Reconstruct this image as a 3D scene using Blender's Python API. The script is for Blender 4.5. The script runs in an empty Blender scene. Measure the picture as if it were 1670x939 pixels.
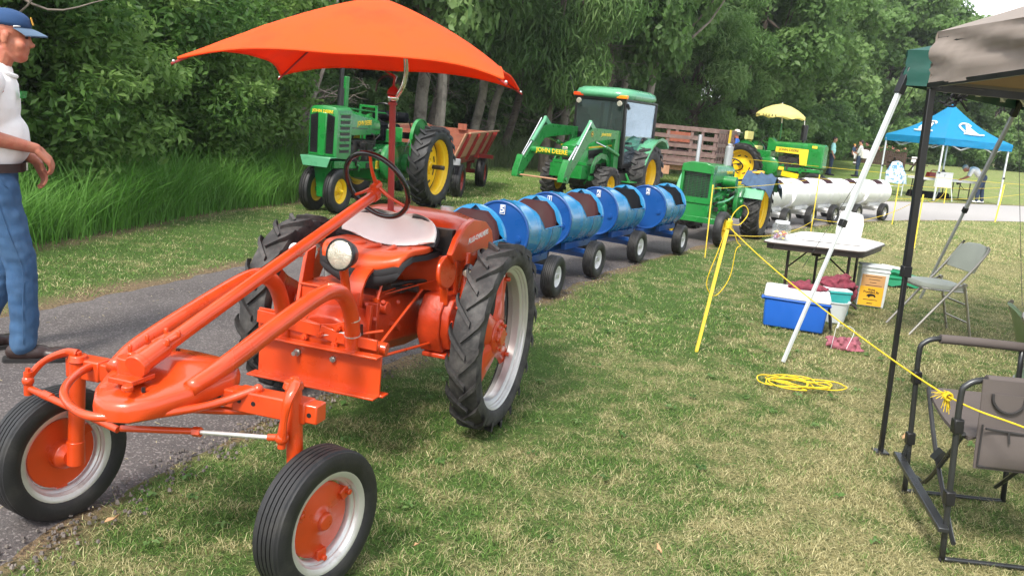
import bpy, bmesh, math, random
import numpy as np
from mathutils import Vector, Matrix, noise as mnoise
random.seed(7); RNG = np.random.default_rng(11)
S = bpy.context.scene; COL = S.collection
R = math.radians; PI = math.pi
# ------------------------------------------------------------ camera, sky, sun, exposure
CAM_H, PITCH, ROLL, FPX = 1.77754, .203103, .096997, 1409.26
cd = bpy.data.cameras.new('camera'); cam = bpy.data.objects.new('camera', cd); COL.objects.link(cam)
_F = Vector((0, math.cos(PITCH), -math.sin(PITCH))); _R0 = Vector((1, 0, 0)); _U0 = _R0.cross(_F)
_R = _R0*math.cos(ROLL) + _U0*math.sin(ROLL); _U = -_R0*math.sin(ROLL) + _U0*math.cos(ROLL)
cam.matrix_world = Matrix(((_R.x, _U.x, -_F.x, 0), (_R.y, _U.y, -_F.y, 0), (_R.z, _U.z, -_F.z, CAM_H), (0, 0, 0, 1)))
cd.sensor_width = 36; cd.lens = 36*FPX/1670; cd.clip_start = .05; cd.clip_end = 2000
S.camera = cam
SUN_EL, SUN_AZ = R(50), R(205)      # azimuth clockwise from +Y
w = bpy.data.worlds.new('World'); S.world = w; w.use_nodes = True
nt = w.node_tree; nt.nodes.clear()
def wn(t, **k):
    n = nt.nodes.new(t)
    for a, b in k.items(): setattr(n, a, b)
    return n
out = wn('ShaderNodeOutputWorld'); bg = wn('ShaderNodeBackground'); sky = wn('ShaderNodeTexSky', sky_type='NISHITA', sun_disc=False)
sky.sun_elevation = SUN_EL; sky.sun_rotation = SUN_AZ; sky.air_density = 1.0; sky.dust_density = 2.0
tc = wn('ShaderNodeTexCoord'); mp = wn('ShaderNodeMapping'); mp.inputs['Scale'].default_value = (1, 1, 2.2)
nz = wn('ShaderNodeTexNoise'); nz.inputs['Scale'].default_value = 2.3; nz.inputs['Detail'].default_value = 7; nz.inputs['Roughness'].default_value = .58
rp = wn('ShaderNodeValToRGB'); rp.color_ramp.elements[0].position = .40; rp.color_ramp.elements[1].position = .58
mx = wn('ShaderNodeMix', data_type='RGBA'); mx.inputs['B'].default_value = (12.0, 12.2, 12.6, 1)
L = nt.links.new
L(tc.outputs['Generated'], mp.inputs[0]); L(mp.outputs[0], nz.inputs['Vector']); L(nz.outputs['Fac'], rp.inputs[0])
L(rp.outputs[0], mx.inputs['Factor']); L(sky.outputs[0], mx.inputs['A']); L(mx.outputs['Result'], bg.inputs[0]); L(bg.outputs[0], out.inputs[0])
bg.inputs[1].default_value = .084
sd = bpy.data.lights.new('sun', 'SUN'); sun = bpy.data.objects.new('sun', sd); COL.objects.link(sun)
sd.energy = 2.0; sd.angle = R(12); sd.color = (1, .95, .87)
_sv = Vector((math.sin(SUN_AZ)*math.cos(SUN_EL), math.cos(SUN_AZ)*math.cos(SUN_EL), math.sin(SUN_EL)))
sun.rotation_euler = _sv.to_track_quat('Z', 'Y').to_euler(); sun.location = (0, 0, 20)
S.view_settings.view_transform = 'Standard'; S.view_settings.look = 'None'; S.view_settings.exposure = 1.28; S.view_settings.gamma = 1
S.cycles.max_bounces = 6; S.cycles.transparent_max_bounces = 12
# ------------------------------------------------------------ mesh helpers
def V(*a): return Vector(a)
def catmull(pts, k=6, closed=False):
    P = [Vector(p) for p in pts]; n = len(P); o = []
    rng = range(n if closed else n-1)
    for i in rng:
        if closed: a, b, c, d = P[i-1], P[i], P[(i+1) % n], P[(i+2) % n]
        else: b, c = P[i], P[i+1]; a = P[i-1] if i else b*2-c; d = P[i+2] if i+2 < n else c*2-b
        for j in range(k):
            t = j/k
            o.append(.5*((2*b)+(c-a)*t+(2*a-5*b+4*c-d)*t*t+(3*b-a-3*c+d)*t**3))
    if not closed: o.append(P[-1])
    return o
class MB:
    def __init__(s): s.v = []; s.f = []; s.mi = []; s.cm = 0
    def add(s, vs, fs):
        n = len(s.v); s.v += [tuple(v) for v in vs]; s.f += [tuple(i+n for i in f) for f in fs]; s.mi += [s.cm]*len(fs); return s
    def mat(s, i): s.cm = i; return s
    def box(s, c, d, rz=0, M=None, tap=(1, 1)):
        x, y, z = d[0]/2, d[1]/2, d[2]/2; tx, ty = tap
        vs = [V(-x, -y, -z), V(x, -y, -z), V(x, y, -z), V(-x, y, -z), V(-x*tx, -y*ty, z), V(x*tx, -y*ty, z), V(x*tx, y*ty, z), V(-x*tx, y*ty, z)]
        m = M if M is not None else Matrix.Rotation(rz, 3, 'Z')
        return s.add([m @ v + Vector(c) for v in vs], [(0, 3, 2, 1), (4, 5, 6, 7), (0, 1, 5, 4), (1, 2, 6, 5), (2, 3, 7, 6), (3, 0, 4, 7)])
    def bar(s, a, b, wd, ht, up=(0, 0, 1)):
        a, b = Vector(a), Vector(b); d = (b-a); ln = d.length; d.normalize(); u = Vector(up); sd_ = u.cross(d)
        if sd_.length < 1e-4: sd_ = Vector((1, 0, 0)).cross(d)
        sd_.normalize(); u = d.cross(sd_)
        m = Matrix((d, sd_, u)).transposed()
        return s.box((a+b)/2, (ln, wd, ht), M=m)
    def ring(s, c, u, w_, r, n):
        return [c + u*(r*math.cos(2*PI*i/n)) + w_*(r*math.sin(2*PI*i/n)) for i in range(n)]
    def cyl(s, a, b, r0, r1=None, n=14, caps=True):
        a, b = Vector(a), Vector(b); r1 = r0 if r1 is None else r1
        d = (b-a).normalized(); u = d.orthogonal().normalized(); w_ = d.cross(u)
        vs = s.ring(a, u, w_, r0, n)+s.ring(b, u, w_, r1, n)
        fs = [(i, (i+1) % n, n+(i+1) % n, n+i) for i in range(n)]
        if caps: fs += [tuple(range(n-1, -1, -1)), tuple(range(n, 2*n))]
        return s.add(vs, fs)
    def tube(s, pts, r, n=8, k=0, closed=False, flat=1, caps=True):
        P = catmull(pts, k, closed) if k else [Vector(p) for p in pts]
        m = len(P); rr = (lambda i: r) if not hasattr(r, '__len__') else (lambda i: np.interp(i/(m-1)*(len(r)-1), range(len(r)), r))
        T = [((P[(i+1) % m] if closed or i < m-1 else P[i])-(P[i-1] if closed or i else P[0])).normalized() for i in range(m)]
        u = T[0].orthogonal().normalized(); vs = []
        for i in range(m):
            u = (u-T[i]*u.dot(T[i])).normalized(); vs += s.ring(P[i], u, T[i].cross(u)*flat, float(rr(i)), n)
        fs = []
        for i in range(m if closed else m-1):
            a, b = i*n, ((i+1) % m)*n
            fs += [(a+j, a+(j+1) % n, b+(j+1) % n, b+j) for j in range(n)]
        if not closed and caps: fs += [tuple(range(n-1, -1, -1)), tuple(range((m-1)*n, m*n))]
        return s.add(vs, fs)
    def lathe(s, prof, o=(0, 0, 0), ax=(0, 0, 1), n=32, a0=0, a1=2*PI, closed=False):
        """prof: (radius, height along ax)"""
        o = Vector(o); d = Vector(ax).normalized(); u = d.orthogonal().normalized()
        if abs(d.y) > .99: u = Vector((1, 0, 0))
        if abs(d.z) > .99: u = Vector((1, 0, 0))
        w_ = d.cross(u); full = abs(a1-a0-2*PI) < 1e-6; m = n if full else n+1; vs = []
        for j in range(m):
            a = a0+(a1-a0)*j/n; e = u*math.cos(a)+w_*math.sin(a)
            vs += [o+e*p[0]+d*p[1] for p in prof]
        k = len(prof); fs = []
        for j in range(n):
            A, B = j*k, ((j+1) % m)*k
            for i in range(k if closed else k-1):
                i2 = (i+1) % k; fs.append((A+i, B+i, B+i2, A+i2))
        return s.add(vs, fs)
    def prism(s, poly, M=None, t=.02, o=(0, 0, 0)):
        """2-D polygon in the plane given by axes M=(u,v), thickness t along u x v, centred"""
        u, v = (Vector(M[0]), Vector(M[1])) if M else (V(1, 0, 0), V(0, 1, 0)); n_ = u.cross(v).normalized(); o = Vector(o)
        n = len(poly); vs = [o+u*p[0]+v*p[1]-n_*(t/2) for p in poly]+[o+u*p[0]+v*p[1]+n_*(t/2) for p in poly]
        return s.add(vs, [tuple(range(n-1, -1, -1)), tuple(range(n, 2*n))]+[(i, (i+1) % n, n+(i+1) % n, n+i) for i in range(n)])
    def loft(s, rings, caps=True, closed=True):
        n = len(rings[0]); vs = [p for r in rings for p in r]; fs = []
        for i in range(len(rings)-1):
            a, b = i*n, (i+1)*n
            fs += [(a+j, a+(j+1) % n, b+(j+1) % n, b+j) for j in range(n if closed else n-1)]
        if caps and closed: fs += [tuple(range(n-1, -1, -1)), tuple(range(len(vs)-n, len(vs)))]
        return s.add(vs, fs)
    def sph(s, c, r, n=14, m=8, M=None):
        r = (r, r, r) if not hasattr(r, '__len__') else r; c = Vector(c); vs = []; fs = []
        for i in range(m+1):
            p = PI*i/m
            for j in range(n):
                q = 2*PI*j/n; v = V(math.sin(p)*math.cos(q)*r[0], math.sin(p)*math.sin(q)*r[1], math.cos(p)*r[2])
                vs.append(c+(M @ v if M is not None else v))
        for i in range(m):
            for j in range(n): fs.append((i*n+j, (i+1)*n+j, (i+1)*n+(j+1) % n, i*n+(j+1) % n))
        return s.add(vs, fs)
    def mesh(s, name):
        me = bpy.data.meshes.new(name); me.from_pydata(s.v, [], s.f); return me
    def build(s, name, m, parent=None, loc=None, rot=None, bev=0, ang=38, sub=0, fix=True):
        me = s.mesh(name)
        if fix:
            bm = bmesh.new(); bm.from_mesh(me); bmesh.ops.remove_doubles(bm, verts=bm.verts, dist=1e-5); bmesh.ops.recalc_face_normals(bm, faces=bm.faces); bm.to_mesh(me); bm.free()
        ms = m if isinstance(m, (list, tuple)) else [m]
        for q in ms: me.materials.append(q)
        if len(ms) > 1 and len(me.polygons) == len(s.mi): me.polygons.foreach_set('material_index', s.mi)
        me.shade_smooth()
        if ang < 180: me.set_sharp_from_angle(angle=R(ang))
        return link(name, me, parent, loc, rot, bev, sub)
def link(name, me, parent=None, loc=None, rot=None, bev=0, sub=0):
    o = bpy.data.objects.new(name, me); COL.objects.link(o); o.parent = parent
    if loc is not None: o.location = loc
    if rot is not None: o.rotation_euler = rot
    if bev:
        b = o.modifiers.new('bevel', 'BEVEL'); b.width = bev; b.segments = 2; b.limit_method = 'ANGLE'; b.angle_limit = R(40); b.harden_normals = False
    if sub:
        b = o.modifiers.new('subsurf', 'SUBSURF'); b.levels = b.render_levels = sub
    return o
def tag(o, label=None, cat=None, group=None, kind=None):
    for k, v in (('label', label), ('category', cat), ('group', group), ('kind', kind)):
        if v: o[k] = v
    return o
def thing(name, label, cat, loc=(0, 0, 0), deg=0, group=None, sc=1):
    o = bpy.data.objects.new(name, None); COL.objects.link(o); o.location = loc; o.rotation_euler = (0, 0, R(deg)); o.scale = (sc,)*3; o.empty_display_size = .2
    return tag(o, label, cat, group)
def copy_tree(o, parent=None, keep=None):
    c = o.copy(); COL.objects.link(c)
    if parent: c.parent = parent
    for ch in o.children: copy_tree(ch, c)
    return c
def remeshed(name, mb, m, parent=None, vox=.012, smooth=4, loc=None, rot=None, fac=.5):
    me = mb.mesh(name+'_src'); ob = bpy.data.objects.new('tmp', me); COL.objects.link(ob)
    r = ob.modifiers.new('r', 'REMESH'); r.mode = 'VOXEL'; r.voxel_size = vox
    if smooth:
        q = ob.modifiers.new('s', 'SMOOTH'); q.iterations = smooth; q.factor = fac
    dg = bpy.context.evaluated_depsgraph_get(); nm = bpy.data.meshes.new_from_object(ob.evaluated_get(dg)); nm.name = name
    bpy.data.objects.remove(ob); bpy.data.meshes.remove(me)
    nm.materials.clear()
    for q in (m if isinstance(m, (list, tuple)) else [m]): nm.materials.append(q)
    nm.shade_smooth()
    return link(name, nm, parent, loc, rot)
def text(name, body, m, parent, o, xd, yd, size, ext=.001, bold=.0, xs=1):
    cu = bpy.data.curves.new('t', 'FONT'); cu.body = body; cu.size = size; cu.extrude = ext; cu.offset = bold*size; cu.align_x = 'CENTER'; cu.align_y = 'CENTER'; cu.resolution_u = 2
    ob = bpy.data.objects.new('tmp', cu); COL.objects.link(ob)
    dg = bpy.context.evaluated_depsgraph_get(); me = bpy.data.meshes.new_from_object(ob.evaluated_get(dg)); bpy.data.objects.remove(ob); bpy.data.curves.remove(cu)
    x = Vector(xd).normalized(); y = Vector(yd); y = (y-x*y.dot(x)).normalized(); z = x.cross(y)
    me.transform(Matrix(((x.x*xs, y.x, z.x, o[0]), (x.y*xs, y.y, z.y, o[1]), (x.z*xs, y.z, z.z, o[2]), (0, 0, 0, 1))))
    me.materials.clear(); me.materials.append(m)
    return link(name, me, parent)
# ------------------------------------------------------------ materials
def mat(name, c, rough=.5, metal=0, var=.08, vs=6, bump=0, bs=60, coat=0, spec=.5, c2=None, c2s=3, c2p=(.5, .65), rv=.08, trans=0, sheen=0):
    m = bpy.data.materials.new(name); m.use_nodes = True; t = m.node_tree; b = t.nodes['Principled BSDF']; N = t.nodes.new; K = t.links.new
    co = N('ShaderNodeTexCoord'); n1 = N('ShaderNodeTexNoise'); n1.inputs['Scale'].default_value = vs; n1.inputs['Detail'].default_value = 5; K(co.outputs['Object'], n1.inputs['Vector'])
    mr = N('ShaderNodeMapRange'); mr.inputs[1].default_value = .3; mr.inputs[2].default_value = .7; mr.inputs[3].default_value = 1-var; mr.inputs[4].default_value = 1+var; K(n1.outputs['Fac'], mr.inputs[0])
    vm = N('ShaderNodeVectorMath'); vm.operation = 'SCALE'; vm.inputs[0].default_value = c[:3]; K(mr.outputs[0], vm.inputs['Scale']); colr = vm.outputs[0]
    if c2:
        n2 = N('ShaderNodeTexNoise'); n2.inputs['Scale'].default_value = c2s; n2.inputs['Detail'].default_value = 8; n2.inputs['Roughness'].default_value = .65; K(co.outputs['Object'], n2.inputs['Vector'])
        m2 = N('ShaderNodeMapRange'); m2.inputs[1].default_value, m2.inputs[2].default_value = c2p; K(n2.outputs['Fac'], m2.inputs[0])
        mxx = N('ShaderNodeMix'); mxx.data_type = 'RGBA'; mxx.inputs['B'].default_value = (*c2[:3], 1); K(m2.outputs[0], mxx.inputs['Factor']); K(colr, mxx.inputs['A']); colr = mxx.outputs['Result']
    K(colr, b.inputs['Base Color'])
    r2 = N('ShaderNodeMapRange'); r2.inputs[1].default_value = .3; r2.inputs[2].default_value = .7; r2.inputs[3].default_value = max(.02, rough-rv); r2.inputs[4].default_value = min(1, rough+rv); K(n1.outputs['Fac'], r2.inputs[0]); K(r2.outputs[0], b.inputs['Roughness'])
    b.inputs['Metallic'].default_value = metal; b.inputs['Specular IOR Level'].default_value = spec; b.inputs['Coat Weight'].default_value = coat; b.inputs['Coat Roughness'].default_value = .08
    if sheen: b.inputs['Sheen Weight'].default_value = sheen
    if bump:
        n3 = N('ShaderNodeTexNoise'); n3.inputs['Scale'].default_value = bs; n3.inputs['Detail'].default_value = 4; K(co.outputs['Object'], n3.inputs['Vector'])
        bp = N('ShaderNodeBump'); bp.inputs['Strength'].default_value = bump; bp.inputs['Distance'].default_value = .01; K(n3.outputs['Fac'], bp.inputs['Height']); K(bp.outputs[0], b.inputs['Normal'])
    if trans:
        o_ = t.nodes['Material Output']; ts = N('ShaderNodeBsdfTranslucent'); K(colr, ts.inputs[0]); ms = N('ShaderNodeMixShader'); ms.inputs[0].default_value = trans; K(b.outputs[0], ms.inputs[1]); K(ts.outputs[0], ms.inputs[2]); K(ms.outputs[0], o_.inputs[0])
    return m
def glass(name, tint, alpha=.35, rough=.03, metal=0):
    m = bpy.data.materials.new(name); m.use_nodes = True; t = m.node_tree; b = t.nodes['Principled BSDF']; b.inputs['Base Color'].default_value = (*tint, 1); b.inputs['Roughness'].default_value = rough; b.inputs['IOR'].default_value = 1.5; b.inputs['Metallic'].default_value = metal
    tr = t.nodes.new('ShaderNodeBsdfTransparent'); tr.inputs[0].default_value = (*[.6+.4*x for x in tint], 1); ms = t.nodes.new('ShaderNodeMixShader'); ms.inputs[0].default_value = alpha
    t.links.new(tr.outputs[0], ms.inputs[1]); t.links.new(b.outputs[0], ms.inputs[2]); t.links.new(ms.outputs[0], t.nodes['Material Output'].inputs[0]); return m
M = dict(
    orange=mat('orange_paint', (.57, .054, .007), .32, var=.14, coat=.4, bump=.09, bs=45, c2=(.16, .05, .03), c2s=26, c2p=(.69, .74)),
    greasy=mat('greasy_orange_casting', (.48, .040, .007), .42, var=.2, vs=9, coat=.15, bump=.2, bs=45, c2=(.16, .028, .012), c2s=13, c2p=(.58, .8)),
    canvas=mat('orange_canvas', (.92, .105, .009), .8, var=.05, bump=.08, bs=400, trans=.35, c2=(.88, .075, .007), c2s=2),
    rubber=mat('black_rubber', (.012, .012, .013), .55, var=.25, bump=.12, bs=120, c2=(.035, .033, .03), c2s=9, c2p=(.5, .75)),
    rubber_dusty=mat('dusty_rubber', (.022, .021, .021), .7, var=.3, bump=.2, bs=90, c2=(.085, .08, .075), c2s=11, c2p=(.42, .72)),
    silver=mat('silver_paint', (.62, .61, .59), .34, metal=.6, var=.08, c2=(.36, .31, .28), c2s=9, c2p=(.6, .8)),
    steel=mat('bare_steel', (.5, .49, .47), .35, metal=.9, var=.15),
    chrome=mat('chrome', (.75, .75, .75), .12, metal=1, var=.03),
    black=mat('black_paint', (.012, .012, .013), .35, var=.15),
    blackgloss=mat('black_gloss', (.008, .008, .009), .12, var=.1, coat=.5),
    blackfab=mat('black_fabric', (.016, .016, .018), .85, var=.2, bump=.1, bs=200),
    vinyl=mat('orange_vinyl', (.62, .075, .015), .38, var=.08, bump=.12, bs=24),
    white_vinyl=mat('white_vinyl', (.88, .86, .82), .42, var=.05, bump=.05, bs=40),
    green=mat('green_paint', (.012, .20, .035), .3, var=.1, coat=.3, bump=.03, bs=60, c2=(.02, .17, .04), c2s=5),
    palegreen=mat('highlight_green', (.10, .34, .18), .3, var=.06, coat=.5),  # cab roof's highlight put into the colour, paler than the green paint
    yellow=mat('yellow_paint', (.85, .56, .012), .4, var=.06, c2=(.55, .36, .05), c2s=9, c2p=(.62, .85)),
    decal=mat('yellow_decal', (.85, .6, .03), .5, var=.04),
    blackdecal=mat('black_decal', (.01, .01, .01), .5, var=.04),
    whitedecal=mat('white_decal', (.8, .78, .74), .5, var=.04),
    dark=mat('greasy_dark_metal', (.02, .019, .018), .5, var=.4, vs=15, c2=(.07, .05, .035), c2s=12),
    blue=mat('blue_drum_paint', (.006, .20, .43), .24, var=.08, coat=.5, bump=.03, bs=6, c2=(.008, .17, .41), c2s=3),
    bluedark=mat('frame_and_shaded_lid_blue', (.008, .07, .27), .35, var=.08, coat=.2),  # frame blue; on the drum lids it puts shade into the colour
    whitedrum=mat('white_drum_paint', (.80, .80, .79), .35, var=.03, bump=.04, bs=12),
    brownvinyl=mat('brown_vinyl', (.040, .012, .013), .6, spec=.12, var=.15, bump=.2, bs=30),
    blackvinyl=mat('black_vinyl', (.004, .005, .007), .7, spec=.08, var=.15, bump=.2, bs=30),
    red=mat('red_paint', (.32, .02, .015), .45, var=.15, c2=(.2, .03, .02), c2s=8),
    redwood=mat('reddish_wood', (.27, .085, .045), .6, var=.2, vs=12, c2=(.25, .06, .03), c2s=9, bump=.15, bs=40),
    tanwood=mat('worn_wood', (.42, .22, .13), .7, var=.2, vs=10, bump=.2, bs=40),
    brownwood=mat('brown_stained_wood', (.16, .10, .088), .75, var=.2, vs=9, bump=.2, bs=50, c2=(.22, .155, .14), c2s=6),
    greywood=mat('dark_weathered_wood', (.07, .04, .028), .85, var=.3, vs=9, bump=.25, bs=50),
    lens=mat('lamp_lens', (.62, .6, .5), .12, metal=.5, var=.15, vs=40, bump=.3, bs=90),
    amber=mat('amber_lens', (.9, .25, .01), .2, var=.1),
    redlens=mat('red_lens', (.6, .06, .01), .2, var=.1),
    skin=mat('tanned_skin', (.46, .17, .10), .5, var=.12, vs=18, bump=.12, bs=120, c2=(.40, .10, .06), c2s=14, c2p=(.45, .7)),
    skinlight=mat('light_skin', (.55, .28, .19), .5, var=.1, vs=20),
    denim=mat('blue_denim', (.030, .085, .185), .85, var=.2, vs=11, bump=.3, bs=260, c2=(.05, .115, .215), c2s=2.5, c2p=(.4, .7)),
    darkdenim=mat('dark_denim', (.018, .035, .075), .85, var=.2, vs=12, bump=.2, bs=200),
    shirt=mat('white_cotton', (.82, .80, .78), .85, var=.05, vs=5, bump=.1, bs=250),
    teal=mat('teal_cotton', (.42, .82, .82), .85, var=.06),
    plaid=mat('grey_print_cotton', (.35, .37, .36), .9, var=.5, vs=40, c2=(.75, .75, .72), c2s=30, c2p=(.45, .55)),
    navy=mat('navy_cap_cloth', (.012, .05, .14), .8, var=.12, bump=.15, bs=300),
    greybrim=mat('grey_blue_brim', (.10, .16, .24), .75, var=.1, bump=.1, bs=300),
    hair=mat('grey_hair', (.42, .38, .35), .8, var=.25, vs=90, bump=.5, bs=200),
    darkhair=mat('dark_hair', (.02, .012, .01), .6, var=.3, vs=60, bump=.4, bs=150),
    leather=mat('dark_brown_leather', (.03, .015, .013), .45, var=.25, vs=20, bump=.15, bs=60),
    sole=mat('black_sole', (.012, .011, .011), .8, var=.2),
    bluecanvas=mat('blue_canopy_cloth', (.01, .30, .58), .55, var=.05, bump=.1, bs=20, trans=.35),
    taupe=mat('taupe_canopy_cloth', (.26, .22, .19), .75, var=.06, vs=3, bump=.1, bs=7, trans=.12, c2=(.30, .255, .22), c2s=3),
    tan=mat('tan_canopy_lining', (.34, .23, .13), .8, var=.08),
    greencloth=mat('dark_green_canopy_cloth', (.004, .062, .046), .6, var=.1, bump=.25, bs=12),
    whitepole=mat('white_metal_pole', (.68, .72, .74), .35, metal=.3, var=.05),
    greypole=mat('grey_metal_pole', (.42, .43, .45), .4, metal=.5, var=.08),
    yellowpole=mat('yellow_stake_paint', (.85, .64, .07), .45, var=.1),
    rope=mat('yellow_rope', (.78, .56, .02), .7, var=.2, vs=120, bump=.5, bs=500),
    greyrope=mat('dark_cord', (.08, .08, .08), .8, var=.2),
    cooler=mat('blue_plastic', (.012, .11, .50), .42, var=.06, bump=.05, bs=30),
    coolerlid=mat('white_plastic', (.72, .74, .76), .45, var=.04, bump=.05, bs=30),
    clearplastic=mat('translucent_plastic', (.62, .66, .66), .4, var=.06),
    tealplastic=mat('teal_plastic', (.03, .32, .30), .4, var=.08),
    towel=mat('maroon_terry_cloth', (.20, .035, .055), .95, var=.25, vs=14, bump=.6, bs=120),
    towelpink=mat('faded_rose_cloth', (.32, .10, .13), .95, var=.2, vs=12, bump=.6, bs=120),
    paper=mat('white_paper', (.80, .79, .77), .7, var=.02),
    cardyellow=mat('yellow_card', (.80, .42, .02), .7, var=.05),
    cardtan=mat('tan_card', (.55, .30, .12), .8, var=.06),
    greenbag=mat('green_plastic_bag', (.01, .22, .10), .4, var=.15),
    tabletop=mat('grey_table_laminate', (.62, .60, .57), .4, var=.04),
    tableedge=mat('dark_brown_table_edge', (.045, .032, .028), .5, var=.15),
    tableleg=mat('dark_brown_leg', (.028, .018, .016), .4, var=.15),
    chairgreen=mat('grey_green_vinyl', (.42, .44, .36), .5, var=.07, bump=.06, bs=50),
    chairleg=mat('grey_tube_steel', (.36, .34, .30), .3, metal=.8, var=.1),
    gunmetal=mat('gunmetal_tube', (.055, .058, .06), .3, metal=.6, var=.1),
    chairfab=mat('brown_grey_polyester', (.105, .088, .082), .9, var=.1, vs=5, bump=.15, bs=350),
    chairtrim=mat('dark_binding', (.03, .028, .028), .85, var=.1),
    meshfab=mat('black_mesh_cloth', (.02, .02, .022), .95, var=.3, vs=300),
    jar=mat('candy_mix', (.6, .2, .05), .4, var=.3, vs=60, c2=(.25, .05, .3), c2s=50, c2p=(.45, .55)),
    jeansjacket=mat('blue_denim_jacket', (.045, .085, .15), .85, var=.25, vs=9, bump=.4, bs=60),
    ochre=mat('ochre_cloth', (.62, .32, .04), .9, var=.15),
    straw=mat('straw_hat', (.72, .66, .56), .8, var=.1),
    parasolyellow=mat('yellow_parasol_cloth', (.93, .80, .30), .7, var=.05, trans=.4),
    cream=mat('cream_cushion', (.72, .66, .25), .6, var=.06),
    bark=mat('grey_brown_bark', (.13, .105, .085), .95, var=.35, vs=6, bump=.9, bs=14, c2=(.07, .055, .045), c2s=5),
    palebark=mat('pale_grey_bark', (.27, .235, .20), .95, var=.3, vs=5, bump=.8, bs=11, c2=(.13, .11, .09), c2s=4),
    twig=mat('grey_twigs', (.20, .165, .14), .95, var=.3, vs=8),
    innertube=mat('clear_window_film', (.3, .32, .32), .2, var=.05),
    cabglass=glass('cab_side_glass', (.50, .62, .72), .5, .02, .9), cabfront=glass('cab_front_glass', (.10, .14, .13), .25), jarglass=glass('clear_jar_plastic', (.9, .95, .97), .12, .08),
    leafdry=mat('dry_leaf', (.45, .27, .14), .8, var=.2),
)
# ------------------------------------------------------------ setting: lawn, path, grasses
PR = np.array([(-3.2, -9), (-2.5, -2), (-2.02, 1.6), (-1.67, 2.92), (-1.45, 3.77), (-.75, 5.58), (.1, 7.57), (1.18, 10.08), (2.89, 13.2), (5.7, 17.3), (8.97, 21.09), (14.55, 25.14), (22, 29.2), (34, 34.4), (60, 44)])
PL = np.array([(-6.0, -9), (-5.0, -1), (-4.25, 3), (-3.9, 5), (-3.5, 6.3), (-3.1, 7.4), (-2.55, 9.05), (-1.7, 11.3), (.3, 14.9), (3.1, 19.0), (6.4, 23.6), (11.9, 28.6), (20, 34.2), (31, 39.2), (57, 49)])
_rf = catmull([(*p, 0) for p in PR], 8); _lf = catmull([(*p, 0) for p in PL], 8)
RX, RY = np.array([p.x for p in _rf]), np.array([p.y for p in _rf]); LX, LY = np.array([p.x for p in _lf]), np.array([p.y for p in _lf])
xr = lambda y: np.interp(y, RY, RX); xl = lambda y: np.interp(y, LY, LX)
def sstep(a, b, x): t = np.clip((x-a)/(b-a), 0, 1); return t*t*(3-2*t)
def wob(x, y, f=1.0): return np.sin(x*1.7*f+1.3*np.sin(y*1.1*f))*.5+np.sin(y*2.3*f+.7+1.1*np.sin(x*1.9*f+2))*.5
def hz(x, y): return .75*sstep(37, 62, np.asarray(y, float)+.12*np.asarray(x, float))+.5*sstep(-4.3, -9, np.asarray(x, float)+0*np.asarray(y, float))*sstep(30, 14, np.asarray(y, float))
def axis(segs):
    o = []
    for a, b, n in segs: o += list(np.linspace(a, b, n, endpoint=False))
    return np.array(o+[segs[-1][1]])
gx = axis([(-160, -30, 12), (-30, -7, 30), (-7, 7, 118), (7, 30, 50), (30, 90, 40), (90, 260, 12)]); gy = axis([(-60, 0, 10), (0, 2, 8), (2, 16, 118), (16, 40, 70), (40, 90, 40), (90, 300, 12)])
GX, GY = np.meshgrid(gx, gy, indexing='ij'); GZ = hz(GX, GY)+.006*wob(GX, GY, 3)*(np.abs(GX) < 12)-.004
nxg, nyg = GX.shape
idx = np.arange(nxg*nyg).reshape(nxg, nyg); q = np.stack([idx[:-1, :-1], idx[1:, :-1], idx[1:, 1:], idx[:-1, 1:]], -1).reshape(-1, 4)
def fast_mesh(name, verts, faces, mats, smooth=True, attrs={}):
    me = bpy.data.meshes.new(name); k = faces.shape[1]; nf = len(faces)
    me.vertices.add(len(verts)); me.vertices.foreach_set('co', np.ascontiguousarray(verts, np.float32).ravel())
    me.loops.add(nf*k); me.loops.foreach_set('vertex_index', np.ascontiguousarray(faces, np.int32).ravel())
    me.polygons.add(nf); me.polygons.foreach_set('loop_start', np.arange(0, nf*k, k, dtype=np.int32))
    me.update(calc_edges=True)
    if smooth: me.polygons.foreach_set('use_smooth', np.ones(nf, bool))
    for a, val in attrs.items():
        at = me.attributes.new(a, 'FLOAT', 'POINT'); at.data.foreach_set('value', np.ascontiguousarray(val, np.float32))
    for m_ in (mats if isinstance(mats, (list, tuple)) else [mats]): me.materials.append(m_)
    return me
dR = GX-xr(GY); dL = xl(GY)-GX
wv = wob(GX, GY, 2.2)*.12+wob(GX, GY, 7)*.05
bare = np.maximum(sstep(.16, -.02, dR+wv)*(dR > -1), sstep(.36, .0, dL+wv)*(dL > -1))
tl = np.interp(GY, [0, 8.45, 11.9, 13.7, 17, 24, 30], [-5.3, -4.75, -4.2, -3.6, -4.4, -5.4, -6])     # inner edge of the tall grass
bare = np.maximum(bare, .85*np.exp(-((GX-tl-.02-wv)/.16)**2)*(GY < 15))
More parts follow.
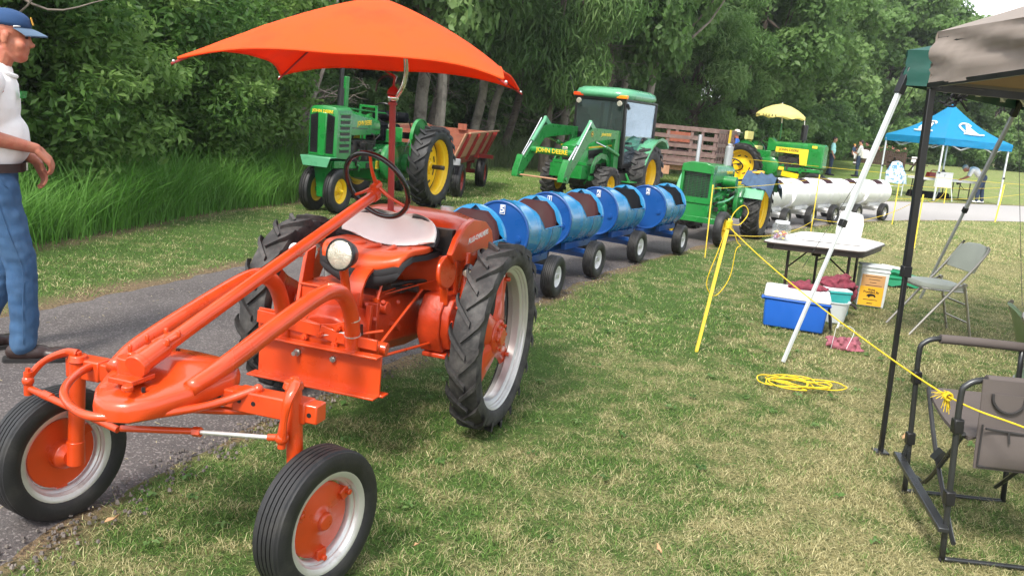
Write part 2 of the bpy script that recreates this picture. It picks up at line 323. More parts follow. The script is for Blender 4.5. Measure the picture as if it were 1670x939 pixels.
def lawn_nodes(t):
    N = t.nodes.new; K = t.links.new
    g = N('ShaderNodeNewGeometry'); sx = N('ShaderNodeSeparateXYZ'); K(g.outputs['Position'], sx.inputs[0])
    def mth(op, a, b):
        m_ = N('ShaderNodeMath'); m_.operation = op
        for i, q_ in enumerate((a, b)):
            if isinstance(q_, (int, float)): m_.inputs[i].default_value = q_
            else: K(q_, m_.inputs[i])
        return m_.outputs[0]
    def mrange(v, a, b, c=0, d=1):
        m_ = N('ShaderNodeMapRange'); m_.interpolation_type = 'SMOOTHSTEP'
        for i, q_ in enumerate((a, b, c, d)): m_.inputs[i+1].default_value = q_
        K(v, m_.inputs[0]); return m_.outputs[0]
    d = mth('ADD', mth('SUBTRACT', sx.outputs[0], mth('MULTIPLY', sx.outputs[1], .45)), 3.0)
    b1 = mrange(d, .3, 3.2, .0, .38); b2 = mrange(sx.outputs[1], 13, 30, 0, -.25); b3 = mrange(d, -5, -2.2, -.06, 0); b4 = mrange(sx.outputs[1], 9, 16, 0, .12)
    n1 = N('ShaderNodeTexNoise'); n1.inputs['Scale'].default_value = .9; n1.inputs['Detail'].default_value = 3; K(g.outputs['Position'], n1.inputs['Vector'])
    n2 = N('ShaderNodeTexNoise'); n2.inputs['Scale'].default_value = 5; n2.inputs['Detail'].default_value = 5; K(g.outputs['Position'], n2.inputs['Vector'])
    f = mth('ADD', mrange(n1.outputs['Fac'], .3, .7, -.16, .2), mrange(n2.outputs['Fac'], .3, .7, -.22, .28))
    f = mth('ADD', mth('ADD', f, mth('ADD', b1, b2)), mth('ADD', mth('ADD', b3, b4), .26))
    return f, mth, mrange, sx
def mixc(t, f, a, b):
    m_ = t.nodes.new('ShaderNodeMix'); m_.data_type = 'RGBA'
    for s_, v_ in (('A', a), ('B', b)):
        if isinstance(v_, tuple): m_.inputs[s_].default_value = (*v_, 1)
        else: t.links.new(v_, m_.inputs[s_])
    t.links.new(f, m_.inputs['Factor']); return m_.outputs['Result']
gm = bpy.data.materials.new('lawn_soil'); gm.use_nodes = True; t = gm.node_tree; b = t.nodes['Principled BSDF']; b.inputs['Roughness'].default_value = .95; b.inputs['Specular IOR Level'].default_value = .1
f, mth, mrange, sx = lawn_nodes(t)
n3 = t.nodes.new('ShaderNodeTexNoise'); n3.inputs['Scale'].default_value = 45; n3.inputs['Detail'].default_value = 6; n3.inputs['Roughness'].default_value = .7
gp = t.nodes.new('ShaderNodeNewGeometry'); t.links.new(gp.outputs['Position'], n3.inputs['Vector'])
c1 = mixc(t, mrange(f, .2, .9), (.08, .145, .034), (.31, .28, .13))
c1 = mixc(t, mrange(sx.outputs[1], 12, 28), c1, mixc(t, mrange(f, .1, .8), (.24, .36, .085), (.38, .40, .17)))
c1 = mixc(t, mrange(n3.outputs['Fac'], .35, .7), c1, (.035, .05, .016))
at = t.nodes.new('ShaderNodeAttribute'); at.attribute_name = 'bare'
c1 = mixc(t, at.outputs['Fac'], c1, mixc(t, mrange(n3.outputs['Fac'], .35, .65), (.075, .055, .04), (.26, .19, .11)))
t.links.new(c1, b.inputs['Base Color'])
bp = t.nodes.new('ShaderNodeBump'); bp.inputs['Strength'].default_value = .8; bp.inputs['Distance'].default_value = .03; t.links.new(n3.outputs['Fac'], bp.inputs['Height']); t.links.new(bp.outputs[0], b.inputs['Normal'])
tag(link('lawn', fast_mesh('lawn', np.stack([GX, GY, GZ], -1).reshape(-1, 3), q, gm, attrs={'bare': bare.ravel()})), kind='structure')
# asphalt path
am = bpy.data.materials.new('asphalt'); am.use_nodes = True; t = am.node_tree; b = t.nodes['Principled BSDF']; N = t.nodes.new; K = t.links.new
g = N('ShaderNodeNewGeometry'); v1 = N('ShaderNodeTexVoronoi'); v1.inputs['Scale'].default_value = 120; K(g.outputs['Position'], v1.inputs['Vector'])
n1 = N('ShaderNodeTexNoise'); n1.inputs['Scale'].default_value = 1.3; n1.inputs['Detail'].default_value = 8; n1.inputs['Roughness'].default_value = .6; K(g.outputs['Position'], n1.inputs['Vector'])
n2 = N('ShaderNodeTexNoise'); n2.inputs['Scale'].default_value = 85; n2.inputs['Detail'].default_value = 5; n2.inputs['Roughness'].default_value = .75; K(g.outputs['Position'], n2.inputs['Vector'])
def mr_(v, a, b_, c=0, d=1):
    m_ = N('ShaderNodeMapRange')
    for i, q_ in enumerate((a, b_, c, d)): m_.inputs[i+1].default_value = q_
    K(v, m_.inputs[0]); return m_.outputs[0]
sep = N('ShaderNodeSeparateColor'); K(v1.outputs['Color'], sep.inputs[0])
ca = mixc(t, mr_(n1.outputs['Fac'], .35, .65), (.082, .069, .065), (.125, .108, .102))
ca = mixc(t, mr_(n2.outputs['Fac'], .4, .75), ca, (.03, .027, .028))
ca = mixc(t, mr_(sep.outputs[0], .82, .9, 0, .7), ca, (.23, .205, .195))
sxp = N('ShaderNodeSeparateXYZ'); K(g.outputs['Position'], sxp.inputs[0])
ca = mixc(t, mr_(sxp.outputs[1], 14, 26, 0, .85), ca, (.44, .42, .40))     # glare on the far stretch, put into its colour
K(ca, b.inputs['Base Color']); b.inputs['Roughness'].default_value = .8
bp = N('ShaderNodeBump'); bp.inputs['Strength'].default_value = .9; bp.inputs['Distance'].default_value = .006; K(n2.outputs['Fac'], bp.inputs['Height']); K(bp.outputs[0], b.inputs['Normal'])
ys = np.concatenate([np.linspace(-9, 2, 20), np.arange(2.1, 16, .07), np.linspace(16, 49, 90)])
s = np.linspace(0, 1, 13); Lx = xl(ys)+wob(ys, ys*3, 2.5)*.035+RNG.normal(0, .006, len(ys)); Rx = xr(ys)+wob(ys*2, ys, 3)*.03+RNG.normal(0, .007, len(ys))
PX = Lx[:, None]*(1-s)+Rx[:, None]*s; PY = np.repeat(ys[:, None], 13, 1); PZ = hz(PX, PY)+.008+.02*np.sin(s*PI)[None]**.5; PZ[:, 0] -= .02; PZ[:, -1] -= .02
i2 = np.arange(PX.size).reshape(PX.shape); q = np.stack([i2[:-1, :-1], i2[:-1, 1:], i2[1:, 1:], i2[1:, :-1]], -1).reshape(-1, 4)
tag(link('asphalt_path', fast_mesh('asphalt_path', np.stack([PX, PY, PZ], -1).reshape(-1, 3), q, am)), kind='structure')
# ---- grass blades
def in_view(x, y, m=1.18):
    v = np.stack([x, y, np.zeros_like(x)-CAM_H], -1); z = v @ np.array(_F); u = v @ np.array(_R)/z*FPX/835; w_ = v @ np.array(_U)/z*FPX/469
    return (z > .3) & (np.abs(u) < m) & (np.abs(w_) < m+.1)
bmv = bpy.data.materials.new('grass_blades'); bmv.use_nodes = True; t = bmv.node_tree; b = t.nodes['Principled BSDF']; b.inputs['Roughness'].default_value = .6; b.inputs['Specular IOR Level'].default_value = .25
f, mth, mrange, sx = lawn_nodes(t)
at = t.nodes.new('ShaderNodeAttribute'); at.attribute_name = 'tint'; at2 = t.nodes.new('ShaderNodeAttribute'); at2.attribute_name = 'tint2'
dif = mth('SUBTRACT', mth('ADD', f, .02), at.outputs['Fac'])
ga = mixc(t, at2.outputs['Fac'], (.048, .13, .022), (.20, .335, .075)); sa = mixc(t, at2.outputs['Fac'], (.28, .25, .105), (.70, .64, .36))
cc = mixc(t, mrange(dif, -.08, .10), ga, sa); t.links.new(cc, b.inputs['Base Color'])
ts = t.nodes.new('ShaderNodeBsdfTranslucent'); t.links.new(cc, ts.inputs[0]); ms = t.nodes.new('ShaderNodeMixShader'); ms.inputs[0].default_value = .3
t.links.new(b.outputs[0], ms.inputs[1]); t.links.new(ts.outputs[0], ms.inputs[2]); t.links.new(ms.outputs[0], t.nodes['Material Output'].inputs[0])
def blades(name, x, y, h, w_, lean, mat_, kind='stuff', seg=2, label=None, cat=None, curl=1.0, z0=None):
    n = len(x); a = RNG.uniform(0, 2*PI, n); az = RNG.uniform(0, 2*PI, n); z = (hz(x, y) if z0 is None else z0)-.006
    dx, dy = np.cos(a)*lean*h, np.sin(a)*lean*h; px, py = np.cos(az)*w_/2, np.sin(az)*w_/2
    V_ = []; T = np.linspace(0, 1, seg+1)
    for k, tt in enumerate(T):
        cx, cy, cz = x+dx*tt**(1+.8*curl), y+dy*tt**(1+.8*curl), z+h*tt*(1-.25*lean*tt)
        if k < seg:
            ww = 1-.45*tt
            V_ += [np.stack([cx-px*ww, cy-py*ww, cz], -1), np.stack([cx+px*ww, cy+py*ww, cz], -1)]
        else: V_.append(np.stack([cx, cy, cz], -1))
    k = len(V_); vv = np.stack(V_, 1).reshape(-1, 3); base = (np.arange(n)*k)[:, None]; F = []
    for j in range(seg-1): F += [base+np.array([2*j, 2*j+1, 2*j+3]), base+np.array([2*j, 2*j+3, 2*j+2])]
    F.append(base+np.array([2*seg-2, 2*seg-1, 2*seg])); F = np.concatenate(F)
    me = fast_mesh(name, vv, F, mat_, attrs={'tint': np.repeat(RNG.random(n), k), 'tint2': np.repeat(RNG.random(n), k)})
    return tag(link(name, me), label, cat, kind=kind)
def lawn_pts(y0, y1, dens, ref):
    A = 0; xs, ysl = [], []
    for ya in np.arange(y0, y1, .5):
        yb = min(ya+.5, y1); wdt = 2*(.75*yb+1.2); d = dens*min(1, (ref/ya)**1.9); n = int(wdt*(yb-ya)*d)
        xs.append(RNG.uniform(-wdt/2, wdt/2, n)); ysl.append(RNG.uniform(ya, yb, n))
    x, y = np.concatenate(xs), np.concatenate(ysl)
    jr = RNG.normal(0, .035, len(x)); ed = np.minimum(np.where(x-xr(y) > 0, x-xr(y), 9), np.where(xl(y)-x > 0, (xl(y)-x)*.55, 9))
    keep = in_view(x, y) & ((x > xr(y)+jr+wob(x, y, 4)*.03) | (x < xl(y)+jr+wob(x, y, 4)*.03)) & (RNG.random(len(x)) < .15+np.clip((ed+.06*wob(x, y, 5)+.02)/.13, 0, .85))
    tlx = np.interp(y, [0, 8.45, 11.9, 13.7, 17, 24, 30], [-5.3, -4.75, -4.2, -3.6, -4.4, -5.4, -6]); keep &= RNG.random(len(x)) > .8*np.exp(-((x-tlx)/.16)**2)*(y < 15)
    return x[keep], y[keep]
x, y = lawn_pts(2.0, 6.5, 11500, 3.8); n = len(x); clump = .75+.5*np.clip(wob(x, y, 9), -1, 1)*.5
blades('grass', x, y, RNG.uniform(.014, .05, n)*clump, RNG.uniform(.0018, .0038, n), RNG.uniform(.35, 1.9, n), bmv)
x, y = lawn_pts(6.5, 15, 2800, 6.5); n = len(x); clump = .8+.4*np.clip(wob(x, y, 6), -1, 1)*.5
blades('grass', x, y, RNG.uniform(.016, .05, n)*clump, RNG.uniform(.0035, .0075, n), RNG.uniform(.3, 1.7, n), bmv)
x, y = lawn_pts(15, 34, 520, 15); n = len(x)
blades('grass', x, y, RNG.uniform(.02, .06, n), RNG.uniform(.010, .02, n), RNG.uniform(.2, 1.2, n), bmv, seg=1)
# tall grass along the wood
tg = mat('tall_grass_blades', (.09, .24, .03), .55, var=.3, vs=1.2, trans=.35, c2=(.18, .36, .08), c2s=2.2, c2p=(.4, .7), spec=.25)
n = 42000; y = RNG.uniform(6.5, 19, n); tlx = np.interp(y, [0, 8.45, 11.9, 13.7, 17, 24, 30], [-5.3, -4.75, -4.2, -3.6, -4.4, -5.4, -6]); x = tlx-RNG.beta(1, 1.5, n)*2.6+RNG.normal(0, .08, n)
k = in_view(x, y, 1.3); x, y = x[k], y[k]; n = len(x)
blades('tall_grass', x, y, RNG.uniform(.25, 1.0, n)*(.85+.3*wob(x, y, 3)), RNG.uniform(.006, .013, n), RNG.uniform(.15, .95, n), tg, seg=4)
wg = mat('pale_weeds', (.10, .17, .055), .7, var=.35, vs=2, trans=.35, c2=(.19, .22, .10), c2s=1.5, c2p=(.4, .65))
n = 26000; y = RNG.uniform(16, 33, n); lx = np.interp(y, [16, 19, 22, 26, 33], [-4.5, -3.4, -3.2, -1.5, 6]); x = lx-RNG.beta(1, 2.2, n)*6+RNG.normal(0, .3, n); k = in_view(x, y, 1.3); x, y = x[k], y[k]; n = len(x)
blades('weeds', x, y, RNG.uniform(.4, 1.25, n)*(.8+.3*wob(x, y, 1.5)), RNG.uniform(.015, .04, n), RNG.uniform(.1, .7, n), wg, seg=3)
# stones along the broken asphalt edge
mb = MB()
for i in range(900):
    y = RNG.uniform(2.3, 11) if i % 2 else RNG.uniform(2.3, 5.5); x = float(xr(y))+RNG.normal(.0, .07); r = RNG.uniform(.003, .011)*(1.4 if i % 13 == 0 else 1)
    mb.box((x, y, float(hz(x, y))+.012+r*.3), (r*1.6, r*1.2, r*1.1), rz=RNG.uniform(0, 3), tap=(.6, .6))
tag(mb.build('gravel', mat('pebbles', (.11, .095, .085), .9, var=.4, vs=30, c2=(.26, .22, .19), c2s=8), fix=False), kind='stuff')
def leaf_litter(x, y, L_, rz, label, m=None):
    o = MB(); o.loft([[V(-L_/2, 0, .004)]*4, [V(-L_/4, -L_*.22, .012), V(-L_/4, 0, .005), V(-L_/4, L_*.2, .016), V(-L_/4, 0, .009)], [V(L_/6, -L_*.27, .02), V(L_/6, 0, .007), V(L_/6, L_*.24, .01), V(L_/6, 0, .011)], [V(L_*.45, -L_*.08, .03), V(L_*.45, 0, .02), V(L_*.45, L_*.08, .026), V(L_*.45, 0, .024)], [V(L_*.62, 0, .03)]*4], caps=False)
    tag(o.build('fallen_leaf', m or M['leafdry'], loc=(x, y, float(hz(x, y))+.022), rot=(.1, -.1, rz)), label, 'leaf', 'dry leaves on the lawn')
# ------------------------------------------------------------ woods
def leafmat(name, a, b_, c, tr=.55):
    m = bpy.data.materials.new(name); m.use_nodes = True; t = m.node_tree; p = t.nodes['Principled BSDF']; p.inputs['Roughness'].default_value = .45; p.inputs['Specular IOR Level'].default_value = .35
    at = t.nodes.new('ShaderNodeAttribute'); at.attribute_name = 'tint'; r = t.nodes.new('ShaderNodeValToRGB'); e = r.color_ramp.elements
    e[0].color = (*a, 1); e[1].color = (*c, 1); x = e.new(.55); x.color = (*b_, 1); t.links.new(at.outputs['Fac'], r.inputs[0]); t.links.new(r.outputs[0], p.inputs['Base Color'])
    ts = t.nodes.new('ShaderNodeBsdfTranslucent'); t.links.new(r.outputs[0], ts.inputs[0]); ms = t.nodes.new('ShaderNodeMixShader'); ms.inputs[0].default_value = tr
    t.links.new(p.outputs[0], ms.inputs[1]); t.links.new(ts.outputs[0], ms.inputs[2]); t.links.new(ms.outputs[0], t.nodes['Material Output'].inputs[0]); return m
LM = dict(near=leafmat('shrub_leaves', (.06, .145, .03), (.14, .26, .055), (.27, .41, .12)), mid=leafmat('tree_leaves', (.08, .165, .045), (.155, .285, .08), (.27, .40, .15)),
          dark=leafmat('dark_leaves', (.014, .05, .014), (.028, .08, .02), (.05, .12, .032)), pale=leafmat('pale_leaves', (.10, .19, .055), (.17, .29, .085), (.27, .40, .15)), grey=leafmat('willow_leaves', (.08, .14, .055), (.145, .225, .10), (.23, .32, .17)))
def leaves(cen, rad, n, size, asp=.45, droop=.0, flat=.6, tintv=.22):
    """cen (k,3), rad (k,3): leaf clumps -> vertex and face arrays of folded diamond leaves"""
    k = len(cen); wgt = (rad.prod(1))**.67; ci = RNG.choice(k, n, p=wgt/wgt.sum())
    d = RNG.normal(size=(n, 3)); d /= np.linalg.norm(d, axis=1)[:, None]; r = RNG.random(n)**(1/2.2)
    p = cen[ci]+d*rad[ci]*r[:, None]
    nm = d*.7+RNG.normal(size=(n, 3))*.75+np.array([0, 0, flat]); nm /= np.linalg.norm(nm, axis=1)[:, None]
    ax = RNG.normal(size=(n, 3))+np.array([0, 0, -droop]); ax -= nm*(ax*nm).sum(1)[:, None]; ax /= np.linalg.norm(ax, axis=1)[:, None]; bx = np.cross(nm, ax)
    L_ = (size*RNG.uniform(.6, 1.35, n))[:, None]; W_ = L_*asp
    v = np.stack([p-ax*L_*.5, p+bx*W_*.5+nm*L_*.07-ax*L_*.05, p+ax*L_*.55-nm*L_*.06, p-bx*W_*.5+nm*L_*.07-ax*L_*.05], 1).reshape(-1, 3)
    b_ = (np.arange(n)*4)[:, None]; f = np.concatenate([b_+np.array([0, 1, 2]), b_+np.array([0, 2, 3])])
    ct = RNG.normal(.5, tintv, k); ti = np.clip(ct[ci]+RNG.normal(0, .13, n), 0, 1)
    return v, f, np.repeat(ti, 4)
def clumps(c, r, k, sr, seed, shell=.55, cut=None):
    g = np.random.default_rng(seed); d = g.normal(size=(k, 3)); d /= np.linalg.norm(d, axis=1)[:, None]; q_ = (shell+(1-shell)*g.random(k))[:, None]
    cen = np.array(c)+d*np.array(r)*q_; s_ = g.uniform(sr[0], sr[1], k)[:, None]*np.array([[1, 1, .7]])*g.uniform(.8, 1.25, (k, 3))
    return cen, s_
def limbs(mb, base, top, r0, cen, nl, seed, lean=(0, 0)):
    g = random.Random(seed); b_ = Vector(base); t_ = Vector(top); n = 6
    P = [b_+(t_-b_)*(i/n)+V(g.uniform(-.06, .06)*(i > 0), g.uniform(-.06, .06)*(i > 0), 0)*(t_-b_).length*.25 for i in range(n+1)]
    mb.tube([P[0]-V(0, 0, .15)]+P, [r0*1.5, r0*1.1, r0*.95, r0*.8, r0*.65, r0*.45, r0*.3, r0*.12], 9, 3)
    for i in range(nl):
        c = Vector(cen[g.randrange(len(cen))]); a = P[g.randint(2, n-1)]; mid = a*.5+c*.5+V(g.uniform(-.1, .1), g.uniform(-.1, .1), -.08)*(c-a).length
        mb.tube([a, mid, c], [r0*.32, r0*.2, r0*.05], 6, 3)
PROTO = {}
def proto(key, h, cr, cz, k, sr, n, size, lm, bark, tr_, nl=14, seed=1, droop=0, asp=.5, shell=.5, tmul=1):
    cen, rad = clumps((0, 0, cz), cr, k, sr, seed, shell)
    v, f, ti = leaves(cen, rad, n, size, asp, droop); mb = MB()
    limbs(mb, (0, 0, 0), (0, 0, h*.93), tr_, cen, nl, seed)
    PROTO[key] = (fast_mesh('crown', v, f, LM[lm], attrs={'tint': ti}), mb.build('trunk', M[bark], fix=False), lm)
def place(key, x, y, label, cat='tree', name='broadleaf_tree', sc=1, rz=0, group='trees of the wood', sz=None, lm=None):
    cm, tr_, _ = PROTO[key]; o = thing(name, label, cat, (x, y, float(hz(x, y))), 0, group); o.rotation_euler = (0, 0, rz); o.scale = (sc, sc, sz or sc)
    c = link('crown', cm, o); 
    if lm: 
        c.material_slots[0].link = 'OBJECT'; c.material_slots[0].material = LM[lm]
    t_ = link('trunk', tr_.data, o); return o
proto('shrubA', 3.2, (1.7, 1.7, 1.6), 1.75, 70, (.28, .62), 26000, .115, 'near', 'bark', .05, 16, 3, asp=.42, shell=.35)
proto('shrubB', 4.2, (1.9, 1.9, 2.2), 2.3, 80, (.3, .65), 28000, .12, 'near', 'bark', .06, 18, 5, asp=.5, shell=.35)
proto('treeA', 9, (3.1, 3.1, 3.4), 5.6, 85, (.5, 1.15), 30000, .24, 'mid', 'palebark', .17, 22, 8, asp=.6)
proto('treeB', 11, (3.6, 3.6, 4.3), 6.6, 95, (.55, 1.2), 32000, .26, 'mid', 'bark', .22, 24, 13, asp=.6)
proto('treeC', 12, (4.2, 4.2, 5.2), 6.2, 110, (.6, 1.3), 36000, .30, 'pale', 'bark', .25, 22, 21, asp=.7)
proto('willow', 8, (3.2, 3.2, 3.6), 4.6, 90, (.45, 1.0), 36000, .26, 'grey', 'bark', .2, 20, 34, droop=1.6, asp=.22)
proto('bush', 2.4, (2.0, 2.0, 1.35), 1.15, 55, (.35, .7), 15000, .17, 'mid', 'bark', .05, 10, 55, asp=.55, shell=.3)

g = random.Random(4)
LAB = dict(shrubA='broad leafy green shrub', shrubB='tall leafy green shrub', treeA='slender broadleaf tree with pale trunk', treeB='tall broadleaf tree', treeC='large light green tree', willow='drooping grey green willow like tree', bush='low rounded green bush')
# (kind, x, y, scale, what sets it apart)
rows = [
 ('shrubB', -7.2, 9.2, 1.0, 'behind the standing man'), ('shrubA', -5.9, 10.2, .95, 'just right of the man above the tall grass'), ('shrubB', -6.9, 12.0, 1.05, 'under the left tip of the orange parasol'), ('shrubA', -5.6, 13.2, 1.0, 'left of the row crop tractor'),
 ('shrubB', -5.6, 15.6, 1.05, 'behind the front of the row crop tractor'), ('shrubB', -8.6, 11.2, 1.2, 'deep at the left edge of the wood'), ('shrubA', -6.4, 17.2, 1.15, 'behind the exhaust of the row crop tractor'), ('shrubA', -7.6, 14.4, 1.15, 'in the second row at the left'),
 ('treeB', -9.8, 13.5, .85, 'over the head of the standing man'), ('treeA', -8.2, 16.2, .9, 'above the left tip of the orange parasol'), ('treeB', -7.2, 19.5, .85, 'above the peak of the orange parasol at left'), ('treeA', -5.6, 22.5, .85, 'behind the row crop tractor'), ('treeB', -12.5, 18, 1.0, 'far back at the left edge'), ('treeB', -9.5, 24, 1.0, 'in the back row at the left'),
]
for k_, x, y, s_, w_ in rows:
    place(k_, x, y, LAB[k_]+' '+w_, 'shrub' if 'shrub' in k_ else 'tree', 'leafy_shrub' if 'shrub' in k_ else 'broadleaf_tree', s_, g.uniform(0, 6), 'shrubs and trees at the left edge of the wood')
rows = [
 ('willow', 1.5, 35.5, .95, 'behind the bare trunks'), ('willow', 6.4, 34.5, .9, 'behind the cab of the loader tractor'), ('treeB', 9.6, 38, .95, 'left of the slatted wagon'), ('willow', 4.0, 39, 1.1, 'in the dark behind the loader tractor'), ('treeA', -2.4, 23.6, (.8, 1.3), 'overhanging the rear of the row crop tractor'), ('willow', .6, 26.5, (.78, 1.35), 'overhanging the red wagon'), ('treeA', 3.9, 29.5, (.85, 1.35), 'overhanging the cab of the loader tractor'), ('treeB', -1.8, 36, .95, 'in the dark behind the pale trunks'), ('treeA', -4.5, 29.5, 1.0, 'behind the tipped red wagon'), ('treeB', -6.5, 32, 1.0, 'back at the left behind the red wagon'), ('treeB', -2.5, 42, 1.1, 'deepest behind the pale trunks'),
 ('treeB', 12.2, 44, 1.05, 'behind the slatted wagon'), ('treeC', 17.5, 55, 1.05, 'behind the yellow parasol'), ('treeB', 12, 53, 1.3, 'in the back row behind the slatted wagon'), ('treeC', 23.5, 61, 1.1, 'behind the man in the teal shirt'), ('treeC', 29.5, 66, 1.1, 'left of the blue canopy peak'), ('treeC', 37, 71, .92, 'behind the blue canopy peak'), ('treeB', 44, 75, .82, 'right of the blue canopy peak'), ('treeC', 51, 77, .70, 'over the right corner of the blue canopy'), ('treeB', 58, 79, .66, 'farthest right by the grey canopy leg'), ('treeC', 25, 72, 1.35, 'highest in the back row'), ('treeC', 34, 80, 1.15, 'in the back row over the blue canopy'), ('treeB', 18, 64, 1.4, 'in the back row over the yellow parasol'), ('treeB', 7, 48, 1.25, 'in the back row over the cab'), ('treeB', 44, 86, .95, 'in the back row at the right'),
 ('treeB', -9.5, 38, 1.1, 'in the second row left behind the pale trunks'), ('willow', -1, 49, 1.3, 'in the back row between the pale trunks'), ('willow', -6.5, 47, 1.3, 'in the back row behind the row crop tractor'), ('treeB', 3, 55, 1.4, 'in the back row behind the loader'),
]
for k_, x, y, s_, w_ in rows:
    place(k_, x, y, LAB[k_]+' '+w_, 'tree', 'willow_tree' if k_ == 'willow' else 'broadleaf_tree', s_[0] if isinstance(s_, tuple) else s_, g.uniform(0, 6), 'trees of the wood', sz=s_[1] if isinstance(s_, tuple) else None, lm='pale' if ('slatted wagon' in w_ or 'left of the cab' in w_ or 'over the cab' in w_) else ('mid' if k_ == 'willow' and y < 36 else None))
bs = [('behind the raised loader arm', 3.2, 33.5, 1.0), ('right of the cab tractor', 8.4, 36.5, 1.1), ('behind the left end of the slatted wagon', 10.6, 39.5, 1.2), ('behind the straw hat', 13.0, 44.5, 1.4), ('under the yellow parasol', 15.4, 49.5, 1.5), ('behind the green and yellow hood', 19, 56, 1.6), ('behind the man in teal', 23.2, 60, 1.6), ('behind the wooden railing at left', 27.5, 63.5, 1.5), ('behind the wooden railing at right', 32, 66, 1.5), ('behind the blue canopy table', 37, 69, 1.6), ('behind the bending man', 42, 71.5, 1.6), ('right of the bending man', 47, 73, 1.6), ('by the right leg of the blue canopy', 52, 74.5, 1.6), ('farthest right at the lawn edge', 58, 75.5, 1.6), ('at the foot of the pale trunks', -2.2, 33.5, 1.2), ('behind the wheels of the red wagon', -4.6, 26.5, 1.0), ('in the shade behind the pale trunks', -.2, 36, 1.5), ('in the shade left of the loader', 1.6, 38, 1.6), ('in the shade behind the red wagon', -5.2, 35, 1.6), ('deep in the shade behind the row crop tractor', -8.2, 30, 1.5), ('in the shade behind the cab', 5.4, 40, 1.7)]
for w_, x, y, s_ in bs: place('bush', x, y, LAB['bush']+' '+w_, 'bush', 'bush', s_, g.uniform(0, 6), 'bushes along the foot of the wood', lm='pale' if 'blue canopy' in w_ or 'farthest' in w_ else None)
# bare trunks with grey twigs in the middle
def bare_tree(x, y, h, r, lean, seed, label, nt=26, tw=(.5, 1.7)):
    o = thing('bare_tree', label, 'tree', (x, y, float(hz(x, y))), 0, 'trunks with bare lower twigs'); gg = random.Random(seed); mb = MB(); top = V(lean[0], lean[1], h); n = 7
    P = [top*(i/n)+V(gg.uniform(-1, 1), gg.uniform(-1, 1), 0)*.07*(i > 0) for i in range(n+1)]
    mb.tube([V(0, 0, -.2)]+P, [r*1.5, r*1.15, r, r*.92, r*.85, r*.75, r*.62, r*.5, r*.4], 10, 3); mb.build('trunk', M['bark' if seed % 3 == 2 else 'palebark'], o, fix=False, ang=180)
    tb = MB()
    for i in range(nt):
        a = P[gg.randint(1, n-1)].lerp(P[gg.randint(1, n-1)], .2); an = gg.uniform(0, 2*PI); L_ = gg.uniform(*tw); dr = V(math.cos(an), math.sin(an), gg.uniform(-.5, .45)); p = [a]
        for j in range(4): p.append(p[-1]+dr*(L_/4)+V(gg.uniform(-.5, .5), gg.uniform(-.5, .5), gg.uniform(-.6, .3))*L_*.12)
        tb.tube(p, [.022, .014, .008, .004], 4, 2, caps=False)
        for q_ in range(7):
            c = p[gg.randint(1, 4)]; d2 = V(gg.uniform(-1, 1), gg.uniform(-1, 1), gg.uniform(-.8, .5))*L_*.3
            tb.tube([c, c+d2*.5+V(0, 0, gg.uniform(-.06, .06)), c+d2], [.008, .005, .002], 3, 0, caps=False)
    tb.build('twigs', M['twig'], o, fix=False, ang=180)['kind'] = 'stuff'; return o
bare_tree(-3.15, 24.8, 7, .19, (.35, .3), 1, 'left trunk of the close pair behind the row crop tractor', 8)
bare_tree(-2.75, 25.3, 7, .20, (.5, .2), 2, 'right trunk of the close pair behind the row crop tractor', 8)
bare_tree(-1.75, 27.0, 7, .15, (.9, .2), 3, 'pale slim trunk behind the big rear wheel of the row crop tractor', 26)
bare_tree(-1.35, 27.6, 7, .13, (1.2, 0), 4, 'pale leaning trunk just left of the red wagon', 30)
bare_tree(-.85, 28.4, 7, .13, (1.5, .2), 5, 'whitish leaning trunk above the red wagon', 34)
bare_tree(.9, 28.2, 7, .14, (1.3, .3), 6, 'twiggy grey leaning trunk left of the loader', 44, (.8, 2.4))
bare_tree(1.5, 29.5, 7, .15, (.6, .2), 7, 'dark upright trunk behind the loader arms', 22)
bare_tree(2.6, 31.5, 7, .16, (.1, .2), 8, 'dark straight trunk left of the tractor cab', 10)
bare_tree(3.2, 32, 7, .14, (.2, .2), 9, 'second dark straight trunk left of the tractor cab', 10)
bare_tree(1.2, 30.5, 7.5, .11, (2.4, -.4), 10, 'thin grey limb leaning over the loader tractor', 40, (.8, 2.4))
bare_tree(-4.9, 19.0, 4.5, .05, (.8, .2), 12, 'thin twiggy stem behind the exhaust of the row crop tractor', 60, (.5, 1.5))
o = thing('leaning_tree', 'dark leaning trunk behind the cap of the standing man', 'tree', (-5.6, 8.7, float(hz(-5.6, 8.7))), 0, None); mb = MB(); mb.tube([V(-.4, .1, -.2), V(-.2, .1, 1.2), V(.1, .1, 2.4), V(.75, .2, 3.4), V(1.6, .3, 4.4)], [.2, .17, .14, .12, .09], 10, 4); mb.build('trunk', M['bark'], o, fix=False, ang=180)
mb = MB(); gg = random.Random(9)
for i in range(9):
    a = V(.1, .1, 2.4).lerp(V(.75, .2, 3.4), gg.random()); mb.tube([a, a+V(gg.uniform(.3, .8), gg.uniform(-.4, .4), gg.uniform(-.3, .4)), a+V(gg.uniform(.8, 1.6), gg.uniform(-.6, .6), gg.uniform(-.6, .5))], [.02, .012, .004], 5, 4)
mb.build('branches', M['twig'], o, fix=False, ang=180)
for k_ in PROTO.values(): bpy.data.objects.remove(k_[1])

# low broad leaved weeds in the lawn
n = 130; y = RNG.uniform(2.8, 9, n); x = RNG.uniform(-2, 4.5, n); k = (x > xr(y)+.05); x, y = x[k], y[k]; cen = np.stack([x, y, np.full(len(x), .022)], -1)
v, f, ti = leaves(cen, np.tile(np.array([[.035, .035, .010]]), (len(x), 1)), len(x)*9, .032, .6, flat=2.2); tag(link('clover', fast_mesh('clover', v, f, LM['mid'], attrs={'tint': ti})), kind='stuff')
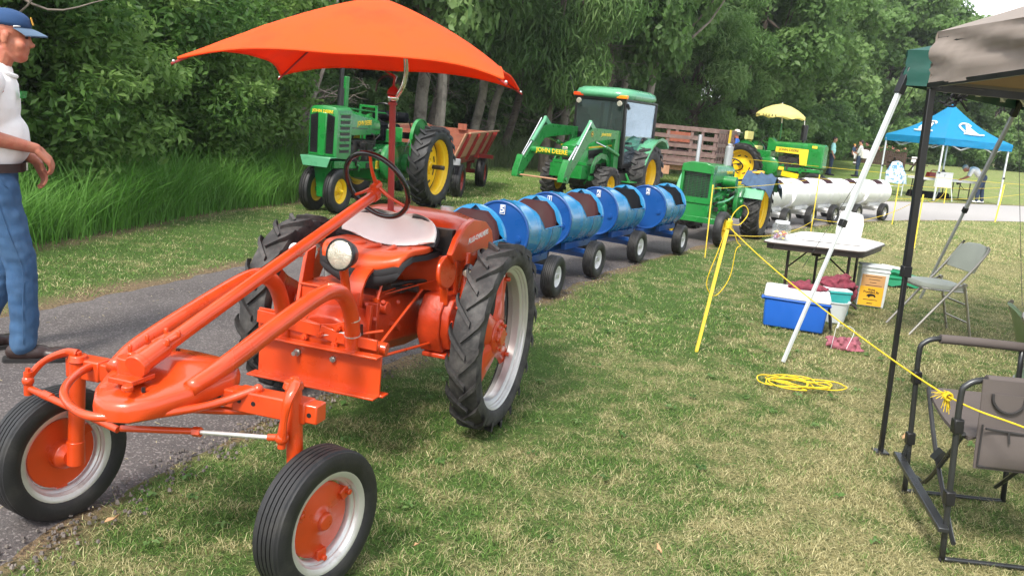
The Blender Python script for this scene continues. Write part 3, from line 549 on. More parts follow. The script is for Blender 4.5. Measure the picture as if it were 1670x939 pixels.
# ------------------------------------------------------------ wheels and tyres (axle along Y)
def tyre_mb(Rt, Ri, w_, n=44, ribs=0, crown=.012):
    h = Rt-Ri; mb = MB(); p = [(Ri-.004, -w_*.36), (Ri+.006, -w_*.43), (Ri+h*.22, -w_*.485), (Ri+h*.5, -w_*.5), (Ri+h*.75, -w_*.49), (Ri+h*.92, -w_*.45), (Rt-.006, -w_*.39)]
    if ribs:
        tw = w_*.74; st = tw/ribs
        for i in range(ribs):
            y0 = -tw/2+i*st; g = st*.13
            p += [(Rt-.0, y0+g), (Rt, y0+st-g)]
            if i < ribs-1: p += [(Rt-h*.11, y0+st-g*.6), (Rt-h*.11, y0+st+g*.6)]
    else: p += [(Rt, -w_*.25), (Rt+crown*.4, 0), (Rt, w_*.25)]
    p += [(Rt-.006, w_*.39), (Ri+h*.92, w_*.45), (Ri+h*.75, w_*.49), (Ri+h*.5, w_*.5), (Ri+h*.22, w_*.485), (Ri+.006, w_*.43), (Ri-.004, w_*.36)]
    mb.lathe(p, (0, 0, 0), (0, 1, 0), n, closed=True)
    return mb
def lugs(mb, Rt, Ri, w_, n, hgt, sweep, bw, lap=.06):
    for sd_ in (-1, 1):
        for i in range(n):
            a0 = 2*PI*(i+(.5 if sd_ > 0 else 0))/n; rings = []
            for t, yy, dr in ((0, -.10, 0), (.35, .16, 0), (.7, .40, .004), (.98, .50, .02), (1.12, .53, .09)):
                a = a0+sweep*t; r = Rt-dr*(Rt-Ri)*2.2; y = sd_*w_*yy*1.02; hh = hgt if t < 1.05 else hgt*.25; d = bw/Rt*(.5 if t else .42)
                rings.append([V(math.cos(b_)*q_, y, math.sin(b_)*q_) for b_, q_ in ((a-d, r-.012), (a-d*.72, r+hh), (a+d*.72, r+hh), (a+d, r-.012))])
            mb.loft(rings)
def rim_mb(Ri, w_, deep=.16, n=40, off=0):
    mb = MB(); o = off*w_
    h_ = [(Ri+.016, .44), (Ri+.010, .425), (Ri+.002, .40), (Ri-.004, .37), (Ri-.006, .31), (Ri-.006-.3*(Ri*deep-.006), .27), (Ri-.006-.34*(Ri*deep-.006), .22), (Ri-.006-.8*(Ri*deep-.006), .18), (Ri*(1-deep), .14)]; a = [(r, -w_*y) for r, y in h_]+[(r, w_*y) for r, y in reversed(h_)]
    b_ = [(r-.006, y) for r, y in reversed(a)]
    mb.lathe(a+b_, (0, o, 0), (0, 1, 0), n, closed=True); return mb
def place_part(o, loc, rz=0): o.location = loc; o.rotation_euler = (0, 0, rz); return o
# ------------------------------------------------------------ the orange tractor (engine behind the seat)
OT = thing('orange_tractor', 'orange rear engine tractor with white and orange seat parked in front', 'tractor', (-.665, 4.87, 0), -107)
OR = M['orange']
def orange_front(sy):
    r = rim_mb(.178, .125, .13); w_ = place_part(r.build('front_wheel', M['silver'], OT), (1.89, .63 if sy > 0 else -.545, .268), R(-12))
    mb = tyre_mb(.268, .186, .13, 48, ribs=5); mb.build('tyre', M['rubber'], w_)
    d = MB(); s = sy
    d.lathe([(.0, .02*s), (.03, .032*s), (.045, .02*s), (.06, .012*s), (.125, .012*s), (.142, .004*s), (.142, -.012*s), (0, -.014*s)], (0, 0, 0), (0, 1, 0), 36)
    d.lathe([(0, .045*s), (.03, .042*s), (.036, .03*s), (.036, .01*s)], (0, 0, 0), (0, 1, 0), 20)
    for k in range(3):
        a = .5+k*2*PI/3; c = V(math.cos(a)*.142, .006*s, math.sin(a)*.142); d.bar(c-V(math.cos(a), 0, math.sin(a))*.03, c+V(math.cos(a), 0, math.sin(a))*.025, .045, .035, up=(0, 1, 0)); d.cyl(c+V(0, .016*s, 0), c+V(0, .034*s, 0), .012, n=6)
    # hub on the inner side, carrying the spindle
    d.lathe([(.06, -.012*s), (.055, -.05*s), (.03, -.07*s), (0, -.07*s)], (0, 0, 0), (0, 1, 0), 20)
    d.build('wheel_disc', OR, w_, bev=.003); return w_
orange_front(1); orange_front(-1)
def orange_rear(sy):
    r = rim_mb(.405, .15, .085, 56); w_ = place_part(r.build('rear_wheel', M['silver'], OT), (0, .625*sy, .53))
    mb = tyre_mb(.503, .408, .165, 56); lugs(mb, .503, .408, .172, 19, .024, .27, .040); mb.build('tyre', M['rubber_dusty'], w_)
    c = MB(); s = sy
    c.lathe([(0, .05*s), (.05, .048*s), (.055, .03*s), (.085, .03*s), (.10, .018*s), (.10, -.02*s), (.06, -.06*s), (.05, -.16*s), (0, -.16*s)], (0, 0, 0), (0, 1, 0), 28)
    for k in range(8): a = k*PI/4; p = V(math.cos(a)*.075, .028*s, math.sin(a)*.075); c.cyl(p, p+V(0, .016*s, 0), .011, n=6)
    for k in range(4):
        a = .55+k*PI/2; u = V(math.cos(a), 0, math.sin(a)); v = V(-math.sin(a), 0, math.cos(a)); rings = []
        for rr, wd, yy, th in ((.07, .088, .0, .03), (.13, .085, -.005, .026), (.20, .072, -.02, .024), (.29, .058, -.035, .022), (.36, .062, -.04, .022), (.378, .064, -.04, .022)):
            rings.append([u*rr+v*(wd*e[0])+V(0, (yy+th*e[1])*s, 0) for e in ((-1, -.5), (-.6, .5), (.6, .5), (1, -.5))])
        c.loft(rings); q_ = u*.345; c.cyl(q_+V(0, -.03*s, 0), q_+V(0, .0*s, 0), .013, n=6)
    c.build('wheel_center', OR, w_, bev=.004)
    e = MB(); u = V(math.cos(.1), 0, math.sin(.1)); e.bar(u*.37+V(0, -.03*s, 0), u*.37+V(0, .04*s, 0), .05, .006, up=u)
    for a in (1.1, 1.75): u = V(math.cos(a), 0, math.sin(a)); e.cyl(u*.372, u*.335, .006, n=8)
    e.build('valve_and_clip', M['steel'], w_); return w_
orange_rear(1); orange_rear(-1)
mb = MB(); mb.bar((1.865, -.49, .636), (1.865, .605, .658), .068, .07); mb.bar((1.866, .26, .651), (1.866, .56, .657), .078, .08); mb.bar((1.866, -.50, .636), (1.866, -.34, .64), .078, .08); mb.build('front_axle', OR, OT, bev=.006)
for y in (.14, .20, .29, .35, .575): mb = MB(); mb.cyl((1.895, y, .655), (1.9065 if .26 < y < .56 else 1.9005, y, .655), .009, n=10); mb.build('axle_hole', M['black'], OT)
for s, y0, y1, zt in ((1, .505, .535, .75), (-1, -.445, -.465, .675)):
    mb = MB(); mb.cyl((1.895, y0, zt), (1.89, y1, .30), .030, n=20); mb.cyl((1.895, y0, zt-.008), (1.895, y0, zt+.018), .038, .032, n=18); mb.cyl((1.895, y0, zt+.018), (1.895, y0, zt+.033), .015, n=6)
    mb.cyl((1.89, y1, .335), (1.89, y1, .235), .034, n=20); mb.cyl((1.89, y1, .268), (1.89, y1+.085*s, .268), .028, n=16); mb.cyl((1.89, y1-.03*s, .268), (1.89, y1+.02*s, .268), .014, n=6)
    mb.build('king_post', OR, OT, bev=.003)
mb = MB(); mb.tube([(1.895, .505, .765), (1.93, .53, .762), (1.97, .53, .72), (1.965, .515, .64), (1.955, .505, .58)], [.026, .024, .020, .016, .022], 10, 5, flat=.7); mb.sph((1.95, .502, .572), .025); mb.cyl((1.95, .502, .60), (1.95, .502, .535), .015, n=12); mb.build('steering_arm', OR, OT)
mb = MB(); mb.tube([(1.895, -.445, .695), (1.91, -.49, .697), (1.96, -.545, .665), (2.03, -.55, .615)], [.026, .021, .015, .019], 10, 5, flat=.7); mb.sph((2.03, -.55, .605), .022); mb.cyl((2.03, -.55, .64), (2.03, -.55, .55), .016, n=12); mb.cyl((2.03, -.55, .64), (2.03, -.55, .655), .010, n=6); mb.build('steering_arm', OR, OT)
mb = MB(); mb.mat(0); mb.cyl((1.985, .16, .538), (2.03, -.12, .505), .0125); mb.cyl((1.955, .45, .566), (1.95, .495, .572), .013); mb.cyl((1.983, .19, .54), (1.986, .16, .537), .018, n=6); mb.mat(1); mb.cyl((1.955, .46, .567), (1.985, .17, .538), .0085); mb.build('drag_link', [OR, M['silver']], OT)
mb = MB(); mb.cyl((2.03, -.54, .575), (2.045, -.12, .505), .0135); mb.cyl((2.03, -.48, .566), (2.03, -.44, .559), .017, n=12); mb.build('drag_link', OR, OT)
mb = MB(); mb.tube([(1.84, -.38, .665), (1.95, -.375, .655), (2.06, -.33, .648), (2.15, -.26, .64), (2.22, -.15, .635), (2.24, -.05, .632), (2.18, .06, .635), (2.08, .15, .64), (1.97, .235, .652), (1.87, .345, .70)], .0155, 10, 5); mb.sph((1.87, .345, .70), .019); mb.build('nose_guard', OR, OT)
mb = MB(); mb.tube([(1.95, -.02, .59), (1.90, .12, .585), (1.86, .28, .60), (1.86, .38, .62)], .0145, 10, 4); mb.build('brace_rod', OR, OT)
# nose casting
def outline(k, z0):
    P = [(2.235, 0), (2.215, .07), (2.15, .125), (2.05, .172), (1.95, .208), (1.86, .228), (1.80, .218), (1.765, .18), (1.745, .10), (1.74, 0)]
    P = P+[(x, -y) for x, y in reversed(P[1:-1])]; c = V(1.97, 0, 0)
    return [V(c.x+(x-c.x)*k, y*k, .662+(2.24-x)*.125+z0) for x, y in P]
mb = MB(); mb.loft([outline(.93, -.05), outline(1.0, -.04), outline(1.01, -.005), outline(.985, .018), outline(.93, .027), outline(.6, .036), outline(.2, .04)]); mb.build('nose_casting', OR, OT, ang=50)
mb = MB(); mb.cyl((2.12, .055, .705), (2.12, .055, .722), .007, n=8); mb.cyl((1.80, -.06, .752), (1.80, -.06, .764), .008, n=8); mb.cyl((1.93, -.13, .745), (1.93, -.13, .758), .006, n=8); mb.build('rivet_holes', M['black'], OT)
TL = [(2.02, .165, .708), (1.86, .19, .755), (1.527, .19, .836), (1.22, .19, .90), (1.08, .19, .905), (.975, .19, .862), (.905, .19, .775), (.872, .19, .67), (.862, .19, .56)]
for s in (1, -1):
    mb = MB(); mb.tube([(x, y*s, z+(0 if s > 0 else .012)) for x, y, z in TL], [.03, .036, .038, .038, .038, .038, .038, .038, .038], 16, 6); mb.build('frame_tube', OR, OT, ang=180)
mb = MB()
for p in ((.885, .19, .735), (.868, .19, .655)): mb.lathe([(.0385, -.003), (.0405, -.003), (.0405, .003), (.0385, .003)], p, (.2, 0, 1), 18, closed=True)
mb.tube([(.87, .185, .665), (.87, .10, .645), (.88, .03, .625)], .006, 6, 3); mb.build('cable_tie', M['silver'], OT)
# steering column, gear box and wheel
ca, cb = V(2.02, .0, .80), V(.29, -.03, 1.262); cdv = (cb-ca).normalized()
mb = MB(); mb.cyl(ca, cb, .029, .027, n=18); mb.cyl(cb-cdv*.03, cb+cdv*.012, .034, n=18); mb.cyl(cb+cdv*.0, cb+cdv*.06, .016, n=12); mb.build('steering_column', OR, OT)
mb = MB(); mb.cyl(ca-cdv*.06, ca+cdv*.07, .037, n=18); mb.cyl(ca-cdv*.085, ca-cdv*.055, .043, n=18); mb.cyl((2.06, -.05, .715), (2.06, -.05, .80), .046, n=18); mb.cyl((2.06, -.05, .80), (2.06, -.05, .815), .016, n=6)
mb.bar(ca+V(-.07, -.045, -.005), ca+V(.05, -.045, -.03), .07, .04); mb.bar(ca+V(-.13, -.005, .05), ca+V(-.04, -.005, .035), .06, .014)
for dx, dy in ((-.12, .02), (-.12, -.035), (-.05, .03), (.035, -.06), (-.05, -.06)): mb.cyl(ca+V(dx, dy, .02-dx*.2), ca+V(dx, dy, .048-dx*.2), .009, n=6)
mb.box((2.09, -.02, .735), (.12, .10, .02)); mb.cyl((2.18, .04, .725), (2.18, .04, .742), .019, n=14); mb.bar((2.11, .0, .732), (2.185, .045, .727), .024, .016)
mb.build('steering_gear_box', OR, OT, bev=.004)
WN = V(-.854, .158, .493).normalized(); wc = V(.27, -.03, 1.31); wu = WN.orthogonal().normalized(); wv = WN.cross(wu)
sw = MB(); sw.tube([wc+wu*math.cos(a)*.197+wv*math.sin(a)*.197 for a in np.linspace(0, 2*PI, 49)[:-1]], .0145, 10, closed=True); SW = sw.build('steering_wheel', M['blackgloss'], OT, ang=180)
sp = MB(); sp.cyl(wc-WN*.03, wc+WN*.02, .024, n=14)
for a in (.35, .35+2*PI/3, .35+4*PI/3): sp.tube([wc, wc+(wu*math.cos(a)+wv*math.sin(a))*.1-WN*.012, wc+(wu*math.cos(a)+wv*math.sin(a))*.19], [.012, .009, .008], 8, 3)
sp.cyl(cb, wc, .017, n=12); sp.build('spokes', OR, SW)
# seat
def seat_mb(x_list, zfun, wfun, t, dz=0):
    mb = MB(); rings = []
    for u, x, z, w_ in x_list:
        top = []; n = 16
        for j in range(n+1):
            q_ = -1+2*j/n; e = abs(q_)**3; top.append(V(x+e*.02*(1 if u < .5 else .10/.02*1.0)*(1 if u > .5 else -1.5), q_*w_, z+.035*abs(q_)**2.2+dz))
        rings.append(top+[p-V(0, 0, t)*(1 if u < .55 else .35)+V(-t*.9*(u >= .55), 0, 0) for p in reversed(top)])
    return mb.loft(rings)
SX = [(0, .478, .868, .17), (.03, .496, .888, .20), (.07, .502, .922, .225), (.14, .478, .960, .242), (.22, .41, .982, .255), (.32, .32, .978, .265), (.42, .24, .974, .272), (.5, .175, .980, .278)]
SX2 = [(.5, .18, .981, .280), (.6, .11, .998, .288), (.68, .06, 1.035, .286), (.78, .025, 1.075, .268), (.86, .0, 1.108, .23), (.93, -.01, 1.128, .17), (.97, -.012, 1.134, .10)]
sm = seat_mb(SX, None, None, .04); ST = sm.build('seat', M['vinyl'], OT, ang=60, sub=1)
sm = seat_mb(SX2, None, None, .04); sm.build('seat_back', M['white_vinyl'], ST, ang=60, sub=1)
sm = seat_mb([(a, x-(.012 if a > .5 else 0), z-.038 if a < .55 else z-.02, w_*1.03) for a, x, z, w_ in SX+SX2[1:]], None, None, .03); sm.build('seat_pan', M['blackfab'], ST, ang=60)
wr = MB()
for k, (y, xx) in enumerate(((-.13, .2), (-.03, .21), (.06, .2), (.15, .2))): wr.tube([(xx-.04, y, .978), (xx+.03, y+.015, .985), (xx+.13, y+.03*(k-1.5), .978)], [.004, .016, .003], 8, 4)
wr.build('cover_wrinkles', M['vinyl'], ST)
mb = MB(); P = catmull([(.24, .05, .90), (.40, .05, .915), (.53, .05, .89), (.60, .05, .82), (.61, .05, .74), (.57, .05, .67)], 5); rings = []
for i, p in enumerate(P):
    d = (P[min(i+1, len(P)-1)]-P[max(i-1, 0)]).normalized(); nn = V(-d.z, 0, d.x)*.008
    rings.append([p+V(0, -.045, 0)-nn, p+V(0, -.045, 0)+nn, p+V(0, .045, 0)+nn, p+V(0, .045, 0)-nn])
mb.loft(rings); mb.build('seat_spring', OR, OT)
# gearbox, final drives, engine cowl
mb = MB(); rr = []
for x, w_, z0, z1 in ((.80, .12, .48, .70), (.74, .145, .45, .735), (.62, .15, .45, .745), (.56, .135, .47, .72), (.42, .14, .44, .735), (.25, .15, .42, .74), (.05, .17, .40, .74), (-.12, .18, .40, .74), (-.2, .16, .42, .72)):
    c = .35; zz = (z1-z0); rr.append([V(x, y*w_, z0+zz*q_) for y, q_ in ((-.6, 0), (.6, 0), (1, .22), (1, .7), (.72, .93), (.35, 1), (-.35, 1), (-.72, .93), (-1, .7), (-1, .22))])
mb.loft(rr); GB = mb.build('gearbox', M['greasy'], OT, bev=.008)
mb = MB(); mb.box((.55, .0, .595), (.03, .33, .30)); mb.box((.30, .0, .74), (.30, .18, .03)); mb.bar((.62, .14, .56), (.62, .15, .75), .03, .03); mb.cyl((.60, .06, .73), (.60, .06, .80), .035, n=12)
for x, y, z in ((.57, .13, .50), (.57, .15, .66), (.57, .1, .73), (.40, .08, .76), (.2, .08, .76), (.4, -.08, .76), (.47, .145, .73), (.30, .15, .70)): mb.cyl((x, y, z), (x+.012, y+.012, z+.01), .014, n=6)
mb.cyl((.45, .10, .70), (.45, .17, .70), .035, n=14); mb.bar((.30, .155, .56), (.36, .16, .60), .05, .03)
mb.build('gearbox_ribs', M['greasy'], GB, bev=.004)
mb = MB(); mb.prism([(-.022, -.03), (.022, -.02), (.025, .025), (-.015, .03)], (V(1, 0, 0), V(0, 0, 1)), .02, (.715, .148, .635)); mb.build('inspection_hole', M['black'], GB)
for s in (1, -1):
    mb = MB(); pl = [(-.15, -.13), (.10, -.13), (.17, -.02), (.17, .10), (.10, .19), (-.10, .19), (-.17, .08), (-.17, -.06)]
    mb.prism(pl, (V(1, 0, 0), V(0, 0, 1)), .13, (.06, .31*s, .555)); mb.prism([(x*.88, z*.88) for x, z in pl], (V(1, 0, 0), V(0, 0, 1)), .05, (.06, .395*s, .56)); mb.lathe([(.14, 0), (.12, .03*s), (.075, .06*s), (.072, .13*s), (.066, .14*s), (.055, .17*s)], (.0, .41*s, .54), (0, 1, 0), 24)
    for k in range(8): a = k*PI/4+.3; mb.cyl((.06+.125*math.cos(a), .42*s, .575+.12*math.sin(a)), (.06+.125*math.cos(a), .435*s, .575+.12*math.sin(a)), .013, n=6)
    mb.cyl((.0, .1*s, .53), (.0, .3*s, .53), .07, n=16); mb.box((.04, .33*s, .405), (.26, .14, .025)); mb.build('final_drive', M['greasy'], OT, bev=.006)
mb = MB(); rings = []
for x, z1, w_, z0 in ((.03, 1.06, .33, .78), (-.02, 1.13, .36, .74), (-.15, 1.165, .39, .73), (-.35, 1.15, .39, .73), (-.55, 1.10, .37, .74), (-.70, 1.03, .33, .76), (-.75, .96, .28, .78)):
    h = z1-z0; rings.append([V(x, w_*y, z0+h*q_) for y, q_ in ((-.9, 0), (.9, 0), (1, .15), (1, .62), (.96, .80), (.82, .92), (.55, .985), (0, 1), (-.55, .985), (-.82, .92), (-.96, .80), (-1, .62), (-1, .15))])
mb.loft(rings); EC = mb.build('engine_cowl', OR, OT, ang=55)
mb = MB(); rings = []
for y in np.linspace(-.32, .33, 14): rings.append([V(.09-.16*y*y, y, .745), V(.115-.16*y*y, y, .85), V(.10-.16*y*y, y, .95), V(.08-.16*y*y, y, .95), V(.08-.16*y*y, y, .745)])
mb.loft(rings); mb.build('fuel_tank', OR, OT, ang=60)
mb = MB(); mb.prism([(.175, .955), (.20, .99), (.13, 1.06), (.02, 1.125), (-.10, 1.15), (-.30, 1.12), (-.42, 1.055), (-.46, .985), (-.40, .955), (-.22, .965), (-.05, .95), (.05, .925)], (V(1, 0, 0), V(0, 0, 1)), .012, (0, .402, 0)); mb.prism([(.21, .985), (.175, .95), (.15, .93), (.12, .945), (.16, .985), (.10, 1.045), (.0, 1.11), (-.1, 1.135), (-.1, 1.155), (.02, 1.133), (.14, 1.068)], (V(1, 0, 0), V(0, 0, 1)), .03, (0, .39, 0))
SP = mb.build('side_panel', OR, OT, bev=.004)
text('maker_lettering', 'ALLIS-CHALMERS', M['whitedecal'], SP, (-.185, .4095, 1.045), (-1, 0, .08), (0, 0, 1), .042, .0012, .018)
mb = MB(); mb.prism([(-.13, -.028), (.13, -.028), (.13, .028), (-.13, .028)], (V(-1, 0, .08), V(0, 0, 1)), .0015, (-.185, .4083, 1.045)); mb.build('lettering_panel', mat('lettering_back', (.62, .06, .02), .4), SP)
mb = MB(); mb.mat(0); mb.lathe([(0, .012), (.085, .012), (.092, .004), (.092, -.01), (0, -.01)], (.19, .375, .885), (.15, 1, .1), 26); mb.bar((.19, .37, .80), (.17, .37, .70), .045, .02); mb.bar((.05, .38, .95), (.03, .38, .74), .05, .02, up=(0, 1, 0)); mb.cyl((-.03, .41, .97), (.02, .42, .72), .02, n=10); mb.cyl((-.02, .36, .73), (-.02, .5, .72), .035, n=12)
mb.build('governor_housing', OR, OT, bev=.004)
mb = MB(); mb.cyl((-.01, .43, .89), (.045, .445, .87), .026, .03, n=16); tl = mb.build('work_lamp', M['black'], OT); mb = MB(); mb.lathe([(0, .007), (.02, .004), (.027, 0)], (.046, .4453, .8697), (.95, .25, -.1), 16); mb.build('lens', M['lens'], tl)
mb = MB(); mb.cyl((-.39, .12, 1.135), (-.39, .12, 1.165), .04, n=18); mb.build('filler_cap', M['silver'], OT)
mb = MB(); mb.box((.03, .275, 1.02), (.05, .13, .15)); mb.build('radiator_screen', M['dark'], OT)
mb = MB()
mb.cyl((-.35, .18, .60), (-.35, .18, .72), .10, n=16); mb.box((-.42, .0, .62), (.4, .34, .3)); mb.tube([(-.30, .4, .95), (-.25, .42, .88), (-.2, .38, .82), (-.2, .3, .76)], .018, 8, 4); mb.cyl((-.35, .33, .86), (-.2, .44, .90), .03, n=10); mb.build('engine_block', M['dark'], OT)
mb = MB(); mb.box((.46, -.20, .68), (.20, .16, .20)); mb.box((.46, -.20, .785), (.22, .18, .012)); mb.build('battery_box', OR, OT, bev=.004)
# control rods and levers
mb = MB(); mb.cyl((.78, .235, .515), (.20, .245, .77), .008); mb.cyl((.78, .235, .515), (.10, .32, .47), .008); mb.cyl((.47, .11, .72), (.40, .12, .90), .008); mb.cyl((.47, .11, .72), (.47, .11, .75), .02); mb.cyl((.40, .12, .76), (.06, .30, .82), .004); mb.cyl((.40, .10, .765), (.08, .2, .80), .004); mb.tube([(.55, -.06, .73), (.50, -.07, .86), (.44, -.06, .95)], .008, 8, 4); mb.sph((.78, .235, .515), .022); mb.cyl((.80, .2, .52), (.76, .30, .50), .026, n=12); mb.cyl((.60, .22, .62), (.80, .05, .60), .008)
mb.build('control_rods', OR, OT)
mb = MB(); mb.tube([(.35, -.1, .80), (.2, -.12, .82), (.05, -.2, .80), (-.05, -.22, .82)], .016, 8, 4); mb.tube([(.3, .1, .79), (.15, .18, .80), (.0, .28, .79)], .012, 8, 4); mb.cyl((.20, -.16, .76), (.20, .22, .77), .02, n=10); mb.box((.15, 0, .77), (.3, .34, .03)); mb.build('hoses', M['dark'], OT)
# headlamp
ld = V(.96, -.1, .1).normalized(); lc = V(.86, .10, 1.03); mb = MB(); mb.lathe([(0, -.10), (.035, -.095), (.06, -.06), (.074, -.015), (.078, 0), (.078, .012), (.070, .014)], lc, ld, 28); HL = mb.build('headlamp', M['black'], OT)
mb = MB(); mb.lathe([(0, .024), (.03, .022), (.055, .017), (.071, .008)], lc, ld, 28)
for k in range(-6, 7):
    y = k*.0105; hh = math.sqrt(max(0, .066**2-y*y)); sdv = ld.cross(V(0, 0, 1)).normalized(); uv = sdv.cross(ld); z_ = .024-.016*(y/.07)**2
    mb.tube([lc+sdv*y+uv*(hh*q_)+ld*(.0245-.016*((y*y+(hh*q_)**2)/.005)) for q_ in (-.95, -.5, 0, .5, .95)], .0028, 5)
mb.build('lens', M['lens'], HL, ang=60)
mb = MB(); mb.tube([(.75, .10, .72), (.79, .10, .85), (.83, .10, .97)], .022, 10, 3); mb.build('lamp_post', OR, OT)
mb = MB(); mb.cyl((.60, -.27, .955), (.67, -.27, .985), .026, .03, n=16); mb.build('horn', M['silver'], OT)
mb = MB(); mb.prism([(-.09, -.12), (.09, -.14), (.06, .0), (.02, .15), (-.07, .17), (-.05, .02)], (V(1, 0, 0), V(0, 0, 1)), .02, (.50, -.29, .80)); mb.build('fender_bracket', OR, OT, bev=.003)
# tool bar with channel blade
mb = MB(); mb.box((.895, .033, .487), (.012, .665, .20)); mb.bar((.92, -.31, .584), (.92, .365, .584), .06, .010); mb.bar((.925, -.325, .388), (.925, .365, .388), .075, .010); mb.bar((.87, .30, .388), (.87, .385, .388), .06, .010); mb.build('channel_beam', OR, OT, bev=.002)
mb = MB(); mb.cyl((.90, -.08, .53), (.945, -.08, .53), .011, n=12); mb.cyl((.90, -.08, .53), (.915, -.08, .53), .019, n=6); mb.build('bolt', M['steel'], OT); mb = MB(); mb.cyl((.90, .115, .53), (.916, .115, .53), .016, n=6); mb.cyl((.90, .115, .53), (.922, .115, .53), .009, n=10); mb.build('bolt', M['steel'], OT)
mb = MB(); mb.bar((.875, -.33, .665), (.875, .02, .648), .014, .062); mb.bar((.875, .02, .648), (.87, .11, .628), .014, .06); mb.bar((.87, .11, .628), (.87, .325, .625), .014, .052); mb.build('flat_bar', OR, OT, bev=.002)
mb = MB(); P = [(-.34, .70), (-.2, .70), (-.1, .685), (0, .672), (.08, .685), (.16, .72), (.2, .71), (.2, .60), (-.34, .60)]; mb.prism(P, (V(0, 1, 0), V(0, 0, 1)), .016, (.845, 0, 0)); mb.bar((.85, -.16, .60), (.85, .17, .60), .03, .05); mb.build('saddle_plate', OR, OT, bev=.002)
mb = MB()
for y, z, x in ((-.12, .672, .855), (.11, .672, .855), (.03, .634, .885), (-.06, .605, .868), (.105, .596, .868)): mb.cyl((x, y, z), (x+.022, y, z), .017, n=6); mb.cyl((x, y, z), (x+.03, y, z), .009, n=8)
mb.build('bar_bolts', OR, OT)
mb = MB(); mb.bar((.80, -.3, .60), (.80, .31, .59), .05, .05); mb.cyl((.79, .25, .59), (.78, .335, .585), .034, n=14); mb.build('cross_tube', OR, OT, bev=.004)
# ------------------------------------------------------------ orange parasol
PA = thing('orange_parasol', 'square orange canvas parasol on a red mast above the orange tractor', 'parasol', OT.location, -107)
cx0, cy0, HD = .33, -.055, 1.01; th0 = R(60-45); hs = HD/math.sqrt(2)
def can_pt(u, v, dz=0):
    r = max(abs(u), abs(v)); m_ = min(abs(u), abs(v))/r if r > 1e-6 else 1
    k = 1-.085*r**3*(1-m_**2); x, y = u*hs*k, v*hs*k; xx, yy = cx0+x*math.cos(th0)-y*math.sin(th0), cy0+x*math.sin(th0)+y*math.cos(th0)
    rp_ = (abs(u)**4.5+abs(v)**4.5)**(1/4.5) if r > 1e-6 else 0
    return V(xx, yy, 2.265-.318*rp_**1.25+.024*yy/.74+.007*r*(1-m_)*mnoise.noise((u*2.2, v*2.2, 1.5))+.006*m_**3*r*mnoise.noise((u*7-v*7, .5, r*2))+dz)
n = 32; vs = [can_pt(-1+2*i/n, -1+2*j/n) for i in range(n+1) for j in range(n+1)]+[can_pt(-1+2*i/n, -1+2*j/n, -.004) for i in range(n+1) for j in range(n+1)]
k0 = (n+1)**2; fs = []
for i in range(n):
    for j in range(n):
        a = i*(n+1)+j; fs += [(a, a+n+1, a+n+2, a+1), (k0+a, k0+a+1, k0+a+n+2, k0+a+n+1)]
mb = MB(); mb.add(vs, fs); CN = mb.build('canopy', M['canvas'], PA, ang=70, fix=False)
mb = MB()
for su, sv, eu, ev in ((-1, -1, 1, -1), (1, -1, 1, 1), (1, 1, -1, 1), (-1, 1, -1, -1)): mb.tube([can_pt(su+(eu-su)*q_, sv+(ev-sv)*q_, -.002) for q_ in np.linspace(0, 1, 25)], .0065, 6)
mb.build('hem', M['canvas'], CN)
for su, sv in ((-1, -1), (1, -1), (1, 1), (-1, 1)):
    mb = MB(); mb.tube([can_pt(su*q_, sv*q_, -.014) for q_ in np.linspace(.02, 1.03, 12)], .0055, 6); rb = mb.build('rib', M['red'], PA); e = can_pt(su*1.02, sv*1.02, -.006); mb = MB(); mb.sph(e, .007); mb.build('rib_tip', M['silver'], rb)
mb = MB(); mb.cyl((-.075, -.095, .98), (-.06, -.128, 1.74), .0185, n=14); mb.build('mast', M['red'], PA)
q0 = V(-.06, -.128, 1.75); mb = MB(); mb.mat(0); mb.cyl(q0-V(0, 0, .015), q0, .026, n=14); mb.mat(1); mb.sph(q0+V(0, 0, .025), (.034, .034, .028)); mb.mat(0); mb.lathe([(.036, 0), (.033, .022), (.02, .038), (.008, .05), (.006, .08)], q0+V(0, 0, .04), (0, 0, 1), 18); mb.tube([q0+V(0, 0, .11), q0+V(0, 0, .14), q0+V(0, -.03, .155), q0+V(0, -.06, .168)], [.006, .008, .006, .003], 8, 3); mb.build('ball_joint', [M['red'], M['chrome']], PA)
mb = MB(); mb.tube([q0+V(.005, .025, .035), q0+V(.02, .065, .09), q0+V(.035, .085, .17), q0+V(.10, .10, .27), q0+V(.25, .11, .41), V(cx0, cy0, 2.25)], .0135, 10, 6); mb.build('curved_arm', M['chrome'], PA)
mb = MB(); mb.tube([q0+V(0, .0, .13), q0+V(0, -.05, .14), q0+V(0, -.095, .11), q0+V(0, -.11, .05)], .006, 8, 5); mb.build('cord', M['black'], PA)
mb = MB(); mb.cyl((cx0, cy0, 2.255), (cx0, cy0, 2.283), .018, .012, n=12); mb.build('finial', M['silver'], PA)
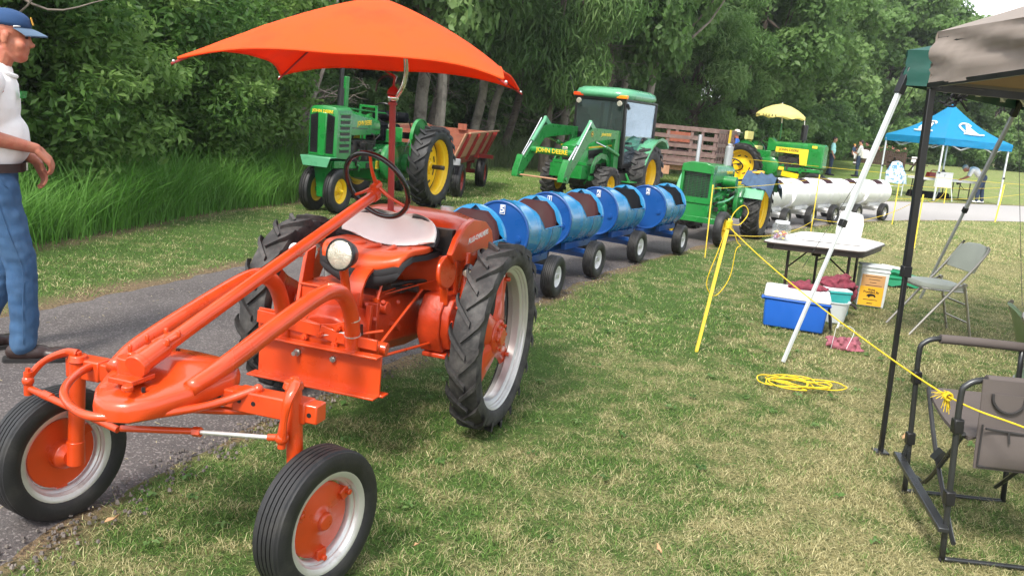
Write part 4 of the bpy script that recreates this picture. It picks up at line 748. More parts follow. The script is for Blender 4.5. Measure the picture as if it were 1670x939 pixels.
# ------------------------------------------------------------ green tractors
GR, YE = M['green'], M['yellow']
_tc = {}
def ywheel(parent, name, loc, Rt, Ri, w_, side, nl=0, hl=.03, sweep=.3, bw=.05, ribs=0, disc=.0, axle=0, rz=0, rimmat=None, tyremat=None, deep=.14, holes=0):
    rimmat = rimmat or YE; key = (Rt, Ri, w_, nl, ribs, sweep)
    if key not in _tc:
        rr = Rt-(hl if nl else 0); mb = tyre_mb(rr, Ri, w_, 40, ribs)
        if nl: lugs(mb, rr, Ri, w_*1.04, nl, hl, sweep, bw)
        o = mb.build('tyre', tyremat or M['rubber']); _tc[key] = o.data; bpy.data.objects.remove(o)
    mb = rim_mb(Ri, w_*.9, deep, 36); s = side; dy = disc*w_*s
    mb.lathe([(0, dy+.004*s), (Ri*.25, dy), (Ri*.42, dy-.03*s), (Ri*.7, dy-.012*s), (Ri*(1-deep), dy-.02*s), (Ri*(1-deep), dy-.032*s), (0, dy-.04*s)], (0, 0, 0), (0, 1, 0), 36)
    w = place_part(mb.build(name, rimmat, parent), loc, rz); link('tyre', _tc[key], w)
    h = MB(); h.lathe([(Ri*.2, dy-.005*s), (Ri*.19, dy+.05*s), (Ri*.13, dy+.06*s), (Ri*.12, dy+.09*s), (0, dy+.09*s)], (0, 0, 0), (0, 1, 0), 18)
    for k in range(6): a = k*PI/3; h.cyl((math.cos(a)*Ri*.3, dy-.01*s, math.sin(a)*Ri*.3), (math.cos(a)*Ri*.3, dy+.02*s, math.sin(a)*Ri*.3), Ri*.035, n=6)
    h.build('hub', rimmat, w)
    if axle: mb = MB(); mb.cyl((0, dy, 0), (0, dy+axle*s, 0), .038, n=14); mb.build('axle_shaft', M['dark'], w)
    if holes:
        mb = MB()
        for k in range(holes): a = (k+.5)*2*PI/holes; c = V(math.cos(a)*Ri*.62, dy-.012*s, math.sin(a)*Ri*.62); mb.prism([(x*.05, z*.018) for x, z in ((-1, -1), (1, -1), (1.1, 0), (1, 1), (-1, 1), (-1.1, 0))], (V(-math.sin(a), 0, math.cos(a)), V(math.cos(a), 0, math.sin(a))), .006, c)
        mb.build('rim_slots', M['dark'], w)['kind'] = 'stuff'
    return w
def boxy(mb, x0, x1, y0, y1, z0, z1): return mb.box(((x0+x1)/2, (y0+y1)/2, (z0+z1)/2), (abs(x1-x0), abs(y1-y0), abs(z1-z0)))
def hood_mb(st, rnd=.3):
    """st: (x, halfwidth, z0, z1) stations"""
    mb = MB(); rr = []
    for x, w_, z0, z1 in st:
        h = z1-z0; c = min(w_*rnd*2, h*.4); rr.append([V(x, y, z) for y, z in ((-w_, z0), (w_, z0), (w_, z1-c), (w_-c*.12, z1-c*.45), (w_-c*.45, z1-c*.12), (w_-c, z1), (0, z1+.012), (-w_+c, z1), (-w_+c*.45, z1-c*.12), (-w_+c*.12, z1-c*.45), (-w_, z1-c))])
    return mb.loft(rr)
def clutter(mb, x0, x1, y0, y1, z0, z1, n, seed):
    g = random.Random(seed)
    for i in range(n):
        c = V(g.uniform(x0, x1), g.uniform(y0, y1), g.uniform(z0, z1)); k = g.random(); s_ = g.uniform(.02, .06)
        if k < .35: mb.cyl(c-V(0, s_, 0), c+V(0, s_*.8, 0), s_*.7, n=10)
        elif k < .6: mb.box(c, (s_*2, s_*1.4, s_*1.6))
        else:
            d = V(g.uniform(-.2, .2), g.uniform(-.05, .05), g.uniform(-.15, .15)); mb.tube([c, c+d*.5+V(0, (y1-y0)*.3, .03), c+d], .009+g.random()*.008, 6, 3)
    return mb
def wheel_ring(mb, c, n_, r, t):
    n_ = Vector(n_).normalized(); u = n_.orthogonal().normalized(); v = n_.cross(u); c = Vector(c)
    mb.tube([c+u*math.cos(a)*r+v*math.sin(a)*r for a in np.linspace(0, 2*PI, 31)[:-1]], t, 6, closed=True)
    for k in range(3): a = .5+k*2*PI/3; mb.cyl(c, c+u*math.cos(a)*r+v*math.sin(a)*r, t*.7, n=6)
def row_crop(o, styled):
    for s in (1, -1):
        ywheel(o, 'front_wheel', (2.2, .2*s, .33), .33, .19, .15, s, ribs=3, disc=.1)
        ywheel(o, 'rear_wheel', (0, .75*s, .685), .685, .47, .30, s, nl=20, hl=.036, sweep=.27, bw=.065, disc=-.25, axle=.3, deep=.1, holes=8)
    mb = MB(); mb.loft([[V(2.2+x*k, y*k, z) for x, y in ((-.13, -.14), (.13, -.14), (.13, .14), (-.13, .14))] for k, z in ((.75, .22), (.8, .4), (1.0, .62), (1.25, .78))]); mb.cyl((2.2, -.16, .33), (2.2, .16, .33), .05, n=14); mb.build('front_pedestal', GR, o, bev=.015)
    for s in (1, -1): mb = MB(); mb.bar((2.35, .19*s, .725), (.8, .24*s, .68), .05, .11); mb.build('side_rail', GR, o, bev=.01)
    mb = MB(); mb.loft([[V(x, y, z) for y, z in ((-w_, z0), (w_, z0), (w_, z1), (w_*.7, z1+.05), (-w_*.7, z1+.05), (-w_, z1))] for x, w_, z0, z1 in ((1.05, .24, .45, .85), (.7, .28, .38, .95), (.2, .24, .40, 1.0), (-.35, .22, .42, .98))]); mb.cyl((0, -.62, .685), (0, .62, .685), .085, n=18); mb.cyl((0, -.34, .685), (0, .34, .685), .16, n=20); mb.build('transmission', GR, o, bev=.02)
    mb = MB(); boxy(mb, 1.0, 1.98, -.17, .17, .62, 1.08); clutter(mb, 1.05, 1.95, .14, .25, .68, 1.1, 34, 3); clutter(mb, 1.05, 1.95, -.25, -.14, .68, 1.1, 34, 5); mb.build('engine', M['dark'], o)
    mb = MB(); clutter(mb, .6, 1.9, .17, .27, .6, 1.0, 16, 7); clutter(mb, .6, 1.9, -.27, -.17, .6, 1.0, 16, 8); clutter(mb, -.2, .7, -.26, .26, .95, 1.1, 10, 9); mb.build('engine_fittings', GR, o)['kind'] = 'stuff'
    for s in (1, -1):
        mb = MB(); mb.lathe([(0, .06*s), (.24, .06*s), (.285, .03*s), (.29, -.03*s), (0, -.03*s)], (.80, .33*s, .74), (0, 1, 0), 30); mb.build('belt_pulley_cover', GR, o, bev=.006)
    mb = MB(); mb.cyl((.15, .0, 1.05), (-.22, 0, 1.12), .03, n=8); mb.loft([[V(x, y, z+.06*(y/.24)**2) for y in (-.24, -.12, 0, .12, .24)]+[V(x, y, z-.05) for y in (.24, .12, 0, -.12, -.24)] for x, z in ((.12, 1.16), (-.05, 1.15), (-.25, 1.17))]); mb.build('seat', M['cream'] if not styled else M['blackvinyl'], o)
    sw = MB(); wheel_ring(sw, (.36, 0, 1.5), (-.75, 0, .55), .21, .013); sw.build('steering_wheel', M['black'], o)
    for s in (1, -1):
        mb = MB(); A = [(math.cos(a)*.34, math.sin(a)*.34) for a in np.linspace(0, PI, 13)]; mb.prism([(-.34, -.28)]+[(.34, -.28)]+A, (V(1, 0, 0), V(0, 0, 1)), .02, (-.02, .47*s, 1.12)); mb.lathe([(.345, .03), (.345, -.03), (.33, -.03), (.33, .03)], (-.02, .47*s, 1.12), (0, 1, 0), 16, a0=PI, a1=2*PI, closed=True); mb.build('fender', GR, o)
# row crop tractor beside the wood
JA = thing('row_crop_tractor', 'green two cylinder row crop tractor with narrow twin front wheels by tall grass', 'tractor', (-2.28, 15.09, 0), -107.4)
row_crop(JA, True)
mb = hood_mb([(2.38, .20, .86, 1.50), (2.35, .235, .82, 1.56), (1.93, .235, .80, 1.575), (1.92, .225, .80, 1.56)], .22); RS = mb.build('radiator_shell', GR, JA, ang=30)
for s in (1, -1):
    for k in range(7):
        mb = MB(); z = .90+k*.085; boxy(mb, 1.99, 2.27, .232*s, .2385*s, z, z+.045); mb.build('louver_opening', M['black'], RS)
        mb = MB(); mb.bar((1.985, .242*s, z+.052), (2.275, .242*s, z+.052), .016, .018); mb.build('louver_lip', GR, RS, bev=.003)
    mb = MB(); mb.prism([(.07*s, .88), (.19*s, .88), (.20*s, 1.42), (.08*s, 1.46)], (V(0, 1, 0), V(0, 0, 1)), .02, (2.375, 0, 0))
    for k in range(24): mb.bar((2.386, .075*s, .895+k*.022), (2.386, .195*s, .895+k*.022), .006, .008)
    mb.build('grille_screen', M['black'], RS)
mb = MB(); mb.prism([(-.06, .84), (.06, .84), (.07, 1.2), (.075, 1.47), (-.075, 1.47), (-.07, 1.2)], (V(0, 1, 0), V(0, 0, 1)), .05, (2.375, 0, 0)); mb.build('nose_strip', GR, RS, bev=.015)
mb = hood_mb([(1.935, .225, 1.22, 1.545), (1.9, .23, 1.16, 1.545), (1.3, .225, 1.17, 1.47), (.93, .20, 1.18, 1.40), (.90, .16, 1.2, 1.36)], .3); HD_ = mb.build('hood', GR, JA, ang=32)
for s in (1, -1):
    text('hood_lettering', 'JOHN DEERE', M['decal'], HD_, (1.52, .2315*s, 1.345), (-s, 0, .055*0+(.05 if s > 0 else -.05)), (0, 0, 1), .10, .001, .02, xs=.8)
    mb = MB(); mb.bar((1.93, .237*s, 1.27), (.92, .212*s, 1.25), .004, .012); mb.build('hood_seam', M['dark'], HD_)
text('nose_lettering', 'JOHN DEERE', M['decal'], RS, (2.392, 0, 1.485), (0, 1, 0), (0, 0, 1), .06, .001, .02)
mb = MB(); mb.bar((1.15, .268, .70), (.97, .27, .68), .006, .13); pl = mb.build('yellow_plate', M['decal'], JA); mb = MB(); [mb.bar((1.13, .2725, .73-k*.022), (.99, .2745, .715-k*.022), .002, .006) for k in range(4)]; mb.build('plate_print', M['dark'], pl)
mb = MB(); mb.cyl((1.93, .02, 1.55), (1.93, .02, 1.84), .052, n=16); mb.cyl((1.93, .02, 1.84), (1.93, .02, 2.45), .035, n=14); mb.build('exhaust_stack', M['black'], JA)
mb = MB(); mb.cyl((1.71, -.02, 1.52), (1.71, -.02, 2.02), .046, n=16); mb.build('air_stack', GR, JA, bev=.008)
mb = MB(); mb.cyl((1.66, .04, 1.55), (.36, 0, 1.5), .014, n=10); mb.bar((.98, .16, 1.15), (.98, .14, 1.62), .04, .035); mb.bar((.98, -.16, 1.15), (.98, -.14, 1.62), .04, .035); mb.bar((.98, -.16, 1.60), (.98, .16, 1.60), .04, .035); mb.build('steering_support', GR, JA, bev=.004)
mb = MB(); mb.box((2.44, 0, .83), (.20, .50, .012)); mb.prism([(-.25, 0), (.25, 0), (.20, -.14), (-.20, -.14)], (V(0, 1, 0), V(0, 0, 1)), .012, (2.54, 0, .83)); mb.build('front_shelf', M['palegreen'], JA, bev=.004)
mb = MB(); mb.cyl((.2, -.3, 1.46), (.2, .32, 1.46), .085, n=16); mb.cyl((.3, -.22, 1.25), (.3, .22, 1.25), .10, n=14); mb.box((.55, 0, 1.2), (.35, .34, .28)); mb.build('battery_box', M['blackvinyl'], JA, bev=.02)
mb = MB(); mb.lathe([(0, -.07), (.05, -.05), (.066, 0), (.062, .012)], (.72, .30, 1.32), (1, .15, 0), 18); hl = mb.build('headlamp', GR, JA); mb = MB(); mb.lathe([(0, .02), (.04, .018), (.06, .01)], (.72, .30, 1.32), (1, .15, 0), 18); mb.build('lens', M['lens'], hl)
mb = MB(); mb.tube([(.1, .3, 1.45), (.05, .36, 1.2), (.0, .36, .95)], .012, 6, 3); mb.tube([(-.05, .33, 1.4), (.15, .4, 1.2), (.3, .36, .9)], .010, 6, 3); mb.build('levers', M['black'], JA)
mb = MB(); mb.bar((.45, .3, 1.05), (.45, .3, 1.30), .14, .02); mb.box((.5, 0, 1.15), (.3, .5, .22)); mb.build('dash_panel', GR, JA, bev=.01)
# red wagon behind it
RW = thing('red_farm_wagon', 'flared red wooden wagon with red stakes hitched behind the row crop tractor', 'wagon', (-1.85, 16.98, 0), -96.5)
for x in (0, -2.75):
    for s in (1, -1): ywheel(RW, 'wheel', (x, .6*s, .32), .32, .20, .20, s, ribs=3, rimmat=M['red'], disc=0)
    mb = MB(); mb.bar((x, -.58, .33), (x, .58, .33), .09, .09); mb.bar((x, -.42, .56), (x, .42, .56), .12, .10); mb.bar((x, -.30, .33), (x, -.30, .60), .08, .08); mb.bar((x, .30, .33), (x, .30, .60), .08, .08); mb.build('axle', M['red'], RW, bev=.006)
mb = MB(); mb.bar((.3, 0, .40), (-2.75, 0, .40), .08, .10); mb.bar((.0, 0, .40), (1.25, 0, .42), .05, .05); mb.bar((.45, .38, .64), (-3.3, .38, .64), .08, .12); mb.bar((.45, -.38, .64), (-3.3, -.38, .64), .08, .12); mb.build('running_gear', M['red'], RW, bev=.006)
mb = MB(); mb.bar((.42, -.70, .70), (.42, .70, .70), .10, .12); mb.build('front_bolster', M['greypole'], RW, bev=.004)
mb = MB(); boxy(mb, .40, -3.3, -.5, .5, .71, .74); mb.build('wagon_floor', M['redwood'], RW)
for x, n_ in ((.36, 'front_board'), (-3.26, 'rear_board')):
    for k in range(2): mb = MB(); z0, z1 = .75+k*.24, .985+k*.24; f0, f1 = .52+.42*(z0-.75), .52+.42*(z1-.75); mb.prism([(-f0, z0), (f0, z0), (f1, z1), (-f1, z1)], (V(0, 1, 0), V(0, 0, 1)), .03, (x, 0, 0)); mb.build('board', M['redwood'], RW, bev=.003)
for s in (1, -1):
    for k in range(2):
        z0, z1 = .75+k*.25, .995+k*.25; y0, y1 = .53+.42*(z0-.75), .53+.42*(z1-.75); mb = MB(); mb.loft([[V(x, (y0)*s, z0), V(x, (y1)*s, z1), V(x, (y1+.03)*s, z1), V(x, (y0+.03)*s, z0)] for x in (.40, -3.3)]); mb.build('side_board', M['tanwood'] if s > 0 else M['redwood'], RW, bev=.003)
    for x in (.15, -.9, -2.0, -2.9, -3.2):
        mb = MB(); mb.bar((x, .565*s, .68), (x, .80*s, 1.24), .06, .05, up=(1, 0, 0)); mb.build('stake', M['red'], RW, bev=.003)
    mb = MB(); mb.bar((.40, .83*s, 1.255), (-3.3, .83*s, 1.255), .045, .03); mb.build('top_rail', M['tanwood'], RW, bev=.003)
mb = MB(); mb.bar((-2.6, -.5, .69), (-2.6, .86, .69), .10, .08); mb.build('rear_bolster', M['red'], RW)
mb = MB(); mb.bar((-3.2, .0, 1.2), (-3.2, .0, 1.34), .2, .06); mb.build('rear_post', M['redwood'], RW)
# cab tractor with front loader
CT = thing('cab_tractor', 'green cab tractor with raised loader arms and no bucket', 'tractor', (2.108, 20.116, 0), -119.7, None, 1.026)
for s in (1, -1):
    ywheel(CT, 'front_wheel', (1.75, .60*s, .385), .385, .21, .28, s, nl=15, hl=.035, sweep=.22, bw=.085, disc=.05, tyremat=M['rubber_dusty'])
    ywheel(CT, 'rear_wheel', (0, .69*s, .615), .615, .33, .42, s, nl=16, hl=.045, sweep=.24, bw=.11, disc=-.1, tyremat=M['rubber_dusty'])
mb = hood_mb([(2.32, .22, .82, 1.12), (2.25, .27, .78, 1.18), (1.9, .31, .78, 1.27), (1.3, .33, .82, 1.36), (.95, .33, .85, 1.38)], .35); HH = mb.build('hood', GR, CT, ang=35)
mb = MB(); boxy(mb, 2.30, 2.335, -.17, .17, .84, 1.0); [mb.bar((1.5, .325*s, 1.02), (2.1, .30*s, .98), .012, .17) for s in (1, -1)]; mb.build('grille_mesh', M['black'], HH)
for s in (1, -1): mb = MB(); mb.box((2.322, .13*s, 1.06), (.02, .12, .07)); mb.build('headlamp', M['lens'], HH, bev=.01)
for s in (1, -1): mb = MB(); mb.bar((2.15, .318*s, 1.12), (1.1, .343*s, 1.18), .004, .03); mb.build('hood_stripe', M['decal'], HH)
mb = MB(); boxy(mb, -.45, 2.2, -.22, .22, .42, .80); mb.cyl((0, -.6, .615), (0, .6, .615), .13, n=16); mb.bar((1.75, -.5, .40), (1.75, .5, .40), .14, .14); boxy(mb, .6, 1.2, .25, .6, .38, .62); clutter(mb, 1.2, 2.1, .2, .3, .5, .85, 14, 3); mb.build('chassis', M['dark'], CT)
mb = MB(); boxy(mb, 2.05, 2.45, -.36, .36, .50, .76); mb.bar((2.3, -.38, .8), (2.3, .38, .8), .06, .06); clutter(mb, 1.2, 2.2, .26, .36, .5, .75, 10, 5); mb.bar((1.0, .42, .52), (2.2, .42, .52), .05, .09); mb.bar((1.0, -.42, .52), (2.2, -.42, .52), .05, .09); mb.build('loader_frame', GR, CT, bev=.01)
# cab
cabz, cabt = .82, 2.14
mb = MB()
for s in (1, -1):
    for a, b_ in (((1.02, .58, .78), (1.16, .56, 2.14)), ((-.55, .58, 1.25), (-.58, .55, 2.14)), ((.1, .60, 1.38), (.16, .57, 2.14)) if False else ((-.55, .58, 1.25), (-.6, .55, 2.14))): mb.bar((a[0], a[1]*s, a[2]), (b_[0], b_[1]*s, b_[2]), .055, .07)
    mb.bar((1.16, .56*s, 2.13), (-.6, .55*s, 2.13), .06, .05); mb.bar((1.02, .58*s, .80), (.50, .58*s, .80), .05, .05); mb.bar((.5, .6*s, .80), (-.02, .6*s, 1.36), .05, .05); mb.bar((-.02, .6*s, 1.36), (-.55, .58*s, 1.30), .05, .05)
mb.bar((1.16, -.56, 2.12), (1.16, .56, 2.12), .05, .06); mb.bar((-.6, -.55, 2.12), (-.6, .55, 2.12), .05, .06); mb.bar((1.08, -.57, 1.38), (1.08, .57, 1.38), .05, .05); boxy(mb, -.6, 1.0, -.56, .56, .72, .80); boxy(mb, -.62, -.55, -.56, .56, .8, 1.3); boxy(mb, .98, 1.06, -.56, .56, .78, 1.38)
CB = mb.build('cab_frame', M['black'], CT, bev=.008)
mb = MB(); mb.prism([(-.54, 1.40), (.54, 1.40), (.54, 2.10), (-.54, 2.10)], (V(0, 1, 0), V(.1, 0, 1)), .008, (.975, 0, 0)); mb.build('windscreen', M['cabfront'], CB)
for s in (1, -1):
    mb = MB(); mb.prism([(.53, .84), (.99, .84), (1.125, 2.10), (-.55, 2.10), (-.53, 1.36), (.02, 1.40)], (V(1, 0, 0), V(0, -.02*s, 1)), .008, (0, .60*s, 0)); dr = mb.build('door', M['cabglass'], CB)
    mb = MB(); mb.bar((.88, .612*s, 1.25), (.72, .612*s, 1.25), .03, .05); mb.build('handle', M['black'], CB)
mb = MB(); mb.prism([(-.5, 1.34), (.5, 1.34), (.5, 2.10), (-.5, 2.10)], (V(0, 1, 0), V(0, 0, 1)), .008, (-.60, 0, 0)); mb.build('rear_window', M['cabglass'], CB)
mb = MB(); rr = []
for k, z in ((.97, 2.15), (1.02, 2.19), (1.03, 2.24), (.98, 2.31), (.85, 2.355), (.5, 2.375)): rr.append([V(.36+.90*k*(abs(c)**.4)*math.copysign(1, c), .66*k*(abs(s_)**.45)*math.copysign(1, s_), z+(.02*(1-k))) for c, s_ in [(math.cos(a), math.sin(a)) for a in np.linspace(0, 2*PI, 33)[:-1]]])
mb.loft(rr); RFc = mb.build('cab_roof', M['palegreen'], CT, ang=60)
mb = MB(); boxy(mb, -.52, 1.22, -.6, .6, 2.11, 2.155); mb.build('roof_lining', M['black'], RFc, bev=.01)
for s, c in ((1, 'amber'), (-1, 'redlens')): mb = MB(); mb.box((1.20, .50*s, 2.185), (.10, .24, .075)); mb.build('marker_light', M[c], RFc, bev=.015)
for s in (1, -1): mb = MB(); mb.lathe([(0, -.05), (.045, -.04), (.06, .01), (.05, .03), (0, .035)], (1.24, .47*s, 2.05), (1, 0, -.1), 18); mb.build('work_light', M['lens'], RFc)
mb = MB(); mb.cyl((1.15, -.6, 2.13), (1.22, -.78, 2.62), .006, n=6); mb.bar((1.14, .6, 2.05), (1.16, .66, 1.95), .03, .06); mb.build('aerial', M['black'], RFc)
mb = MB(); mb.box((.0, 0, 1.05), (.5, .5, .16)); mb.box((-.24, 0, 1.42), (.16, .48, .70)); mb.box((-.26, 0, 1.84), (.12, .26, .18)); mb.build('seat', M['blackvinyl'], CT, bev=.04)
mb = MB(); wheel_ring(mb, (.62, 0, 1.42), (-.6, 0, .8), .19, .014); mb.bar((.62, 0, 1.42), (.85, 0, .85), .09, .09); mb.bar((.85, -.25, 1.2), (.85, .25, 1.2), .2, .25); mb.box((1.05, 0, 1.75), (.04, .06, .6)); mb.build('steering_console', M['dark'], CT, bev=.01)
for s in (1, -1):
    mb = MB(); P = [(.52, .80), (.38, 1.0), (.2, 1.18), (0, 1.30), (-.25, 1.36), (-.52, 1.32), (-.68, 1.18)]; rr = []
    for i, (x, z) in enumerate(P):
        a = P[max(i-1, 0)]; b_ = P[min(i+1, len(P)-1)]; d = V(b_[0]-a[0], 0, b_[1]-a[1]).normalized(); nn = V(d.z, 0, -d.x)*(-1)
        rr.append([V(x, .56*s, z)+nn*q_ for q_ in (.0,)]+[V(x, .80*s, z)+nn*.02, V(x, .92*s, z)-nn*.0, V(x, .93*s, z)-nn*.06, V(x, .91*s, z)-nn*.06, V(x, .90*s, z)-nn*.02, V(x, .56*s, z)-nn*.02])
    mb.loft(rr); mb.build('rear_fender', M['palegreen'], CT, ang=50)
    mb = MB(); P = [(1.30, .72), (1.36, .88), (1.55, 1.0), (1.8, 1.03), (2.05, .95), (2.2, .75), (2.2, .62), (2.1, .62), (2.02, .82), (1.8, .92), (1.55, .88), (1.42, .72)]; mb.prism(P, (V(1, 0, 0), V(0, 0, 1)), .03, (0, .44*s, 0)); mb.build('brush_guard', GR, CT, bev=.006)
    mb = MB(); y = .50*s; mb.prism([(1.10, .55), (1.32, .55), (1.40, 1.1), (1.36, 1.50), (1.16, 1.50), (1.14, 1.0)], (V(1, 0, 0), V(0, 0, 1)), .07, (0, y, 0)); mb.build('loader_tower', GR, CT, bev=.008)
    mb = MB(); mb.prism([(1.18, 1.34), (1.25, 1.50), (2.45, 1.52), (2.70, 1.46), (3.45, .72), (3.42, .56), (3.28, .60), (2.60, 1.22), (2.35, 1.26)], (V(1, 0, 0), V(0, 0, 1)), .065, (0, y, 0)); AR = mb.build('loader_arm', GR, CT, bev=.008)
    mb = MB(); mb.prism([(3.33, .80), (3.46, .90), (3.60, .62), (3.62, .48), (3.40, .46), (3.34, .6)], (V(1, 0, 0), V(0, 0, 1)), .13, (0, y, 0)); mb.cyl((3.5, y-.09, .54), (3.5, y+.09, .54), .04, n=12); mb.build('bucket_coupler', GR, AR, bev=.006)
    mb = MB(); mb.mat(0); mb.cyl((1.22, y+.05*s, 1.0), (1.85, y+.05*s, 1.16), .042, n=12); mb.mat(1); mb.cyl((1.85, y+.05*s, 1.16), (2.35, y+.05*s, 1.25), .02, n=10); mb.build('lift_cylinder', [GR, M['chrome']], AR)
    mb = MB(); mb.mat(0); mb.cyl((2.60, y, 1.60), (3.05, y, 1.16), .04, n=12); mb.bar((2.4, y, 1.48), (2.62, y, 1.62), .06, .10); mb.mat(1); mb.cyl((3.05, y, 1.16), (3.5, y, .74), .02, n=10); mb.cyl((2.66, y+.05*s, 1.62), (3.3, y+.05*s, .90), .012, n=8); mb.build('tilt_cylinder', [M['palegreen'], M['chrome']], AR)
    mb = MB(); mb.lathe([(0, .002), (.055, .002)], (2.52, y+.034*s, 1.40), (0, s, 0), 20); em = mb.build('round_emblem', M['blackdecal'], AR); mb = MB(); mb.lathe([(.045, .003), (.052, .003)], (2.52, y+.034*s, 1.40), (0, s, 0), 20); mb.prism([(-.03, -.02), (.0, -.01), (.03, .0), (.02, .02), (.0, .015), (-.02, .03)], (V(1, 0, 0), V(0, 0, 1)), .004, (2.52, y+.036*s, 1.40)); mb.build('emblem_print', M['decal'], AR)
    mb = MB(); mb.bar((.62, .70*s, .45), (1.0, .70*s, .45), .22, .025); mb.bar((.8, .6*s, .62), (.8, .7*s, .45), .04, .04); mb.build('step', GR, CT, bev=.006)
    text('arm_lettering', 'JOHN DEERE', M['decal'], AR, (1.85, y+.0345*s, 1.40), (-s, 0, 0), (0, 0, 1), .08, .001, .02)
mb = MB(); mb.cyl((3.05, -.5, 1.0), (3.05, .5, 1.0), .07, n=18); XB = mb.build('cross_tube', GR, CT)
text('crossbar_lettering', 'JOHN DEERE', M['decal'], XB, (3.121, 0, 1.01), (0, 1, 0), (.15, 0, 1), .12, .001, .025)
mb = MB(); mb.cyl((3.52, -.5, .52), (3.52, .5, .52), .016, n=8); mb.build('pin_rod', M['tanwood'], CT)
# antique tractor pulling the white barrels
AT = thing('antique_tractor', 'antique green tractor with black radiator grille and flywheel on the path', 'tractor', (3.561, 15.155, 0), -118.6, None, .875)
for s in (1, -1):
    ywheel(AT, 'front_wheel', (2.0, (.55 if s > 0 else -.42), .31), .31, .185, .15, s, disc=.1)
    ywheel(AT, 'rear_wheel', (0, .64*s, .585), .585, .38, .33, s, nl=18, hl=.035, sweep=.30, bw=.065, disc=-.1, tyremat=M['rubber_dusty'])
mb = MB(); boxy(mb, 1.86, 2.06, -.29, .29, .70, .80); boxy(mb, 1.86, 2.06, -.29, -.24, .80, 1.26); boxy(mb, 1.86, 2.06, .24, .29, .80, 1.26); mb.prism([(-.29, 1.26), (.29, 1.26), (.29, 1.38), (.14, 1.43), (-.14, 1.43), (-.29, 1.38)], (V(0, 1, 0), V(0, 0, 1)), .22, (1.95, 0, 0)); boxy(mb, 1.80, 2.04, -.28, .28, .46, .70); RD = mb.build('radiator', GR, AT, bev=.012)
mb = MB(); boxy(mb, 1.93, 1.98, -.24, .24, .80, 1.26); mb.build('radiator_core', M['black'], RD)
mb = MB()
for k in range(16): mb.cyl((2.0, -.24, .815+k*.029), (2.0, .24, .815+k*.029), .0026, n=5)
for k in range(5): mb.cyl((2.003, -.16+k*.08, .8), (2.003, -.16+k*.08, 1.26), .0026, n=5)
mb.build('grille_wires', M['green'], RD)['kind'] = 'stuff'
mb = hood_mb([(1.86, .25, 1.06, 1.40), (1.2, .245, 1.08, 1.39), (.45, .23, 1.08, 1.36), (.42, .2, 1.1, 1.33)], .3); HA = mb.build('hood', GR, AT, ang=35)
for s in (1, -1): text('hood_lettering', 'JOHN DEERE', M['decal'], HA, (.85, .241*s, 1.25), (-s, 0, 0), (0, 0, 1), .075, .001, .02)
mb = MB(); mb.loft([[V(x, y, z) for y, z in ((-w_, z0), (w_, z0), (w_, z1), (w_*.7, z1+.06), (-w_*.7, z1+.06), (-w_, z1))] for x, w_, z0, z1 in ((1.75, .2, .45, .75), (1.2, .25, .42, .85), (.4, .3, .36, .95), (-.35, .28, .38, .9))]); mb.cyl((0, -.5, .585), (0, .5, .585), .12, n=18); mb.build('gear_case', GR, AT, bev=.02)
mb = MB(); mb.cyl((1.15, .22, 1.10), (1.15, .48, 1.10), .10, n=18); mb.cyl((.9, .2, 1.02), (.9, .4, 1.02), .08, n=16); mb.cyl((1.35, .25, .62), (1.35, .40, .62), .08, n=14); clutter(mb, .5, 1.7, .22, .38, .5, 1.0, 20, 12); mb.build('engine_fittings', GR, AT, bev=.005)['kind'] = 'stuff'
mb = MB(); boxy(mb, .5, 1.8, -.18, .18, .75, 1.08); clutter(mb, .5, 1.8, .2, .34, .55, 1.05, 16, 14); mb.build('engine', M['dark'], AT)
mb = MB(); mb.lathe([(0, .03), (.20, .03), (.24, .045), (.30, .045), (.315, .03), (.315, -.03), (0, -.03)], (.72, .46, .72), (0, 1, 0), 36); mb.lathe([(0, .08), (.06, .07), (.07, .03)], (.72, .46, .72), (0, 1, 0), 20); mb.build('flywheel', GR, AT, bev=.004)
mb = MB(); mb.bar((2.0, -.45, .42), (2.0, .50, .42), .10, .10); mb.bar((2.02, .24, .52), (1.35, .36, .36), .05, .10); mb.bar((2.02, -.24, .52), (1.35, -.36, .36), .05, .10); mb.build('front_axle', GR, AT, bev=.008)
mb = MB(); mb.tube([(1.6, .3, .72), (1.3, .38, .76), (.95, .42, .85), (.85, .4, .95)], .018, 8, 4); mb.tube([(1.85, .3, .42), (1.4, .42, .40), (.9, .40, .45)], .014, 8, 4); mb.build('pipe', M['palegreen'], AT)
mb = MB(); mb.cyl((.52, .08, 1.05), (.52, .08, 1.36), .04, n=12); mb.cyl((.52, .08, 1.36), (.52, .08, 1.73), .075, n=14); mb.cyl((.52, .08, 1.73), (.52, .08, 1.78), .045, n=12); mb.build('exhaust_muffler', M['greypole'], AT, bev=.01)
mb = MB(); mb.cyl((1.80, -.12, 1.36), (1.74, -.14, 1.9), .035, n=12); mb.build('intake_pipe', M['greypole'], AT)
for s in (1, -1):
    mb = MB(); rr = []
    for a in np.linspace(R(20), R(150), 10): rr.append([V(math.cos(a)*r, y*s, .585+math.sin(a)*r) for r, y in ((.66, .46), (.66, .84), (.64, .86), (.645, .46))])
    mb.loft(rr); mb.build('rear_fender', M['palegreen'], AT)
sw = MB(); wheel_ring(sw, (.05, .05, 1.38), (-.6, 0, .8), .2, .014); sw.cyl((.05, .05, 1.38), (.5, .05, 1.15), .02, n=8); sw.build('steering_wheel', M['black'], AT)
